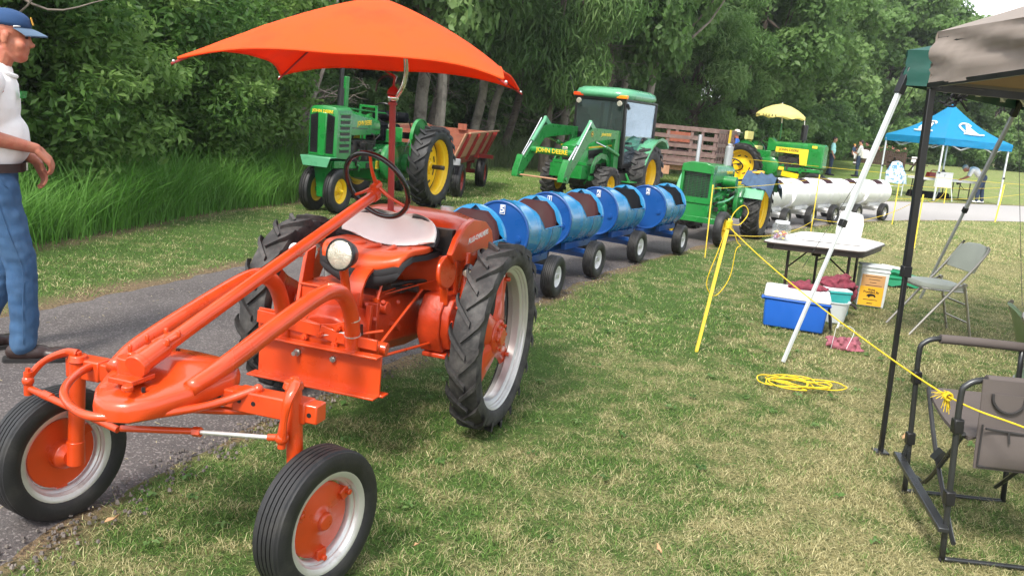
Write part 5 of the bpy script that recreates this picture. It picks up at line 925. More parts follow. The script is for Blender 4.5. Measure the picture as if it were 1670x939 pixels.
mb = MB(); mb.loft([[V(x, y, z+.06*(y/.22)**2) for y in (-.22, -.1, 0, .1, .22)]+[V(x, y, z-.04) for y in (.22, .1, 0, -.1, -.22)] for x, z in ((-.3, 1.0), (-.5, .98), (-.66, 1.02))]); mb.bar((-.4, 0, .97), (-.2, 0, .8), .06, .03); mb.build('seat', M['yellow'], AT)
# clothes over its fender
g = random.Random(3); mb = MB(); rr = []
for i in range(15):
    a = R(38)+R(112)*i/14; row = []
    for j in range(13):
        y = .40+.56*j/12; r = .675+.012*math.sin(i*1.7+j*.9)+.018*math.sin(j*1.9+i*.6)+g.uniform(0, .012); dz = -.22*max(0, (y-.85)/.11)**1.2*(.6+.4*math.sin(i*.9)); row.append(V(math.cos(a)*r, y, .585+math.sin(a)*r+dz+(.10*max(0, .5-(y-.4)/.56) if i < 9 else 0)))
    rr.append(row)
bk = [[p-V(0, 0, .012) for p in r_] for r_ in rr]; mb.loft(rr, caps=False, closed=False); mb.loft(bk, caps=False, closed=False)
JK = mb.build('denim_jacket', M['jeansjacket'], None, fix=False, ang=180); JK.location = AT.location; JK.rotation_euler = AT.rotation_euler; JK.scale = AT.scale; tag(JK, 'blue denim jacket draped over the antique tractor fender', 'jacket')
mb = MB()
for k in range(4): c = V(.12-.13*k, .55+.05*math.sin(k*2), 1.275+.02*math.sin(k*3)); mb.sph(c, (.10, .09, .028), 12, 6, Matrix.Rotation(.4*k, 3, 'Z') @ Matrix.Rotation(.25*math.sin(k*2), 3, 'Y'))
o = remeshed('work_gloves', mb, M['ochre'], None, .012, 3); o.location = AT.location; o.rotation_euler = AT.rotation_euler; o.scale = AT.scale; tag(o, 'ochre work gloves lying on top of the denim jacket', 'gloves')
# tractor under the yellow parasol
JD = thing('flat_hood_tractor', 'green tractor with yellow hood stripe parked under the yellow parasol', 'tractor', (7.555, 29.618, 0), -33.2, None, 1.031)
row_crop(JD, False)
mb = hood_mb([(2.40, .22, .84, 1.50), (2.36, .25, .82, 1.54), (1.9, .255, .82, 1.56), (1.88, .25, .84, 1.55)], .2); NS = mb.build('radiator_shell', GR, JD, ang=30)
mb = hood_mb([(1.89, .25, 1.26, 1.55), (.85, .25, 1.24, 1.52), (.7, .22, 1.2, 1.62), (.6, .2, 1.2, 1.62)], .25); HB = mb.build('hood', GR, JD, ang=32)
for s in (1, -1):
    mb = MB(); mb.prism([(.90, 1.20), (.90, 1.36), (1.93, 1.36), (1.93, .86), (1.72, .86), (1.66, 1.19)], (V(1, 0, 0), V(0, 0, 1)), .012, (0, .258*s, 0)); SP_ = mb.build('side_stripe', M['decal'], JD)
    text('stripe_lettering', 'JOHN DEERE', M['blackdecal'], SP_, (1.32, .2655*s, 1.285), (-s, 0, 0), (0, 0, 1), .11, .001, .02)
    mb = MB(); boxy(mb, 1.96, 2.30, .252*s, .258*s, .88, 1.34); mb.build('side_screen', M['green'], NS)
    mb = MB(); [mb.bar((1.98+k*.05, .262*s, .9), (1.98+k*.05, .262*s, 1.32), .008, .012) for k in range(7)]; mb.build('screen_ribs', M['green'], NS)
    mb = MB(); mb.bar((1.25, .275*s, .70), (1.05, .28*s, .70), .006, .10); mb.build('yellow_plate', M['decal'], JD)
    mb = MB(); mb.box((2.1, .262*s, 1.45), (.16, .012, .08)); mb.build('round_badge', M['decal'], NS, bev=.02)
mb = MB(); mb.cyl((1.62, .06, 1.5), (1.62, .06, 1.62), .04, n=12); mb.cyl((1.62, .06, 1.62), (1.62, .06, 2.10), .10, n=16); mb.build('exhaust_muffler', M['black'], JD, bev=.012)
mb = MB(); mb.box((.05, 0, 1.26), (.5, .56, .12)); mb.box((-.12, 0, 1.62), (.10, .60, .26)); mb.bar((-.12, -.25, 1.3), (-.12, -.25, 1.55), .03, .03); mb.bar((-.12, .25, 1.3), (-.12, .25, 1.55), .03, .03); mb.build('cushion_seat', M['cream'], JD, bev=.03)
mb = MB(); boxy(mb, -.25, .75, -.26, .26, .98, 1.2); mb.cyl((.62, 0, 1.4), (.36, 0, 1.5), .02, n=8); mb.cyl((.9, -.32, .85), (.9, -.22, .85), .14, n=16); mb.build('platform', GR, JD, bev=.02)
mb = MB(); mb.bar((1.2, -.25, .55), (1.75, -.30, .5), .05, .16); mb.build('front_weight', YE, JD)
YP = thing('yellow_parasol', 'pale yellow scalloped parasol on a pole over the flat hood tractor', 'parasol', JD.location, -33.2, None, 1.031)
mb = MB(); cpx, cpz = .80, 2.70; n = 8; rows_ = []
for i, (r, z) in enumerate(((.02, 0), (.3, -.07), (.55, -.19), (.72, -.31), (.80, -.38), (.795, -.47))):
    rw = []
    for j in range(32):
        a = 2*PI*j/32; k = abs(math.sin(a*n/2)); rr_ = r*(1-.06*k*(r/.8)) if i < 5 else r*(1-.06*k); rw.append(V(cpx+math.cos(a)*rr_, math.sin(a)*rr_, cpz+z+(.035*k*(r/.8)**2 if i < 5 else .06*k-.02*0)))
    rows_.append(rw)
mb.loft(rows_, caps=False); CNY = mb.build('canopy', M['parasolyellow'], YP, ang=70, fix=False)
for j in range(8):
    a = 2*PI*j/8; mb = MB(); mb.tube([(cpx, 0, cpz-.02), (cpx+math.cos(a)*.5, math.sin(a)*.5, cpz-.19), (cpx+math.cos(a)*.79, math.sin(a)*.79, cpz-.39)], .008, 5, 2); mb.build('rib', M['silver'], YP)
mb = MB(); mb.mat(0); mb.cyl((.90, 0, 1.6), (.88, 0, 2.1), .02, n=10); mb.mat(1); mb.cyl((.88, 0, 2.1), (.80, 0, 2.74), .018, n=10); mb.build('pole', [GR, M['silver']], YP)
mb = MB(); mb.cyl((1.58, 0, 2.32), (1.6, .02, 2.1), .01, n=6); mb.build('tie', M['paper'], YP)
for k, ch in enumerate('JOHN DEERE'):
    a = R(-150)+k*R(7.5); 
    if ch != ' ': text('valance_letter', ch, M['blackdecal'], YP, (cpx+math.cos(a)*.80, math.sin(a)*.80, cpz-.405), (-math.sin(a), math.cos(a), 0), (0, 0, 1), .085, .001, .03)
# ------------------------------------------------------------ slatted hay wagon
HW = thing('slatted_hay_wagon', 'brown stake sided hay wagon behind the antique tractor', 'wagon', (5.55, 25.6, 0), 0)
BW = M['brownwood']; e2 = V(.50, .866, 0)
def rails(p0, p1, zs, posts, up, seed, hgt=.105):
    for z in zs: mb = MB(); mb.bar(p0+V(0, 0, z), p1+V(0, 0, z), .03, hgt); mb.build('rail', BW, HW, bev=.004)
    d = (p1-p0); off = V(-d.y, d.x, 0).normalized()*.035
    for t in posts: mb = MB(); c = p0.lerp(p1, t)+off; mb.bar(c+V(0, 0, .62), c+V(0, 0, up), .05, .09, up=d.normalized()); mb.build('stake', BW, HW, bev=.004)
A0, A1, A2, A3 = V(-3.6, .15, 0), V(0, 0, 0), V(.95, 1.9, 0), V(-2.7, 2.05, 0)
rails(A0, A1, (.78, .98, 1.20, 1.45, 1.70), (.03, .22, .41, .60, .79, .98), 1.75, 1); rails(A1, A2, (.80, 1.02, 1.30, 1.70), (.06, .2, .34, .48, .62, .76, .92), 1.74, 2); rails(A3, A2, (.78, .98, 1.20, 1.45, 1.72), (.05, .28, .5, .72, .95), 1.76, 3); rails(A0, A3, (.8, 1.1, 1.4, 1.7), (.3, .7), 1.75, 4)
for k in range(8): mb = MB(); a, b_ = A0.lerp(A3, (k+.5)/8), A1.lerp(A2, (k+.5)/8); mb.bar(a+V(0, 0, .66), b_+V(0, 0, .66), .24, .05); mb.build('deck_board', BW, HW)
for k in range(2): mb = MB(); mb.bar(V(-1.25, 1.7, 1.35+k*.16), V(-.45, 1.65, 1.35+k*.16), .04, .15); mb.build('seat_board', M['redwood'], HW, bev=.004)
for k in range(3): mb = MB(); mb.bar(V(-3.3, 1.2+k*.2, .95), V(-.5, 1.1+k*.2, .97), .18, .04); mb.build('bench_board', M['tanwood'], HW)
mb = MB(); mb.bar(A0+V(0, .3, .55), A1+V(0, .3, .55), .12, .14); mb.bar(A3+V(0, -.3, .55), A2+V(-.2, -.3, .55), .12, .14); mb.bar(V(-2.9, -.2, .4), V(-2.9, 2.2, .4), .1, .1); mb.bar(V(-.4, .0, .4), V(-.2, 2.2, .4), .1, .1); boxy(mb, -1.9, -1.3, .0, .3, .35, .6); mb.build('running_gear', M['tanwood'], HW)
for x, y in ((-2.9, .0), (-2.9, 2.1), (-.35, .15), (-.2, 2.1)): ywheel(HW, 'wheel', (x, y, .32), .32, .2, .2, -1 if y < 1 else 1, ribs=3, rimmat=M['dark'])
sgn = MB(); c = A1.lerp(A2, .52)+V(.03, -.05, 1.42); sgn.bar(c-V(-.02, 0, .38), c+V(.03, 0, .36), .17, .016, up=V(.866, -.5, 0)); sg = sgn.build('yellow_sign', M['decal'], HW)
mb = MB()
for k in range(7): q_ = c+V(.0105*(k-3)*.7, 0, (k-3)*.095)+V(.866, -.5, 0)*.010; mb.bar(q_-e2*.045, q_+e2*.045, .002, .022 if k % 2 else .05); 
mb.build('sign_marks', M['blackdecal'], sg)
# ------------------------------------------------------------ barrel trains
def barrel_car(name, label, cat, shell, dark, seatm, rimm, group, lip=1.68, x1=.31, run=.27, patch=False, Lh=.445):
    o = thing(name, label, cat, (0, 0, 0), 0, group); r0, zc = .292, .645
    xs = list(np.linspace(Lh, .312, 4))+list(np.linspace(.285, .0, 12))+[-.04, -.11, -.125, -.14, -.155, -.17, -.21, -.24, -.265, -.29, -.31, -.335, -.36, -.395, -.41, -Lh]; mb = MB(); rr, ri = [], []
    for x in xs:
        th = PI if x >= x1 else (PI-(PI-lip)*min(1, ((x1-x)/run)**.95)); th = (PI if x < -.405 else th) if not patch else PI-.80*float(sstep(.24, .10, x)*sstep(-.36, -.26, x)); b_ = .007 if (abs(x-.14) < .02 or abs(x+.14) < .02) else 0; b_ += .006 if x > Lh-.02 or x < -Lh+.02 else 0
        rr.append([V(x, math.sin(a)*(r0+b_), zc-math.cos(a)*(r0+b_)) for a in np.linspace(-th, th, 41)]); ri.append([V(x, math.sin(a)*(r0-.006), zc-math.cos(a)*(r0-.006)) for a in np.linspace(-th, th, 41)])
    mb.loft(rr, caps=False, closed=False)
    if patch: mb.loft(ri, caps=False, closed=False)
    if not patch: ii = [i for i in range(4, len(rr)) if xs[i] > -.40]; mb.tube([rr[i][0] for i in ii], .006, 6); mb.tube([rr[i][-1] for i in ii], .006, 6)
    B = mb.build('barrel', shell, o, fix=False, ang=45)
    mb = MB(); mb.lathe([(0, 0), (r0-.022, 0), (r0-.016, .008), (r0-.004, .012), (r0+.004, .008), (r0+.004, -.006), (r0-.02, -.02), (0, -.02)], (Lh, 0, zc), (1, 0, 0), 40); mb.cyl((Lh, .19, zc-.04), (Lh+.016, .19, zc-.04), .032, n=16); mb.cyl((Lh, .19, zc-.04), (Lh+.022, .19, zc-.04), .02, n=8); mb.cyl((Lh, -.17, zc+.1), (Lh+.012, -.17, zc+.1), .02, n=12); mb.build('front_lid', dark, B, ang=30)
    mb = MB(); mb.lathe([(0, 0), (r0, 0), (r0+.004, -.012), (0, -.01)], (-Lh+.006, 0, zc), (1, 0, 0), 40); mb.build('rear_lid', shell, B)
    if patch:
        mb = MB(); q2 = [[V(x, math.sin(a)*.279, zc-math.cos(a)*.279) for a in np.linspace(PI-.88, PI+.88, 13)] for x in np.linspace(.24, -.36, 9)]; mb.loft(q2, caps=False, closed=False); mb.loft([[p-V(0, 0, .012) for p in r] for r in q2], caps=False, closed=False); mb.build('seat_cover', seatm, o, fix=False)
    if not patch:
        mb = MB(); pl = [(-.225, -.16), (-.278, -.02), (-.266, .08), (-.218, .175), (-.122, .252), (.122, .252), (.218, .175), (.266, .08), (.278, -.02), (.225, -.16)]; mb.loft([[V(x0-.33*(p[1]+.16), p[0]*k, zc+p[1]*k) for p in pl] for x0, k in ((-.215, .93), (-.23, .985), (-.27, 1.0), (-.285, .96))]); SCV = mb.build('seat_cover', seatm, o, ang=50, bev=.006)
        mb = MB(); mb.box((-.02, 0, zc-.14), (.5, .36, .10)); mb.build('cushion', seatm, SCV, bev=.03)
        mb = MB(); mb.loft(ri, caps=False, closed=False); mb.build('lining', seatm, SCV, fix=False, ang=60)
    mb = MB()
    for s in (1, -1): mb.cyl((-.40, .288*s, zc+.02), (-.40, .31*s, zc+.025), .012, n=8); mb.cyl((-.15, .2*s, .385), (-.17, .295*s, .62), .006, n=6)
    mb.bar((.62, 0, .32), (-.62, 0, .32), .08, .06); mb.bar((.3, -.16, .36), (-.4, -.16, .36), .05, .07); mb.bar((.3, .16, .36), (-.4, .16, .36), .05, .07); mb.bar((-.16, -.31, .24), (-.16, .31, .24), .06, .07); mb.bar((.0, -.3, .30), (.0, .3, .30), .05, .05); mb.bar((.62, 0, .32), (.86, 0, .28), .05, .03)
    mb.build('under_frame', dark, o, bev=.004)
    for s in (1, -1):
        w = rim_mb(.105, .11, .12, 28)
        w.lathe([(0, .035*s), (.022, .035*s), (.035, .03*s), (.04, .0), (.09, -.005*s), (.09, -.02*s), (0, -.02*s)], (0, 0, 0), (0, 1, 0), 24)
        w = place_part(w.build('wheel', rimm, o), (-.16, .355*s, .205)); tb = tyre_mb(.205, .11, .13, 36, ribs=5); tb.build('tyre', M['rubber'], w)
        h = MB(); h.cyl((0, -.02*s, 0), (0, .055*s, 0), .026, .022, n=14)
        for k in range(5): a = k*2*PI/5; h.cyl((math.cos(a)*.05, 0, math.sin(a)*.05), (math.cos(a)*.05, .022*s, math.sin(a)*.05), .008, n=6)
        h.build('hub', M['silver'], w)
    return o, B
def number(B, s, m, m2=None):
    mb = MB(); mb.box((.4565, .015, .86), (.003, .05, .085)); mb.build('number_plate', M['whitedecal'], B); mb = MB(); mb.box((.4585, .015, .86), (.002, .04, .073)); mb.build('plate_field', m, B); text('number', s, M['whitedecal'], B, (.460, .015, .86), (0, 1, 0), (0, 0, 1), .085, .0008, .02)
def put(o, cx_, cy_, deg): o.location = (cx_, cy_, float(hz(cx_, cy_))+.012); o.rotation_euler = (0, 0, R(deg))
bt = [((2.29, 12.08), -117, 'blackvinyl', '2', 'blue barrel car with black cover directly in front of the antique tractor'), ((1.55, 10.97), -119, 'blackvinyl', '2', 'blue barrel car with black cover, second from the antique tractor'), ((.90, 9.63), -117, 'brownvinyl', '1', 'blue barrel car with brown cover next to the black covered cars'), ((.40, 8.35), -112, 'brownvinyl', '5', 'blue barrel car with brown cover seen just past the tall orange tractor tyre'), ((-.12, 7.05), -110, 'brownvinyl', '4', 'blue barrel car mostly hidden behind the tall orange tractor tyre')]
b0, B0 = barrel_car('barrel_car', bt[0][4], 'barrel car', M['blue'], M['bluedark'], M['blackvinyl'], M['whitedrum'], 'blue barrel train cars on the path')
for i, ((wx, wy), dg, vm_, no, lab) in enumerate(bt):
    o = b0 if i == 0 else copy_tree(b0); o['label'] = lab; a = R(dg); l = V(-math.sin(a), math.cos(a), 0); f = V(math.cos(a), math.sin(a), 0); p = V(wx, wy, 0)-l*.365+f*.16; put(o, p.x, p.y, dg)
    for ch in o.children:
        if ch.name.startswith('seat_cover') and vm_ != 'blackvinyl':
            for q_ in [ch]+list(ch.children): q_.material_slots[0].link = 'OBJECT'; q_.material_slots[0].material = M[vm_]
for i, o in enumerate([o for o in COL.objects if o.name.startswith('barrel_car')]):
    B = [c for c in o.children if c.name.startswith('barrel')][0]; number(B, bt[i][3], M['bluedark'])
w0, W0 = barrel_car('white_barrel_car', 'x', 'barrel car', M['whitedrum'], M['whitedrum'], M['brownvinyl'], M['silver'], 'white barrel train cars on the path', patch=True, Lh=.62)
wt = [((5.11, 16.67), -123, 'white barrel car coupled right behind the antique tractor'), ((5.95, 17.75), -128, 'second white barrel car behind the antique tractor'), ((6.78, 18.80), -131, 'white barrel car in the middle of the white train'), ((7.66, 19.80), -133, 'second white barrel car from the tail of the train'), ((8.68, 20.84), -135, 'last white barrel car at the tail of the train')]
for i, ((wx, wy), dg, lab) in enumerate(wt):
    o = w0 if i == 0 else copy_tree(w0); o['label'] = lab; a = R(dg); l = V(-math.sin(a), math.cos(a), 0); f = V(math.cos(a), math.sin(a), 0); p = V(wx, wy, 0)-l*.365+f*.16; put(o, p.x, p.y, dg)
# ------------------------------------------------------------ people
def caps(mb, pts, rad, n=12, sx=1):
    pts = [Vector(p) for p in pts]
    for i, p in enumerate(pts): mb.sph(p, rad[i], n, 7)
    for i in range(len(pts)-1):
        if (pts[i+1]-pts[i]).length > 1e-4: mb.cyl(pts[i], pts[i+1], rad[i], rad[i+1], n=n)
def wrinkle(o, amp, fr=(9, 9, 5), seed=0):
    me = o.data; n = len(me.vertices); no = np.zeros(n*3); co = np.zeros(n*3); me.vertices.foreach_get('normal', no); me.vertices.foreach_get('co', co); no, co = no.reshape(-1, 3), co.reshape(-1, 3)
    d = np.array([mnoise.noise((c[0]*fr[0]+seed, c[1]*fr[1], c[2]*fr[2]))+.5*mnoise.noise((c[0]*fr[0]*2.2, c[1]*fr[1]*2.2+seed, c[2]*fr[2]*2.6)) for c in co])
    co += no*(d*amp)[:, None]; me.vertices.foreach_set('co', co.ravel()); me.update()
def hand_mb(mb, w_, d, nrm, th, k=1.0, curl=.5):
    """wrist, direction to the fingers, palm normal (fingers curl towards it), thumb side"""
    w_, d, nrm = Vector(w_), Vector(d).normalized(), Vector(nrm); nrm = (nrm-d*nrm.dot(d)).normalized(); sd_ = d.cross(nrm)*th
    for a in (-.026, -.009, .009, .026): caps(mb, [w_+d*.012*k+sd_*a*.7*k, w_+d*.085*k+sd_*a*k], [.017*k, .0135*k], 8)
    for a, L_, c in ((.030, .070, .9), (.010, .080, 1), (-.010, .074, 1.08), (-.029, .058, 1.2)):
        p = w_+d*.088*k+sd_*a*k; an = 0; q_ = [p]
        for s_ in (.45, .32, .23): an += curl*c*.75; q_.append(q_[-1]+(d*math.cos(an)+nrm*math.sin(an))*L_*s_*k)
        caps(mb, q_, [.0105*k, .0095*k, .0085*k, .0075*k], 8)
    t0 = w_+d*.025*k+sd_*.03*k; t1 = t0+(d*.6+sd_*.75+nrm*.25).normalized()*.042*k; t2 = t1+(d*.85+sd_*.25+nrm*.35).normalized()*.034*k; caps(mb, [w_+d*.02*k+sd_*.012*k, t0, t1, t2], [.017*k, .0155*k, .012*k, .009*k], 8)
def head_mb(mb, c, yaw=0, tilt=0, k=1.0):
    M3 = Matrix.Rotation(yaw, 3, 'Z') @ Matrix.Rotation(tilt, 3, 'Y'); P = lambda x, y, z: Vector(c)+M3 @ V(x*k, y*k, z*k)
    def el(x, y, z, a, b_, d): mb.sph(P(x, y, z), (a*k, b_*k, d*k), 16, 10, M3)
    el(-.012, 0, .04, .098, .078, .085); el(.02, 0, -.03, .075, .064, .085); el(.048, 0, -.085, .04, .040, .032); el(.03, 0, -.075, .055, .055, .035)
    el(.088, 0, -.012, .014, .011, .026); el(.098, 0, -.024, .018, .015, .014); el(.078, 0, .025, .02, .045, .012); el(.078, 0, -.058, .015, .026, .009); el(.076, 0, -.068, .014, .024, .008)
    for s in (1, -1): el(.055, .042*s, -.03, .03, .024, .026); el(-.008, .079*s, -.01, .016, .008, .03); el(.0, .082*s, .008, .016, .008, .016)
    return P, M3
def figure(o, J, mt, vox=.018, fingers=False, k=1.0, short=True, wr=0, headyaw=0, headtilt=0, curl=.5):
    """J: joints in the figure's frame (x forward, y left, z up)"""
    g_ = lambda n_: Vector(J[n_]); hip, ch, nk, hd = g_('hip'), g_('chest'), g_('neck'), g_('head')
    mb = MB(); up = (nk-hip).normalized()
    P, M3 = head_mb(mb, hd, headyaw, headtilt, k)
    caps(mb, [ch+(nk-ch)*.6, nk, hd+M3 @ V(-.02*k, 0, -.07*k)], [.075*k, .062*k, .058*k]); caps(mb, [hip, ch], [.11*k, .12*k])
    for s, n_ in ((1, 'L'), (-1, 'R')):
        sh, el_, wr_ = g_('sh'+n_), g_('el'+n_), g_('wr'+n_); caps(mb, [ch+(sh-ch)*.6, sh, sh.lerp(el_, .5), el_, el_.lerp(wr_, .35), wr_], [.07*k, .055*k, .048*k, .040*k, .041*k, .026*k])
        hj, kn, an = g_('hj'+n_), g_('kn'+n_), g_('an'+n_); caps(mb, [hip, hj, kn, an], [.09*k, .085*k, .05*k, .036*k])
        d = g_('hd'+n_) if 'hd'+n_ in J else (wr_-el_).normalized(); nn = g_('pn'+n_) if 'pn'+n_ in J else V(0, -s, 0)
        hand_mb(mb, wr_, d, nn, J.get('th'+n_, 1), k, curl)
    b = remeshed('body', mb, mt['skin'], o, vox if not fingers else .0062, 2 if fingers else 2, fac=.4)
    mb = MB(); w_ = .15*k; sd_ = (g_('shL')-g_('shR')).normalized(); fw = sd_.cross(up).normalized(); R3 = Matrix((fw, sd_, up)).transposed(); bl = J.get('belly', .02)
    mb.sph(ch+up*.02*k, (.125*k, .185*k, .19*k), 20, 12, R3); mb.sph(hip.lerp(ch, .55)+fw*bl*k, (.125*k, .168*k, .16*k), 20, 12, R3); mb.sph(hip+up*.085*k+fw*bl*.4*k, (.118*k, .168*k, .085*k), 20, 12, R3); caps(mb, [g_('shL'), g_('shR')], [.066*k, .066*k]); caps(mb, [ch+up*.1*k, nk-up*.02*k], [.11*k, .074*k])
    for n_ in 'LR':
        sh, el_ = g_('sh'+n_), g_('el'+n_); e = sh.lerp(el_, .82 if short else .98); pts_ = [sh, e] if short else [sh, el_, g_('wr'+n_)]
        caps(mb, pts_, [.074*k, .066*k] if short else [.072*k, .055*k, .042*k])
    s_ = remeshed('shirt', mb, mt['shirt'], o, vox*1.0, 5);  wr and wrinkle(s_, wr, seed=3)
    mb = MB(); mb.sph(hip-up*.01*k, (.124*k, .17*k, .125*k), 20, 12, R3)
    for n_ in 'LR':
        hj, kn, an = g_('hj'+n_), g_('kn'+n_), g_('an'+n_); caps(mb, [hj, hj.lerp(kn, .5), kn, kn.lerp(an, .5), an+V(0, 0, .01)], [.105*k, .092*k, .074*k, .07*k, .066*k])
    t_ = remeshed('trousers', mb, mt['trousers'], o, vox, 5); wr and wrinkle(t_, wr*1.3, (7, 7, 8), 8)
    for s, n_ in ((1, 'L'), (-1, 'R')):
        an = g_('an'+n_); f = J.get('ft'+n_, 0); F3 = Matrix.Rotation(f, 3, 'Z'); mb = MB(); q_ = lambda x, y, z: an+F3 @ V(x*k, y*k, 0)+V(0, 0, z*k-an.z)
        mb.sph(q_(-.03, 0, .055), (.055*k, .042*k, .05*k)); mb.sph(q_(.05, 0, .05), (.09*k, .046*k, .043*k)); mb.sph(q_(.15, 0, .042), (.075*k, .05*k, .036*k)); caps(mb, [q_(-.01, 0, .05), q_(-.005, 0, .11)], [.046*k, .045*k])
        so = MB(); so.loft([[q_(x, y, z) for x, y in ((-.095, -.02), (-.085, -.04), (.0, -.044), (.10, -.054), (.18, -.05), (.225, -.025), (.232, 0), (.225, .025), (.18, .05), (.10, .054), (.0, .044), (-.085, .04), (-.095, .02))] for z in (.0, .026)])
        shoe = remeshed('shoe', mb, mt['shoe'], o, .009 if fingers else .016, 3); so.build('sole', M['sole'], shoe)
    return P, M3, b, R3
def std(k=1.0, **kw):
    J = dict(hip=(0, 0, .95), chest=(-.01, 0, 1.26), neck=(0, 0, 1.47), head=(.03, 0, 1.63), shL=(-.01, .19, 1.41), shR=(-.01, -.19, 1.41), elL=(-.02, .25, 1.12), elR=(-.02, -.25, 1.12), wrL=(.05, .25, .88), wrR=(.05, -.25, .88),
             hjL=(0, .09, .90), hjR=(0, -.09, .90), knL=(.02, .11, .49), knR=(.02, -.11, .49), anL=(-.02, .12, .09), anR=(-.02, -.12, .09)); J.update(kw); return {a: (tuple(c*k for c in b_) if isinstance(b_, tuple) and a[:2] not in ('hd', 'pn') else b_) for a, b_ in J.items()}
def eyes(o, P, M3, k=1.0):
    for s in (1, -1): mb = MB(); mb.sph(P(.082, .031*s, .008), (.008*k, .012*k, .007*k), 10, 6, M3); mb.build('eye', M['dark'], o); mb = MB(); mb.tube([P(.084, .018*s, .026), P(.088, .034*s, .031), P(.078, .05*s, .025)], .0045*k, 6, 3); mb.build('eyebrow', M['hair'], o)
# --- the man at the left edge
KM = 1.16; MAN = thing('person', 'man in blue cap, white shirt and blue jeans standing with hands together at left edge', 'person', (-3.055, 4.99, .02), 28)
J = std(KM, hip=(-.02, 0, .96), chest=(.0, 0, 1.27), neck=(.015, 0, 1.475), head=(.075, 0, 1.625), elR=(-.10, -.24, 1.17), elL=(-.08, .24, 1.14), wrR=(.185, -.11, 1.10), wrL=(.18, .02, 1.03), hdR=(.75, .25, -.75), pnR=(-.5, .3, -.6), hdL=(.45, -.35, -.85), pnL=(-.6, -.3, -.2), thL=-1,
        knR=(.12, -.11, .50), anR=(.115, -.11, .09), knL=(.04, .12, .50), anL=(-.10, .13, .09), belly=.045, ftR=-.1, ftL=.25)
P, M3, b, R3 = figure(MAN, J, dict(skin=M['skin'], shirt=M['shirt'], trousers=M['denim'], shoe=M['leather']), .0105, True, KM, True, .010, -.12, .06, .55)
eyes(MAN, P, M3, KM)
mb = MB(); rr = []
for h, r in ((.0, 1.03), (.025, 1.02), (.05, .96), (.07, .80), (.085, .5), (.092, .12)): rr.append([P(-.008+.104*r*math.cos(a), .086*r*math.sin(a), .043+h) for a in np.linspace(0, 2*PI, 33)[:-1]])
mb.loft(rr); CP = mb.build('cap', M['navy'], MAN, ang=60, sub=1)
mb = MB(); rr = []
for t in np.linspace(0, 1, 7): rr.append([P(.085+.085*t*(1-.35*abs(q_)**2)-.055*abs(q_)**2, .083*q_*(1-.08*t), .046-.018*t+.012*(1-q_*q_)-.01*t*t) for q_ in np.linspace(-1, 1, 15)]+[P(.085+.085*t*(1-.35*abs(q_)**2)-.055*abs(q_)**2, .083*q_*(1-.08*t), .041-.018*t+.012*(1-q_*q_)-.01*t*t) for q_ in np.linspace(1, -1, 15)])
mb.loft(rr); mb.build('brim', M['greybrim'], CP, ang=60)
mb = MB(); mb.tube([P(.086-.055*q_*q_, .085*q_, .052+.012*(1-q_*q_)) for q_ in np.linspace(-1, 1, 15)], .0032*KM, 6); mb.build('brim_cord', M['paper'], CP)
mb = MB(); mb.prism([(-.024, -.015), (.024, -.015), (.02, .02), (0, .028), (-.02, .02)], (M3 @ V(0, -1, 0), M3 @ V(-.35, 0, 1)), .003, P(.098, 0, .085)); mb.build('cap_badge', M['ochre'], CP)
mb = MB(); mb.sph(P(-.062, 0, .005), (.052*KM, .076*KM, .062*KM), 18, 10, M3); hr = remeshed('hair', mb, M['hair'], MAN, .009, 2); wrinkle(hr, .004, (40, 40, 40), 5)
mb = MB(); mb.lathe([(.0, 0)], (0, 0, 0), (0, 0, 1), 3) if False else None
h0 = Vector(J['hip'])+V(0, 0, .045); rr = []
for dz in (-.022, .022): rr.append([h0+V(.02+.142*KM*math.cos(a), .186*KM*math.sin(a), dz*KM) for a in np.linspace(0, 2*PI, 41)[:-1]])
mb = MB(); mb.loft(rr, caps=False); bl = mb.build('belt', M['leather'], MAN); mb = MB(); mb.box(h0+V(.02+.146*KM, 0, 0), (.008, .05, .045)); mb.build('buckle', M['steel'], bl)
c_ = Vector(J['chest'])+V(.135*KM, -.065*KM, .085*KM); mb = MB(); mb.prism([(-.035, -.02), (.035, -.02), (.035, .02), (-.035, .02)], (V(.4, .9, 0), V(.12, 0, 1)), .004, c_); mb.build('chest_badge', M['green'], MAN)
for s in (-1,):
    mb = MB(); hj, kn, an = [Vector(J[q_+'R']) for q_ in ('hj', 'kn', 'an')]; mb.tube([hj+V(.0, -.092*KM, .10), hj+V(.01, -.105*KM, 0), hj.lerp(kn, .5)+V(0, -.094*KM, 0), kn+V(0, -.077*KM, 0), kn.lerp(an, .5)+V(0, -.073*KM, 0), an+V(0, -.07*KM, .03)], .0022*KM, 6, 4); mb.tube([hj+V(.02, -.10*KM, .09), hj+V(.055, -.105*KM, .03), hj+V(.085, -.075*KM, .0)], .0022*KM, 6, 4); mb.build('seam', M['denim'], MAN)
mb = MB(); cn = Vector(J['neck']); mb.tube([cn+V(.01+.078*KM*math.cos(a), .08*KM*math.sin(a), -.012*KM-.025*KM*math.cos(a)) for a in np.linspace(0, 2*PI, 25)[:-1]], .012*KM, 8, closed=True, flat=1); mb.build('collar', M['shirt'], MAN)
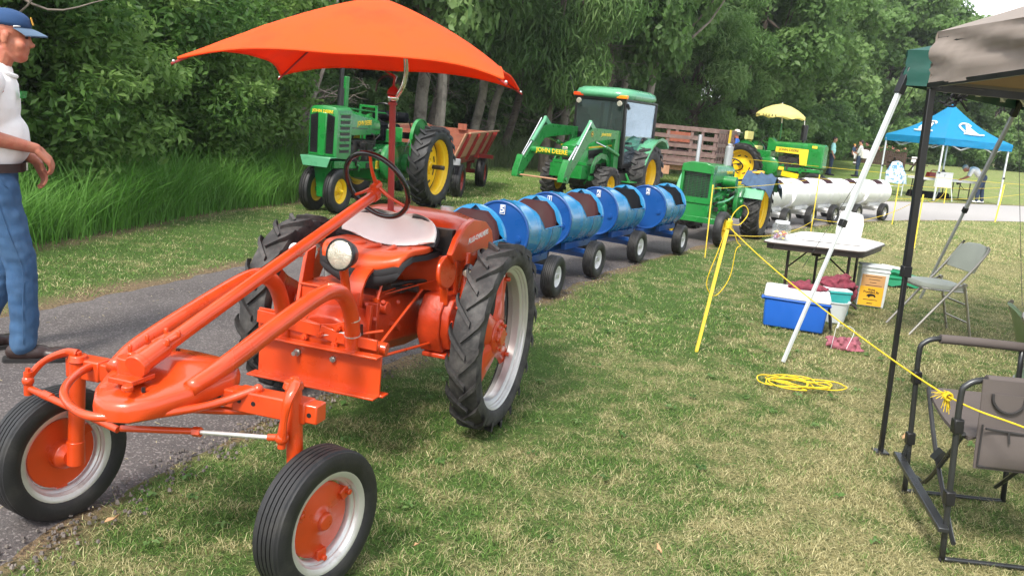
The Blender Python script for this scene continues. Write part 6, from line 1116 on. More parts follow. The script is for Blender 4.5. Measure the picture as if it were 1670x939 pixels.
# --- people on the far lawn
def small_person(label, x, y, deg, J, mt, k=1.0, short=True, yaw=0, tilt=0, hairm='darkhair', bald=False):
    o = thing('person', label, 'person', (x, y, float(hz(x, y))), deg); P, M3, b, R3 = figure(o, J, mt, .02, False, k, short, .006, yaw, tilt); 
    mb = MB(); mb.sph(P(-.02, 0, .055), (.098*k, .086*k, .085*k), 16, 10, M3); mb.sph(P(-.05, 0, .01), (.06*k, .08*k, .07*k), 16, 10, M3); hr = mb.build('hair', M[hairm], o); return o, P, M3
sk = M['skinlight']; dark_sh = M['blackfab']
small_person('man in pale teal shirt and jeans holding a phone on the far lawn', 14.57, 41.9, -25, std(1.03, anL=(-.12, .13, .09), anR=(.03, -.16, .09), wrR=(.10, -.27, .90), hdR=(.5, 0, -.8)), dict(skin=sk, shirt=M['teal'], trousers=M['darkdenim'], shoe=dark_sh), 1.03, yaw=-.3)
small_person('dark haired woman in print top carrying a child on the far lawn', 16.1, 42.5, 150, std(1.0, elL=(.08, .24, 1.10), wrL=(.30, .08, 1.16), elR=(.08, -.24, 1.10), wrR=(.30, -.05, 1.12), anL=(-.03, .09, .09), anR=(.04, -.08, .09)), dict(skin=sk, shirt=M['plaid'], trousers=M['darkdenim'], shoe=dark_sh), 1.0)
o = thing('person', 'small child in grey shirt carried by the woman in the print top', 'person', (15.82, 42.62, float(hz(15.8, 42.6))+.62), -40); ch = std(.52, hip=(0, 0, .95), knL=(.22, .16, .78), knR=(.22, -.16, .78), anL=(.25, .2, .45), anR=(.25, -.2, .45), wrL=(.25, .15, 1.35), elL=(.1, .25, 1.25)); P, M3, b, R3 = figure(o, ch, dict(skin=sk, shirt=M['jeansjacket'], trousers=M['paper'], shoe=M['paper']), .016, False, .6)
mb = MB(); mb.sph(P(-.02, 0, .05), (.06, .052, .05)); mb.build('hair', M['ochre'], o)
mb = MB(); mb.loft([[V(.0+.2*math.cos(a)*k, .2*math.sin(a)*k, z) for a in np.linspace(0, 2*PI, 17)[:-1]] for k, z in ((.5, 1.0), (.95, .95), (1.0, .75), (.9, .6))]); q_ = mb.build('baby_blanket', M['shirt'], None, loc=(16.28, 42.35, float(hz(16.2, 42.3))+.32)); tag(q_, 'white cloth bundle hanging at the side of the woman in the print top', 'bundle')
o, P, M3 = small_person('man in straw hat and blue shirt behind the slatted wagon', 7.35, 30.9, 160, std(1.02), dict(skin=M['skin'], shirt=M['cooler'], trousers=M['darkdenim'], shoe=dark_sh), 1.02, hairm='hair')
mb = MB(); mb.loft([[P(-.01+r*math.cos(a), r*.85*math.sin(a), z+.02*abs(math.sin(a))) for a in np.linspace(0, 2*PI, 25)[:-1]] for r, z in ((.09, .05), (.19, .055), (.195, .062), (.105, .072), (.10, .12), (.075, .15), (.02, .145))]); mb.build('straw_hat', M['straw'], o, ang=50)
BJ = std(1.02, hip=(-.08, 0, .93), chest=(.20, 0, 1.14), neck=(.42, 0, 1.20), head=(.56, 0, 1.19), shL=(.34, .19, 1.17), shR=(.34, -.19, 1.17), elL=(.42, .24, .92), elR=(.40, -.24, .92), wrL=(.62, .18, .80), wrR=(.60, -.18, .80), hjL=(-.08, .10, .9), hjR=(-.08, -.10, .9), knL=(.02, .13, .49), knR=(-.12, -.13, .49), anL=(.02, .14, .09), anR=(-.18, -.14, .09))
o, P, M3 = small_person('man in white shirt bending over the table under the blue canopy', 17.0, 32.7, 158, BJ, dict(skin=M['skin'], shirt=M['shirt'], trousers=M['darkdenim'], shoe=M['paper']), 1.02, tilt=.6, hairm='hair')
mb = MB(); mb.sph(P(-.01, 0, .06), (.105, .095, .075), 14, 8, M3); mb.prism([(.07, -.07), (.17, -.05), (.18, 0), (.17, .05), (.07, .07)], (M3 @ V(1, 0, 0), M3 @ V(0, 1, 0)), .012, P(0, 0, .05)); mb.build('cap', M['greypole'], o)
# ------------------------------------------------------------ canopies
def cloth_panel(mb, a, b, c, d, nu=10, nv=5, amp=.01, seed=0, th=.004, sag=0):
    """quad a-b (bottom) d-c (top) with small folds, given a thickness"""
    a, b, c, d = map(Vector, (a, b, c, d)); n_ = (b-a).cross(d-a).normalized(); rows_ = []
    for j in range(nv+1):
        r = []
        for i in range(nu+1):
            u, v = i/nu, j/nv; p = (a.lerp(b, u)).lerp(d.lerp(c, u), v); p = p+n_*amp*(mnoise.noise((u*5+seed, v*2.5+u*2, seed))+.7*mnoise.noise((u*4+v*5+seed, v*9-u*7, 3)))*(4*v*(1-v)+.35)-V(0, 0, sag*4*u*(1-u)*(1-abs(2*v-1)*.5)); r.append(p)
        rows_.append(r)
    mb.loft(rows_, caps=False, closed=False); mb.loft([[p-n_*th for p in r] for r in rows_], caps=False, closed=False)
# taupe canopy over the camp chair, one black pole in view
TC = thing('taupe_canopy', 'grey brown canopy on a straight black pole at the right edge', 'canopy', (0, 0, 0)); pb = V(2.27, 4.87, 0); pt = V(2.165, 4.86, 2.10)
mb = MB(); mb.box((pb+pt*0)*.5+pb*.5+V(0, 0, .006), (.08, .08, .012)); mb.bar(pb, pb.lerp(pt, .57), .026, .026, up=(1, 0, 0)); mb.bar(pb.lerp(pt, .52), pt, .038, .038, up=(1, 0, 0)); mb.bar(pb.lerp(pt, .505), pb.lerp(pt, .535), .05, .05, up=(1, 0, 0)); mb.build('pole', M['black'], TC, bev=.004)
e1 = V(.195, -.981, 0); e1 = V(.04, -.9992, 0); e2 = V(.9992, .04, 0); c0 = V(2.15, 4.88, 0); C0 = [c0, c0+e1*2.9, c0+e1*2.9+e2*2.9, c0+e2*2.9]
mb = MB(); zb, zt = 2.115, 2.40
for i in (0, 3): a, b = C0[i], C0[(i+1) % 4]; cloth_panel(mb, a+V(0, 0, zb), b+V(0, 0, zb+(.13 if i == 0 else 0)), b+V(0, 0, zt), a+V(0, 0, zt), 30, 10, .035, i)
TCc = mb.build('valance', M['taupe'], TC, fix=False, ang=180)
mb = MB(); pk = (C0[0]+C0[2])*.5+V(0, 0, 3.25)
for i in range(4):
    a, b = C0[i]+V(0, 0, zt), C0[(i+1) % 4]+V(0, 0, zt); rows_ = [[a.lerp(b, u).lerp(pk, v)+V(0, 0, -.06*math.sin(v*PI)) for u in np.linspace(0, 1, 9)] for v in np.linspace(0, .98, 7)]; mb.loft(rows_, caps=False, closed=False)
mb.build('roof', M['taupe'], TC, fix=False, ang=180)
mb = MB()
for i in (0, 3): a, b = C0[i], C0[(i+1) % 4]; mb.bar(a+V(0, 0, zb+.002), b+V(0, 0, zb+.002+(.13 if i == 0 else 0)), .012, .026)
mb.build('trim', M['black'], TC)
mb = MB(); a, b = C0[0]+V(.03, -.02, 0), C0[3]+V(0, -.02, 0); cloth_panel(mb, a+V(0, -.02, zb+.03), b+V(0, -.02, zb+.03), b+V(0, -.03, zb+.2), a+V(0, -.03, zb+.2), 8, 2, .01, 9); mb.build('lining', M['tan'], TC, fix=False)
mb = MB(); mb.bar(C0[0]+V(.02, 0, zb-.01), C0[3]+V(0, 0, zb-.01), .022, .03); mb.bar(C0[0]+V(.02, 0, zb+.24), C0[1]+V(0.02, 0, zb+.25), .022, .03)
mb.build('top_frame', M['black'], TC)
# green slant leg canopy behind it
GC = thing('green_canopy', 'dark green canopy with slanted white legs behind the taupe canopy', 'canopy', (0, 0, 0)); A = V(2.9, 7.04, 2.25); B = V(5.05, 9.3, 2.27); ab = (B-A).normalized(); pr = V(ab.y, -ab.x, 0); Dd = A+pr*3.0; Cc = B+pr*3.0
for base, top, m_ in ((V(2.23, 6.74, 0), A, 'whitepole'), (V(4.97, 10.4, 0), B, 'greypole'), (Dd+V(.5, -.5, -2.25), Dd, 'whitepole'), (Cc+V(.6, .2, -2.27), Cc, 'whitepole')):
    mb = MB(); mb.bar(base, base.lerp(top, .56), .026, .026); mb.bar(base.lerp(top, .50), top, .036, .036); LG = mb.build('leg', M[m_], GC, bev=.003)
    mb = MB(); mb.bar(base.lerp(top, .495), base.lerp(top, .52), .048, .048); mb.build('leg_joint', M['black'], LG, bev=.004); mb = MB(); mb.bar(base.lerp(top, .97), top+(top-base)*.06, .06, .06); mb.build('leg_top', M['black'], LG, bev=.004)
mb = MB(); Q = [A, B, Cc, Dd]; up_ = V(0, 0, 1); pk = (A+Cc)*.5+V(0, 0, .85)
for i in range(4):
    a, b = Q[i]-V(0, 0, -.0), Q[(i+1) % 4]; cloth_panel(mb, a, b, b+up_*.27, a+up_*.27, 22, 6, .03, i+20); rows_ = [[(a+up_*.27).lerp(b+up_*.27, u).lerp(pk, v) for u in np.linspace(0, 1, 7)] for v in np.linspace(0, 1, 6)]; mb.loft(rows_, caps=False, closed=False)
mb.build('roof', M['greencloth'], GC, fix=False, ang=180)
for a, b in ((A, Dd), (A, B), (B, Cc)):
    mb = MB(); n = 4
    for i in range(n): p, q_ = a.lerp(b, i/n), a.lerp(b, (i+1)/n); p, q_ = p.lerp((A+Cc)/2, .05), q_.lerp((A+Cc)/2, .05); mb.bar(p+V(0, 0, .04), q_+V(0, 0, .24), .02, .03); mb.bar(p+V(0, 0, .24)+pr*.03, q_+V(0, 0, .04)+pr*.03, .02, .03)
    mb.build('scissor_truss', M['silver'], GC)
g = random.Random(2); mb = MB()
for k in range(26): c = V(2.62, 5.5, 2.17)+V(g.uniform(-.06, .06), g.uniform(-.06, .06), g.uniform(-.09, .09)); mb.tube([c, c+V(g.uniform(-.06, .06), g.uniform(-.06, .06), g.uniform(-.06, .06)), c+V(g.uniform(-.06, .06), g.uniform(-.06, .06), g.uniform(-.08, .06))], .007, 5, 3)
tag(mb.build('cord_bundle', M['blackfab'], loc=(.0, .0, .0)), 'bundle of black cord tied at the corner of the taupe canopy', 'cord')
# blue canopy on the far lawn
BC = thing('blue_canopy', 'bright blue peaked canopy with white printed emblems on the far lawn', 'canopy', (0, 0, 0)); TQ = [V(13.8, 33.97, 0), V(14.68, 31.15, 0), V(17.45, 32.01, 0), V(16.57, 34.83, 0)]; ctr = (TQ[0]+TQ[2])/2
out_ = [ctr+(p-ctr)*1.04 for p in TQ]
for p in TQ: mb = MB(); mb.bar(p, p+V(-.03, 0, 2.1), .05, .05, up=(1, 0, 0)); LG = mb.build('leg', M['whitepole'], BC); mb = MB(); mb.bar(p+V(0, 0, .98), p+V(0, 0, 1.04), .075, .075, up=(1, 0, 0)); mb.build('leg_joint', M['black'], LG); mb = MB(); mb.box(p+V(0, 0, .01), (.12, .12, .02)); mb.build('foot_plate', M['black'], LG)
mb = MB(); ez0, ez1 = 1.98, 2.22; pk = ctr+V(-.05, 0, 3.5)
for i in range(4): a, b = out_[i], out_[(i+1) % 4]; cloth_panel(mb, a+V(0, 0, ez0), b+V(0, 0, ez0), b+V(0, 0, ez1), a+V(0, 0, ez1), 16, 3, .04, i+40)
VL = mb.build('valance', M['bluecanvas'], BC, fix=False, ang=180)
mb = MB()
def roofpt(i, u, v): a, b = out_[i]+V(0, 0, ez1), out_[(i+1) % 4]+V(0, 0, ez1); return a.lerp(b, u).lerp(pk, v)-V(0, 0, .16*math.sin(v*PI)*(1-.25*math.sin(u*PI)))
for i in range(4): mb.loft([[roofpt(i, u, v) for u in np.linspace(0, 1, 13)] for v in np.linspace(0, 1, 9)], caps=False, closed=False)
RB = mb.build('roof', M['bluecanvas'], BC, fix=False, ang=180)
for i in (0, 1):
    mb = MB(); pts = lambda L_: [roofpt(i, u, v)+V(-.01, -.03, .035) for u, v in L_]
    mb.loft([pts([(.36, .22), (.44, .40), (.50, .5)]), pts([(.62, .22), (.60, .30), (.56, .46)])], caps=False, closed=False); mb.tube(pts([(.36, .28), (.30, .44), (.40, .52), (.58, .52), (.62, .46)]), .035, 5, 4); mb.tube(pts([(.32, .22), (.5, .2), (.70, .22)]), .03, 5, 3); mb.build('printed_emblem', M['paper'], RB, fix=False)
mb = MB()
for i in range(4):
    a, b = TQ[i]+V(0, 0, 1.86), TQ[(i+1) % 4]+V(0, 0, 1.86)
    for k in range(4): mb.bar(a.lerp(b, k/4)+V(0, 0, .0 if k % 2 else .25), a.lerp(b, (k+1)/4)+V(0, 0, .25 if k % 2 else .0), .03, .03)
mb.build('truss', M['silver'], BC)
def fold_table(label, c, deg, Lx, Ly, h, top, leg, edge, group=None):
    o = thing('folding_table', label, 'table', c, deg, group); mb = MB(); k = .05
    mb.prism([(-Lx/2+k, -Ly/2), (Lx/2-k, -Ly/2), (Lx/2, -Ly/2+k), (Lx/2, Ly/2-k), (Lx/2-k, Ly/2), (-Lx/2+k, Ly/2), (-Lx/2, Ly/2-k), (-Lx/2, -Ly/2+k)], None, .022, (0, 0, h-.011)); T_ = mb.build('table_top', top, o, bev=.004)
    mb = MB()
    for s in (1, -1): mb.bar((-Lx/2+.04, s*(Ly/2-.02), h-.05), (Lx/2-.04, s*(Ly/2-.02), h-.05), .022, .055); mb.bar((s*(Lx/2-.02), -Ly/2+.04, h-.05), (s*(Lx/2-.02), Ly/2-.04, h-.05), .022, .055)
    mb.build('apron', edge, T_, bev=.003)
    for s in (1, -1):
        x = s*(Lx/2-.2); mb = MB(); [mb.bar((x, q_*(Ly/2-.13), h-.03), (x+s*.02, q_*(Ly/2-.13), .03), .032, .032, up=(1, 0, 0)) for q_ in (1, -1)]; mb.bar((x, -Ly/2+.13, h*.55), (x, Ly/2-.13, h*.55), .025, .025); mb.bar((x+s*.02, -Ly/2+.03, .02), (x+s*.02, Ly/2-.03, .02), .035, .03); mb.cyl((x, 0, h*.55), (x-s*.38, 0, h-.05), .010, n=8); mb.bar((x-s*.3, -.10, h-.05), (x-s*.3, .10, h-.14), .05, .10); mb.build('leg_frame', leg, o, bev=.003)
    return o
WT = M['paper']
fold_table('white folding table under the blue canopy beside the bending man', (15.7, 32.95, float(hz(15.7, 33))), 17, 2.6, .75, .76, WT, M['tableleg'], WT, 'tables under the blue canopy')
fold_table('second white folding table further back under the blue canopy', (16.0, 34.2, float(hz(16, 34))), 17, 1.8, .75, .74, WT, M['tableleg'], WT, 'tables under the blue canopy')
tz = .76
mb = MB(); mb.box((0, 0, .10), (.55, .24, .2), tap=(.9, .8)); mb.tube([(-.15, 0, .2), (-.1, 0, .27), (.1, 0, .27), (.15, 0, .2)], .02, 6, 3); mb.build('toolbox', M['red'], tag(thing('red_toolbox', 'red toolbox on the white table under the blue canopy', 'toolbox', (15.3, 32.85, tz), 17)), bev=.02)
mb = MB(); mb.cyl((0, 0, 0), (0, 0, .26), .09, n=14); mb.cyl((.2, .05, 0), (.2, .05, .18), .07, n=14); mb.tube([(-.07, 0, .2), (0, 0, .34), (.07, 0, .2)], .012, 6, 3); tag(mb.build('drinks_jug', M['blackvinyl'], None, loc=(15.72, 33.0, tz)), 'dark round jug beside the red toolbox', 'jug')
o = thing('easel_sign', 'blank white board on an easel in front of the blue canopy table', 'sign', (15.35, 32.1, float(hz(15.3, 32)))); mb = MB(); mb.box((0, 0, .75), (.68, .04, .55)); mb.build('board', M['paper'], o, rot=(0, 0, R(12))); mb = MB(); [mb.bar((x0, -.05, .95), (x1, y_, 0), .03, .03) for x0, x1, y_ in ((-.2, -.32, -.15), (.2, .38, -.15), (0, 0, .4))]; mb.build('easel_legs', M['whitepole'], o)
o = thing('folding_stand', 'white painted stand draped with a blue print cloth by the black pole', 'stand', (13.75, 32.5, float(hz(13.7, 32.5)))); mb = MB(); [mb.bar((x, y, 0), (x, y, .8), .03, .03) for x in (-.25, .25) for y in (-.2, .2)]; mb.bar((-.25, -.2, .35), (.25, -.2, .35), .03, .03); mb.build('stand_legs', M['whitepole'], o)
mb = MB(); g = random.Random(8); rr = []
for z, r in ((.45, .40), (.62, .38), (.82, .36), (.95, .28), (1.05, .24), (1.18, .18), (1.24, .05)): rr.append([V(math.cos(a)*r*(1+.12*math.sin(3*a+z*5)), math.sin(a)*r*.8*(1+.1*math.cos(4*a)), z+.02*math.sin(5*a)) for a in np.linspace(0, 2*PI, 25)[:-1]])
mb.loft(rr); mb.build('print_cloth', mat('blue_print_cloth', (.62, .72, .78), .85, var=.1, c2=(.10, .25, .42), c2s=9, c2p=(.5, .55)), o)
mb = MB(); mb.box((0, 0, .12), (1.5, .5, .24), tap=(.92, .9)); tag(mb.build('storage_bin', M['blackvinyl'], None, loc=(15.3, 33.0, float(hz(15, 33))), bev=.03), 'dark bin on the grass under the white table', 'bin')
# wooden railing with flower boxes, picnic table
o = thing('wooden_railing', 'dark wooden picket railing with flower boxes at the far lawn edge', 'railing', (20.4, 50.6, float(hz(20.4, 50.6))), 3); mb = MB()
for k in range(26): mb.bar((-1.35+k*.108, .02, .12), (-1.35+k*.108, .02, .98), .075, .025, up=(0, 1, 0))
pk_ = mb.build('pickets', M['greywood'], o); pk_['kind'] = 'stuff'
for z in (.2, .92): mb = MB(); mb.bar((-1.45, .06, z), (1.45, .06, z), .05, .09); mb.build('rail', M['greywood'], o)
for x in (-1.45, -.5, .5, 1.45): mb = MB(); mb.bar((x, .08, 0), (x, .08, 1.1), .1, .1, up=(1, 0, 0)); mb.build('post', M['greywood'], o)
v, f, ti = leaves(np.array([[x, .05, 1.05+.08*math.sin(x*5)] for x in np.linspace(-1.3, 1.3, 10)]), np.tile(np.array([[.22, .14, .14]]), (10, 1)), 900, .09, .6); link('flower_foliage', fast_mesh('flower_foliage', v, f, LM['pale'], attrs={'tint': ti}), o)
v, f, ti = leaves(np.array([[x, .0, 1.12+.08*math.sin(x*5)] for x in np.linspace(-1.3, 1.3, 8)]), np.tile(np.array([[.2, .12, .10]]), (8, 1)), 140, .07, .9); link('flowers', fast_mesh('flowers', v, f, mat('pink_flowers', (.6, .2, .22), .7, var=.3, vs=8, c2=(.75, .45, .2), c2s=4), attrs={'tint': ti}), o)
for x, lab in ((19.55, 'small white notice on the wooden railing at left'), (22.15, 'small white notice right of the wooden railing')): mb = MB(); mb.box((0, 0, .62), (.34, .03, .30)); mb.bar((0, .02, 0), (0, .02, .6), .04, .04, up=(1, 0, 0)); tag(mb.build('notice_board', M['paper'], None, loc=(x, 50.2, float(hz(x, 50.2)))), lab, 'sign', 'white notices by the railing')
o = thing('picnic_table', 'dark wooden picnic table in front of the railing', 'table', (21.1, 48.9, float(hz(21.1, 48.9))), 4)
for k in range(5): mb = MB(); mb.bar((-.9, -.30+k*.15, .74), (.9, -.30+k*.15, .74), .13, .04); mb.build('table_plank', M['greywood'], o)
for s in (1, -1): mb = MB(); mb.bar((-.9, .68*s, .44), (.9, .68*s, .44), .24, .04); mb.build('bench', M['greywood'], o)
mb = MB(); [(mb.bar((x, -.7, .0), (x, .1, .72), .08, .04, up=(1, 0, 0)), mb.bar((x, .7, .0), (x, -.1, .72), .08, .04, up=(1, 0, 0)), mb.bar((x, -.75, .40), (x, .75, .40), .05, .08)) for x in (-.65, .65)]; mb.build('table_frame', M['greywood'], o)['kind'] = 'stuff'
# ------------------------------------------------------------ near table and what stands round it
NT = thing('folding_table', 'worn folding table with dark brown edge near the white slanted leg', 'table', (0, 0, 0)); TZ = .665
Pq = [(2.66, 9.28), (2.72, 9.22), (3.62, 9.13), (3.72, 9.18), (4.26, 10.02), (4.25, 10.14), (4.08, 10.5), (3.98, 10.56), (3.50, 10.52), (3.42, 10.46)]
mb = MB(); mb.prism(Pq, None, .016, (0, 0, TZ-.008)); T_ = mb.build('table_top', M['tabletop'], NT, bev=.004)
cx_, cy_ = sum(p[0] for p in Pq)/10, sum(p[1] for p in Pq)/10; mb = MB(); mb.prism([(cx_+(x-cx_)*1.012, cy_+(y-cy_)*1.012) for x, y in Pq], None, .018, (0, 0, TZ-.0215)); mb.prism([(cx_+(x-cx_)*.96, cy_+(y-cy_)*.96) for x, y in Pq], None, .06, (0, 0, TZ-.058)); mb.build('apron', M['tableedge'], T_, bev=.004)
for a, b, s in (((2.98, 9.42), (3.62, 9.34), 1), ((3.58, 10.25), (4.02, 10.15), -1)):
    a, b = V(*a, 0), V(*b, 0); mb = MB(); [mb.cyl(p+V(0, 0, TZ-.06), p+V(.02, .0, .02), .016, n=10) for p in (a, b)]; mb.tube([a+V(-.12, .02, .0), a+V(-.1, .02, .03), a+V(0, 0, .045), b+V(0, 0, .045), b+V(.12, -.02, .035), b+V(.16, -.03, .0)], .016, 8, 3); mid = (a+b)/2; mb.cyl(a+V(0, 0, .36), mid+V(.06, .36*s, TZ-.08), .009, n=8); mb.cyl(b+V(0, 0, .36), mid+V(.10, .36*s, TZ-.08), .009, n=8); mb.bar(mid+V(.08, .30*s, TZ-.16), mid+V(.1, .42*s, TZ-.08), .10, .05); mb.build('leg_frame', M['tableleg'], NT)
def on_ground(x, y): return (x, y, float(hz(x, y)))
# candy jar
JR = thing('candy_jar', 'clear plastic jar of wrapped candy on the near corner of the worn table', 'jar', (2.86, 9.40, TZ)); jp = [(-.075, -.075), (.075, -.075), (.085, -.065), (.085, .065), (.075, .075), (-.075, .075), (-.085, .065), (-.085, -.065)]
mb = MB(); mb.loft([[V(x*k, y*k, z) for x, y in jp] for k, z in ((.95, 0), (1, .01), (1, .15), (.9, .17), (.8, .175))]); mb.build('jar_body', M['jarglass'], JR, bev=.004)
mb = MB(); mb.cyl((0, 0, .175), (0, 0, .205), .078, n=24); mb.build('lid', M['coolerlid'], JR, bev=.006)
g = random.Random(6); cols = [mat('wrapper_orange', (.75, .30, .03), .35), mat('wrapper_red', (.5, .05, .05), .35), mat('wrapper_purple', (.3, .12, .3), .35), mat('wrapper_yellow', (.75, .55, .1), .35), mat('wrapper_white', (.7, .65, .6), .35)]
for k in range(5):
    mb = MB()
    for i in range(9): c = V(g.uniform(-.06, .06), g.uniform(-.06, .06), g.uniform(.015, .095)); mb.sph(c, (.024, .010, .009), 8, 5, Matrix.Rotation(g.uniform(0, 3), 3, 'Z') @ Matrix.Rotation(g.uniform(-.6, .6), 3, 'Y'))
    mb.build('wrapped_candy', cols[k], JR)['kind'] = 'stuff'
mb = MB(); rr = []
for z, k in ((0, 1), (.08, 1.01), (.2, .98), (.28, .97), (.31, .93), (.325, .75), (.328, .3)): rr.append([V(x*k+.012*math.sin(z*20+y*30), y*k, z+.012*math.sin(x*30)) for x, y in ((-.13, -.06), (0, -.065), (.13, -.06), (.135, 0), (.13, .06), (0, .065), (-.13, .06), (-.135, 0))])
mb.loft(rr); tag(mb.build('white_bag', M['paper'], None, loc=(3.80, 9.95, TZ+.001), rot=(0, 0, .3), ang=60), 'upright white paper bag on the worn table behind the white leg', 'bag')
mb = MB(); cloth_panel(mb, (-.35, -.2, .004), (.3, -.25, .004), (.38, .25, .006), (-.3, .3, .004), 8, 6, .01, 3); tag(mb.build('paper_sheet', M['paper'], None, loc=(3.5, 9.75, TZ+.004), fix=False), 'white paper sheet lying flat on the worn table', 'paper')
# cooler
CO = thing('cooler', 'blue ice chest with white lid on the grass under the table', 'cooler', (2.71, 8.10, 0), -17); mb = MB(); rr = []
for k, z in ((.93, .01), (.95, .03), (1.0, .25), (1.0, .28)): rr.append([V(x*k, y*k, z) for x, y in ((-.285, -.19), (-.265, -.205), (.265, -.205), (.285, -.19), (.285, .19), (.265, .205), (-.265, .205), (-.285, .19))])
mb.loft(rr); mb.box((0, 0, .285), (.60, .44, .025)); mb.bar((-.30, -.05, .25), (-.30, .05, .25), .04, .03); mb.bar((.30, -.06, .25), (.30, .06, .25), .04, .03); mb.build('chest', M['cooler'], CO, bev=.012)
mb = MB(); mb.loft([[V(x*k, y*k, z) for x, y in ((-.295, -.21), (-.28, -.22), (.28, -.22), (.295, -.21), (.295, .21), (.28, .22), (-.28, .22), (-.295, .21))] for k, z in ((1.0, .297), (1.01, .305), (1.01, .34), (.985, .355), (.9, .362), (.5, .364))]); mb.build('lid', M['coolerlid'], CO, bev=.006)
mb = MB(); mb.tube([(.305, -.17, .20), (.33, -.14, .08), (.345, -.02, .04), (.34, .10, .10), (.31, .15, .2)], .012, 8, 4); mb.build('handle', M['black'], CO)
def rag(name, m, c, sx_, sy_, h, seed, label, cat, drop=0):
    g = random.Random(seed); mb = MB()
    for k in range(16):
        a, r = g.uniform(0, 2*PI), math.sqrt(g.random())*.85; p = V(math.cos(a)*r*sx_, math.sin(a)*r*sy_, .012+h*(1-r)*g.uniform(.15, .85)); d = g.uniform(0, PI); u = V(math.cos(d), math.sin(d), g.uniform(-.25, .25))*g.uniform(.25, .6)*sy_*1.4; w_ = V(-u.y, u.x, 0)*g.uniform(-.5, .5)
        q_ = [p-u, p-u*.4+w_+V(0, 0, h*.15), p+u*.4-w_*.5+V(0, 0, h*.12), p+u]; q_ = [V(v.x, v.y, max(.010, v.z)) for v in q_]; mb.tube(q_, [.012, .022, .022, .010], 8, 3)
    mb.sph((0, 0, h*.12), (sx_*.85, sy_*.85, h*.28+.012), 18, 8); mb.sph((sx_*.3, -sy_*.2, .008), (sx_*.75, sy_*.7, .014), 18, 8)
    if drop: mb.sph((sx_*.75, -.02, -drop*.4), (.03, sy_*.7, drop*.6), 12, 8)
    o = remeshed(name, mb, m, None, .009, 2, loc=c, rot=(0, 0, g.uniform(-.4, .4))); wrinkle(o, .010, (26, 18, 30), seed); return tag(o, label, cat)
rag('towel', M['towel'], (2.80, 8.18, .365), .20, .11, .06, 3, 'maroon towel crumpled on the white cooler lid', 'towel')
rag('towel', M['towel'], (3.33, 8.80, .32), .22, .15, .14, 9, 'maroon towel heaped over the crate behind the cooler', 'towel', .16)
rag('towel', M['towelpink'], (2.96, 7.42, .0), .17, .13, .15, 14, 'faded rose towel lying crumpled on the grass', 'towel')
o = thing('plastic_tub', 'white translucent tub with teal bucket behind the cooler', 'tub', (3.24, 8.55, 0), 0); mb = MB(); mb.lathe([(0, .005), (.12, .005), (.15, .20), (.16, .205), (.16, .215), (.145, .215), (.135, .19), (.11, .02), (0, .02)], (0, 0, 0), (0, 0, 1), 26); mb.build('tub', M['clearplastic'], o)
mb = MB(); mb.box((.06, .12, .17), (.2, .22, .22), tap=(1.05, 1.05)); mb.box((.06, .12, .29), (.23, .25, .025)); mb.build('crate', M['tealplastic'], o, bev=.01); mb = MB(); mb.box((.05, .10, .309), (.24, .2, .012)); mb.build('crate_lid', M['coolerlid'], o, bev=.004)
o = thing('plastic_box', 'tall translucent plastic box with yellow printed card standing by the table leg', 'box', (4.02, 9.60, 0), -12); mb = MB(); mb.loft([[V(x*k, y*k, z) for x, y in ((-.15, -.11), (.15, -.11), (.15, .11), (-.15, .11))] for k, z in ((.94, .004), (.95, .01), (1.0, .42), (1.0, .44))]); mb.box((0, 0, .452), (.32, .24, .025)); mb.box((0, 0, .405), (.316, .236, .015)); mb.build('box_body', M['clearplastic'], o, bev=.008)
mb = MB(); mb.box((-.01, -.113, .295), (.245, .004, .14)); cdn = mb.build('tan_card', M['cardtan'], o); mb = MB(); [mb.box((-.01+(k%2)*.01, -.1155, .345-k*.033), (.17-.05*(k % 3), .0015, .006)) for k in range(4)]; mb.build('card_lines', M['dark'], cdn)
mb = MB(); mb.box((-.012, -.1145, .125), (.25, .004, .215)); cdn = mb.build('yellow_card', M['cardyellow'], o)
for i, s_ in enumerate(('Rides', 'Provided By')): text('card_lettering', s_, M['blackdecal'], cdn, (-.012, -.1170, .198-i*.027), (1, 0, 0), (0, 0, 1), .034, .0006, .025)
mb = MB(); mb.prism([(-.05, .0), (-.03, .022), (.0, .03), (.04, .022), (.055, .0), (.04, -.012), (.03, .004), (.0, .0), (-.02, -.018), (-.03, -.002)], (V(1, 0, 0), V(0, 0, 1)), .002, (-.012, -.1172, .125)); mb.box((-.012, -.117, .085), (.15, .0015, .006)); mb.box((-.012, -.117, .045), (.06, .0015, .009)); mb.tube([(-.012+.055*math.cos(a), -.117, .14+.03*math.sin(a)) for a in np.linspace(.4, 2.7, 10)], .0018, 4); mb.build('card_emblem', M['blackdecal'], cdn)
mb = MB(); rr = []
for x, a, b in ((-.26, .10, .20), (-.1, .12, .22), (.08, .10, .19), (.22, .07, .13), (.3, .05, .08)): rr.append([V(x, y*a, z*b+.02*math.sin(x*20+z*3)) for y, z in ((-1, .05), (1, .05), (1, .35), (.8, .42), (1, .55), (1, .75), (.7, .95), (-.7, 1), (-1, .78), (-.8, .62), (-1, .5), (-.9, .4))])
mb.loft(rr); GBn = mb.build('green_bag', M['greenbag'], None, loc=(4.98, 11.15, .02), ang=30); tag(GBn, 'folded green and white plastic bag on the grass behind the black pole', 'bag'); mb = MB(); mb.box((-.1, -.02, .215), (.26, .16, .018), rz=.2); mb.build('white_panel', M['paper'], GBn, rot=(0, .12, 0))
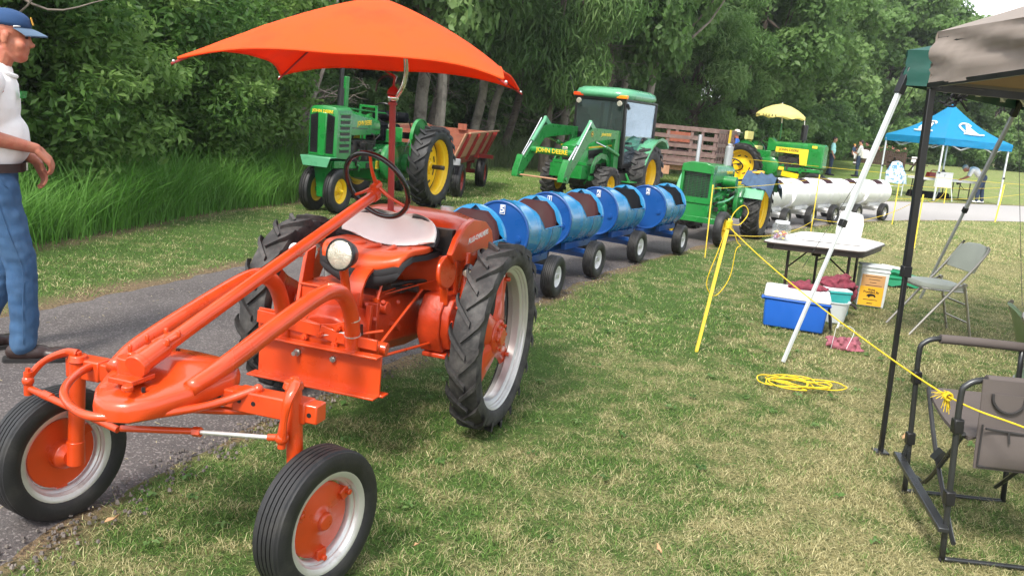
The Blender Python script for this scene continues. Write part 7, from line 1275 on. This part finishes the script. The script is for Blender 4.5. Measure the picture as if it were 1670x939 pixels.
# ------------------------------------------------------------ chairs
def folding_chair(label, x, y, deg, vin, sc=1.12):
    o = thing('folding_chair', label, 'chair', (x, y, 0), deg, 'metal folding chairs on the lawn', sc); r = .0115
    for s in (1, -1):
        y_ = .215*s; mb = MB(); mb.tube([(.30, y_, 0), (.06, y_, .33), (-.14, y_, .60), (-.25, y_, .78), (-.255, y_*.86, .815)], r, 10, 3); FL_ = mb.build('front_leg', M['chairleg'], o); mb = MB(); mb.tube([(-.26, y_*.92, 0), (-.17, y_*.92, .30), (-.115, y_*.92, .475)], r, 10, 2); mb.cyl((-.115, y_*.85, .475), (-.115, y_*1.02, .475), .016, n=10); mb.build('rear_leg', M['chairleg'], o); mb = MB(); mb.bar((-.115, y_*.97, .475), (.0, y_*.97, .42), .006, .02); mb.build('link', M['chairleg'], FL_)
    for a in ((-.22, .14), (-.165, .3)): mb = MB(); mb.cyl((a[0], -.198, a[1]), (a[0], .198, a[1]), .008, n=8); mb.build('stretcher', M['chairleg'], o)
    mb = MB(); rr = []
    for z, k in ((.405, .96), (.415, 1), (.435, 1), (.455, .95), (.46, .8)): rr.append([V(.03+.215*k*(abs(math.cos(a))**.5)*math.copysign(1, math.cos(a)), .205*k*(abs(math.sin(a))**.5)*math.copysign(1, math.sin(a)), z+.02*(.03+.215*math.cos(a))) for a in np.linspace(0, 2*PI, 33)[:-1]])
    mb.loft(rr); ST_ = mb.build('seat', vin, o, ang=50); mb = MB(); mb.tube([V(.03+.217*(abs(math.cos(a))**.5)*math.copysign(1, math.cos(a)), .207*(abs(math.sin(a))**.5)*math.copysign(1, math.sin(a)), .412+.02*(.03+.215*math.cos(a))) for a in np.linspace(0, 2*PI, 33)[:-1]], .008, 6, closed=True); mb.build('seat_rim', M['chairleg'], ST_)
    mb = MB(); rr = []
    for k, dx in ((.97, -.014), (1.0, -.006), (1.0, .006), (.95, .016)):
        ring = []
        for u, v in ((-1, -1), (-.5, -1.05), (0, -1.08), (.5, -1.05), (1, -1), (1.02, 0), (.9, .75), (.6, 1.0), (0, 1.08), (-.6, 1.0), (-.9, .75), (-1.02, 0)): ring.append(V(-.225-.05*v*.9+dx-.035*(1-u*u)+.02, u*.215*k, .70+.115*v*k))
        rr.append(ring)
    mb.loft(rr); mb.build('backrest', vin, o, ang=50); return o
folding_chair('grey green folding chair facing the table behind the black pole', 4.22, 8.50, 183, M['chairgreen'])
folding_chair('olive folding chair cut off at the right edge behind the camp chair', 3.28, 4.98, -20, mat('olive_vinyl', (.13, .20, .08), .5, var=.1))
# director style camp chair
DC = thing('camp_chair', 'black framed camp chair with brown grey arms and side pocket', 'chair', (0, 0, 0)); T = .0135; n0, f0 = V(2.02, 3.56, 0), V(2.17, 4.30, 0); dX = V(.985, -.03, 0); ln = V(-.075, .0, 0)
def DP(t, x, z): return n0.lerp(f0, t)+dX*x+V(0, 0, z)+ln*(z/.85)
TZa = .845
for t in (0, 1):
    mb = MB(); mb.tube([DP(t, 0, 0), DP(t, 0, .45), DP(t, 0, TZa-.09), DP(t, .02, TZa-.03), DP(t, .085, TZa), DP(t, .2, TZa), DP(t, .56, TZa)], T, 12, 4); mb.tube([DP(t, .52, TZa+.0), DP(t, .52, .5), DP(t, .52, .02)], T, 12, 3); mb.tube([DP(t, .0, .0), DP(t, .03, .012), DP(t, .49, .012), DP(t, .52, .03)], T*.8, 10, 3); FR = mb.build('side_frame', M['gunmetal'], DC, ang=180)
    for z in (.63, .30): mb = MB(); mb.bar(DP(t, 0, z-.03), DP(t, 0, z+.035), .042, .042, up=(1, 0, 0)); mb.build('frame_clamp', M['black'], FR, bev=.006)
    mb = MB(); mb.tube([DP(t, .10, TZa+.001), DP(t, .3, TZa+.003), DP(t, .58, TZa+.001)], T*1.75, 14, 3); mb.build('arm_pad', M['chairfab'], FR)
mb = MB(); rr = []
for x in np.linspace(.06, .50, 9): rr.append([DP(t, x, .60-.05*math.sin(PI*t)+(.0 if x > .1 else -.03)) for t in np.linspace(.03, .97, 11)]+[DP(t, x, .588-.05*math.sin(PI*t)) for t in np.linspace(.97, .03, 11)])
mb.loft(rr); mb.build('seat', M['chairfab'], DC, ang=60)
mb = MB(); rr = []
for z in np.linspace(.62, 1.18, 7): rr.append([DP(t, .58+.03*(z-.6)+.03*math.sin(PI*t), z) for t in np.linspace(.0, 1, 9)]+[DP(t, .592+.03*(z-.6)+.03*math.sin(PI*t), z) for t in np.linspace(1, 0, 9)])
mb.loft(rr); mb.build('backrest', M['chairfab'], DC, ang=60)
mb = MB(); mb.bar(DP(-.06, -.02, .165), DP(1.04, -.05, .20), .045, .022, up=(0, 0, 1)); mb.bar(DP(1.0, -.03, .19), DP(1, .0, .30), .02, .02); mb.bar(DP(0, -.0, .16), DP(0, .0, .30), .02, .02); mb.build('foot_bar', M['gunmetal'], DC, bev=.004)
mb = MB(); mb.tube([DP(.92, .05, .60), DP(.6, .05, .36), DP(.2, .06, .12), DP(.03, .05, .08)], .011, 8, 3); mb.tube([DP(.08, .05, .58), DP(.4, .05, .36), DP(.8, .06, .13), DP(.97, .05, .10)], .011, 8, 3); mb.tube([DP(.92, .46, .58), DP(.5, .46, .35), DP(.05, .46, .10)], .011, 8, 3); mb.tube([DP(.08, .46, .58), DP(.5, .46, .35), DP(.95, .46, .10)], .011, 8, 3); mb.bar(DP(.5, .03, .33), DP(.5, .07, .38), .05, .04); mb.build('cross_brace', M['gunmetal'], DC)
# side pocket panel hanging from the near arm
so = V(-.02, -.035, 0)
def pk(x, z, d=0): return DP(0, x, z)+V(-.0, -.024-d, 0)
mb = MB(); rows_ = [[pk(x, z, .004+.006*mnoise.noise((x*9, z*7, 1))) for x in np.linspace(.075, .60, 14)] for z in np.linspace(TZa+.012, .46, 12)]; mb.loft(rows_, caps=False, closed=False); mb.loft([[p+V(0, .006, 0) for p in r] for r in rows_], caps=False, closed=False); PK = mb.build('side_panel', M['chairfab'], DC, fix=False, ang=180)
mb = MB(); rr = []
for z, b in ((.475, .012), (.49, .030), (.56, .038), (.62, .036), (.648, .026)): rr.append([pk(x, z-.006*math.sin(x*9), .006+b*math.sin(PI*min(1, max(0, (x-.085)/.5)))**.4) for x in np.linspace(.085, .60, 13)]+[pk(x, z, .004) for x in np.linspace(.60, .085, 13)])
mb.loft(rr); PC = mb.build('lower_pocket', M['chairfab'], PK, ang=60); mb = MB(); mb.tube([pk(x, .652-.012*math.sin((x-.09)*6), .036) for x in np.linspace(.09, .6, 12)], .006, 6); mb.bar(pk(.185, .65, .042), pk(.19, .60, .048), .010, .006); mb.box(pk(.34, .60, .050), (.022, .006, .024)); mb.tube([pk(.085, .475, .012), pk(.09, .66, .01)], .004, 6); mb.tube([pk(.085, .475, .014), pk(.60, .472, .02)], .005, 6); mb.build('pocket_trim', M['chairtrim'], PC)
mb = MB(); rows_ = [[pk(x, z, .010) for x in np.linspace(.28, .60, 6)] for z in (.665, .79)]; mb.loft(rows_, caps=False, closed=False); mb.bar(pk(.28, .79, .012), pk(.60, .79, .012), .006, .012); mb.bar(pk(.28, .665, .012), pk(.28, .79, .012), .006, .010, up=(1, 0, 0)); mb.build('mesh_pocket', M['meshfab'], PK, fix=False)
mb = MB(); P_ = [(.115, .80), (.12, .765), (.145, .735), (.18, .722), (.215, .728), (.245, .755), (.252, .80)]; mb.loft([[pk(x, z, .009) for x, z in P_], [pk(x, z, .015) for x, z in P_]], caps=True); fl = mb.build('pocket_flap', M['chairfab'], PK); mb = MB(); mb.tube([pk(x, z, .016) for x, z in P_], .006, 6, 3); mb.build('flap_binding', M['chairtrim'], fl)
# ------------------------------------------------------------ yellow stakes and ropes
def stake(b, t, label, r=.014):
    b, t = V(*b, float(hz(*b))-.1), Vector(t); o = MB(); o.bar(b-(b*1)+V(0, 0, 0), t-b, r*2, r*2, up=(1, 0, 0)); o.cyl((t-b)*.97, (t-b)*1.03, r*1.3, n=8); return tag(o.build('rope_stake', M['yellowpole'], None, loc=b, bev=.003), label, 'stake', 'yellow stakes holding the rope line')
ST1 = V(1.665, 6.85, 1.06)
for b, t, lab, r in (((1.53, 6.8), (1.665, 6.85, 1.06), 'nearest yellow stake leaning in the grass with rope loops tied on', .0125), ((2.66, 12.04), (2.62, 12.0, .99), 'thin yellow stake in front of the antique tractor', .008), ((5.54, 16.38), (5.50, 16.3, 1.09), 'thin yellow stake by the white barrel cars', .009), ((8.66, 20.17), (8.66, 20.2, .94), 'yellow stake behind the tail of the white train', .010), ((7.21, 15.69), (7.2, 15.7, .95), 'yellow stake left of the black pole', .011), ((13.11, 24.03), (13.2, 24.1, 1.0), 'yellow stake by the right end of the far path', .015), ((14.48, 29.93), (14.48, 29.95, .55), 'short yellow stake in front of the easel board', .013)): stake(b, t, lab, r)
def rope(pts, label, r=.006, k=8, name='rope'):
    mb = MB(); mb.tube(pts, r, 6, k); return tag(mb.build(name, M['rope'], None, fix=False, ang=180), label, 'rope', None)
def sagline(a, b, s, n=5): a, b = Vector(a), Vector(b); return [a.lerp(b, t)-V(0, 0, s*4*t*(1-t)) for t in np.linspace(0, 1, n)]
KN = DP(.12, -.03, .735)
rope(sagline(ST1-V(0, 0, .03), KN, .05)+[KN+V(.14, -.34, .0), KN+V(.34, -.8, .02)], 'yellow rope stretched from the nearest stake to the camp chair', .0043)
rope(sagline((2.62, 12.0, .97), (5.5, 16.3, 1.06), .03)+sagline((5.5, 16.3, 1.06), (8.66, 20.2, .92), .05)[1:]+sagline((8.66, 20.2, .92), (13.2, 24.1, .95), .05)[1:], 'yellow rope running along the path past the white barrel train', .004)
rope(sagline(ST1-V(0, 0, .1), (5.5, 16.3, .25), .1), 'yellow rope from the nearest stake low towards the white train', .0045)
rope(sagline((5.5, 16.3, .3), (7.2, 15.7, .9), .2)+sagline((7.2, 15.7, .9), (14.48, 29.95, .5), .2)[1:], 'yellow rope slack between stakes right of the white train', .0045)
rope(sagline((8.66, 20.2, .6), (20, 33, .8), .15), 'yellow rope across the far path below the blue canopy', .005)
rope(sagline((5.0, 26, 1.0), (26, 36, .9), .1), 'far yellow rope crossing the lawn behind the white train', .0055)
q_ = ST1; rope([q_+V(0, .0, -.02), q_+V(.04, .05, .08), q_+V(.12, .1, .14), q_+V(.17, .12, .08), q_+V(.10, .06, -.01), q_+V(.0, .0, -.03), q_+V(-.06, 0, -.25), q_+V(-.11, .0, -.5), q_+V(-.02, .03, -.60), q_+V(.08, .06, -.45), q_+V(.10, .06, -.22), q_+V(.13, .06, -.18), q_+V(.10, .06, -.15), q_+V(.05, .03, -.06), q_+V(0, 0, 0)], 'loose loops of yellow rope hanging on the nearest stake', .004)
g = random.Random(5); mb = MB()
for k in range(5): mb.tube([q_+V(.022*math.cos(a), .022*math.sin(a), -.05+.012*k+.003*a) for a in np.linspace(0, 2*PI, 9)], .007, 6, 2)
tag(mb.build('rope_wrap', M['rope'], None, fix=False), 'yellow rope wound round the head of the nearest stake', 'rope')
mb = MB()
for k in range(3): mb.tube([KN+V(.016*math.cos(a), .010*k-.015, .016*math.sin(a)) for a in np.linspace(0, 2*PI, 9)], .0045, 6, 2)
for k in range(34): a = V(g.uniform(-1, -.2) if k % 2 else g.uniform(-.2, .5), g.uniform(-.3, .3), g.uniform(-.3, .35) if k % 2 else g.uniform(-1.2, -.4)); mb.tube([KN, KN+a*.03+V(0, 0, .01), KN+a*.065], .0016, 4, 2)
tag(mb.build('rope_knot', M['rope'], None, fix=False), 'frayed yellow rope knot on the camp chair arm', 'rope')
pts = []
for k in range(6*14):
    a = 2*PI*k/14+.3; w_ = .155+.045*math.sin(k*.37)+g.uniform(-.012, .012); off = .07*math.sin(k*.11); pts.append(V(2.10+off+w_*1.25*math.cos(a)+.10*(math.cos(a) > .3)*math.sin(k*.2), 6.06+w_*.75*math.sin(a)+.03*math.sin(k*.23), .03+.012*(k % 5)/5+.008*math.sin(k)))
pts += [V(2.30, 6.12, .03), V(2.40, 6.17, .03), V(2.38, 6.06, .03), V(2.24, 6.0, .03)]
rope(pts, 'coil of yellow rope lying on the dry grass', .0048, 4, 'rope_coil')
mb = MB(); mb.tube([(2.83, 7.36, 0), (2.84, 7.36, .12), (2.86, 7.36, .21), (2.98, 7.3, .2), (2.9, 7.2, .05)], .0022, 5, 3); mb.cyl((2.855, 7.36, .19), (2.862, 7.36, .24), .008, n=8); tag(mb.build('wire_stake', M['coolerlid'], None, fix=False), 'thin wire stake with white tip beside the rose towel', 'stake')
for a, b, lab in (((3.0, 7.0, 2.3), (3.05, 9.1, .42), 'thin dark guy line above the worn table'), ((5.05, 9.3, 2.4), (4.9, 8.2, .4), 'thin dark guy line at the far right behind the chairs')): mb = MB(); mb.tube(sagline(a, b, .03), .003, 5, 3); tag(mb.build('guy_line', M['greyrope'], None, fix=False), lab, 'guy line')
for x, y, L_, rz, lab in ((-1.5, 3.16, .055, .4, 'dry leaf at the path edge near the left front tyre'), (-.86, 3.22, .032, 1.4, 'small dry leaf left of the front tyre on the lawn'), (-.28, 3.2, .03, .2, 'small curled leaf right of the ribbed front tyre'), (.72, 3.35, .035, 2.2, 'small pale leaf in the middle of the front lawn'), (2.5, 5.1, .04, .9, 'pale leaf under the camp chair')): leaf_litter(x, y, L_, rz, lab)

# clippings and crumbs blown onto the path
mb = MB(); g = random.Random(12)
for k in range(420):
    y = g.uniform(2.6, 11); u = g.choice((g.betavariate(1, 5), 1-g.betavariate(1, 5), g.random())); x = float(xl(y))*(1-u)+float(xr(y))*u; a = g.uniform(0, PI); L_ = g.uniform(.008, .035); z = float(hz(x, y))+.012+.02*math.sin(u*PI)**.5
    d = V(math.cos(a), math.sin(a), 0)*L_; mb.tube([V(x, y, z), V(x, y, z+.004)+d*.5+V(-d.y, d.x, 0)*.15, V(x, y, z+.001)+d], .0014, 3, 0, caps=False)
tag(mb.build('grass_clippings', mat('straw_clippings', (.42, .36, .2), .9, var=.3, vs=20), None, fix=False), kind='stuff')

# thin haze volume added to veil and whiten the far trees
hm = bpy.data.materials.new('haze'); hm.use_nodes = True; t = hm.node_tree; t.nodes.clear(); o_ = t.nodes.new('ShaderNodeOutputMaterial'); pv = t.nodes.new('ShaderNodeVolumePrincipled'); pv.inputs['Color'].default_value = (.93, .96, 1, 1); pv.inputs['Density'].default_value = .0006; pv.inputs['Anisotropy'].default_value = .2; t.links.new(pv.outputs[0], o_.inputs['Volume'])
mb = MB(); boxy(mb, -170, 270, -70, 310, -1.2, 24); hz_ = mb.build('haze', hm, None); hz_['kind'] = 'stuff'
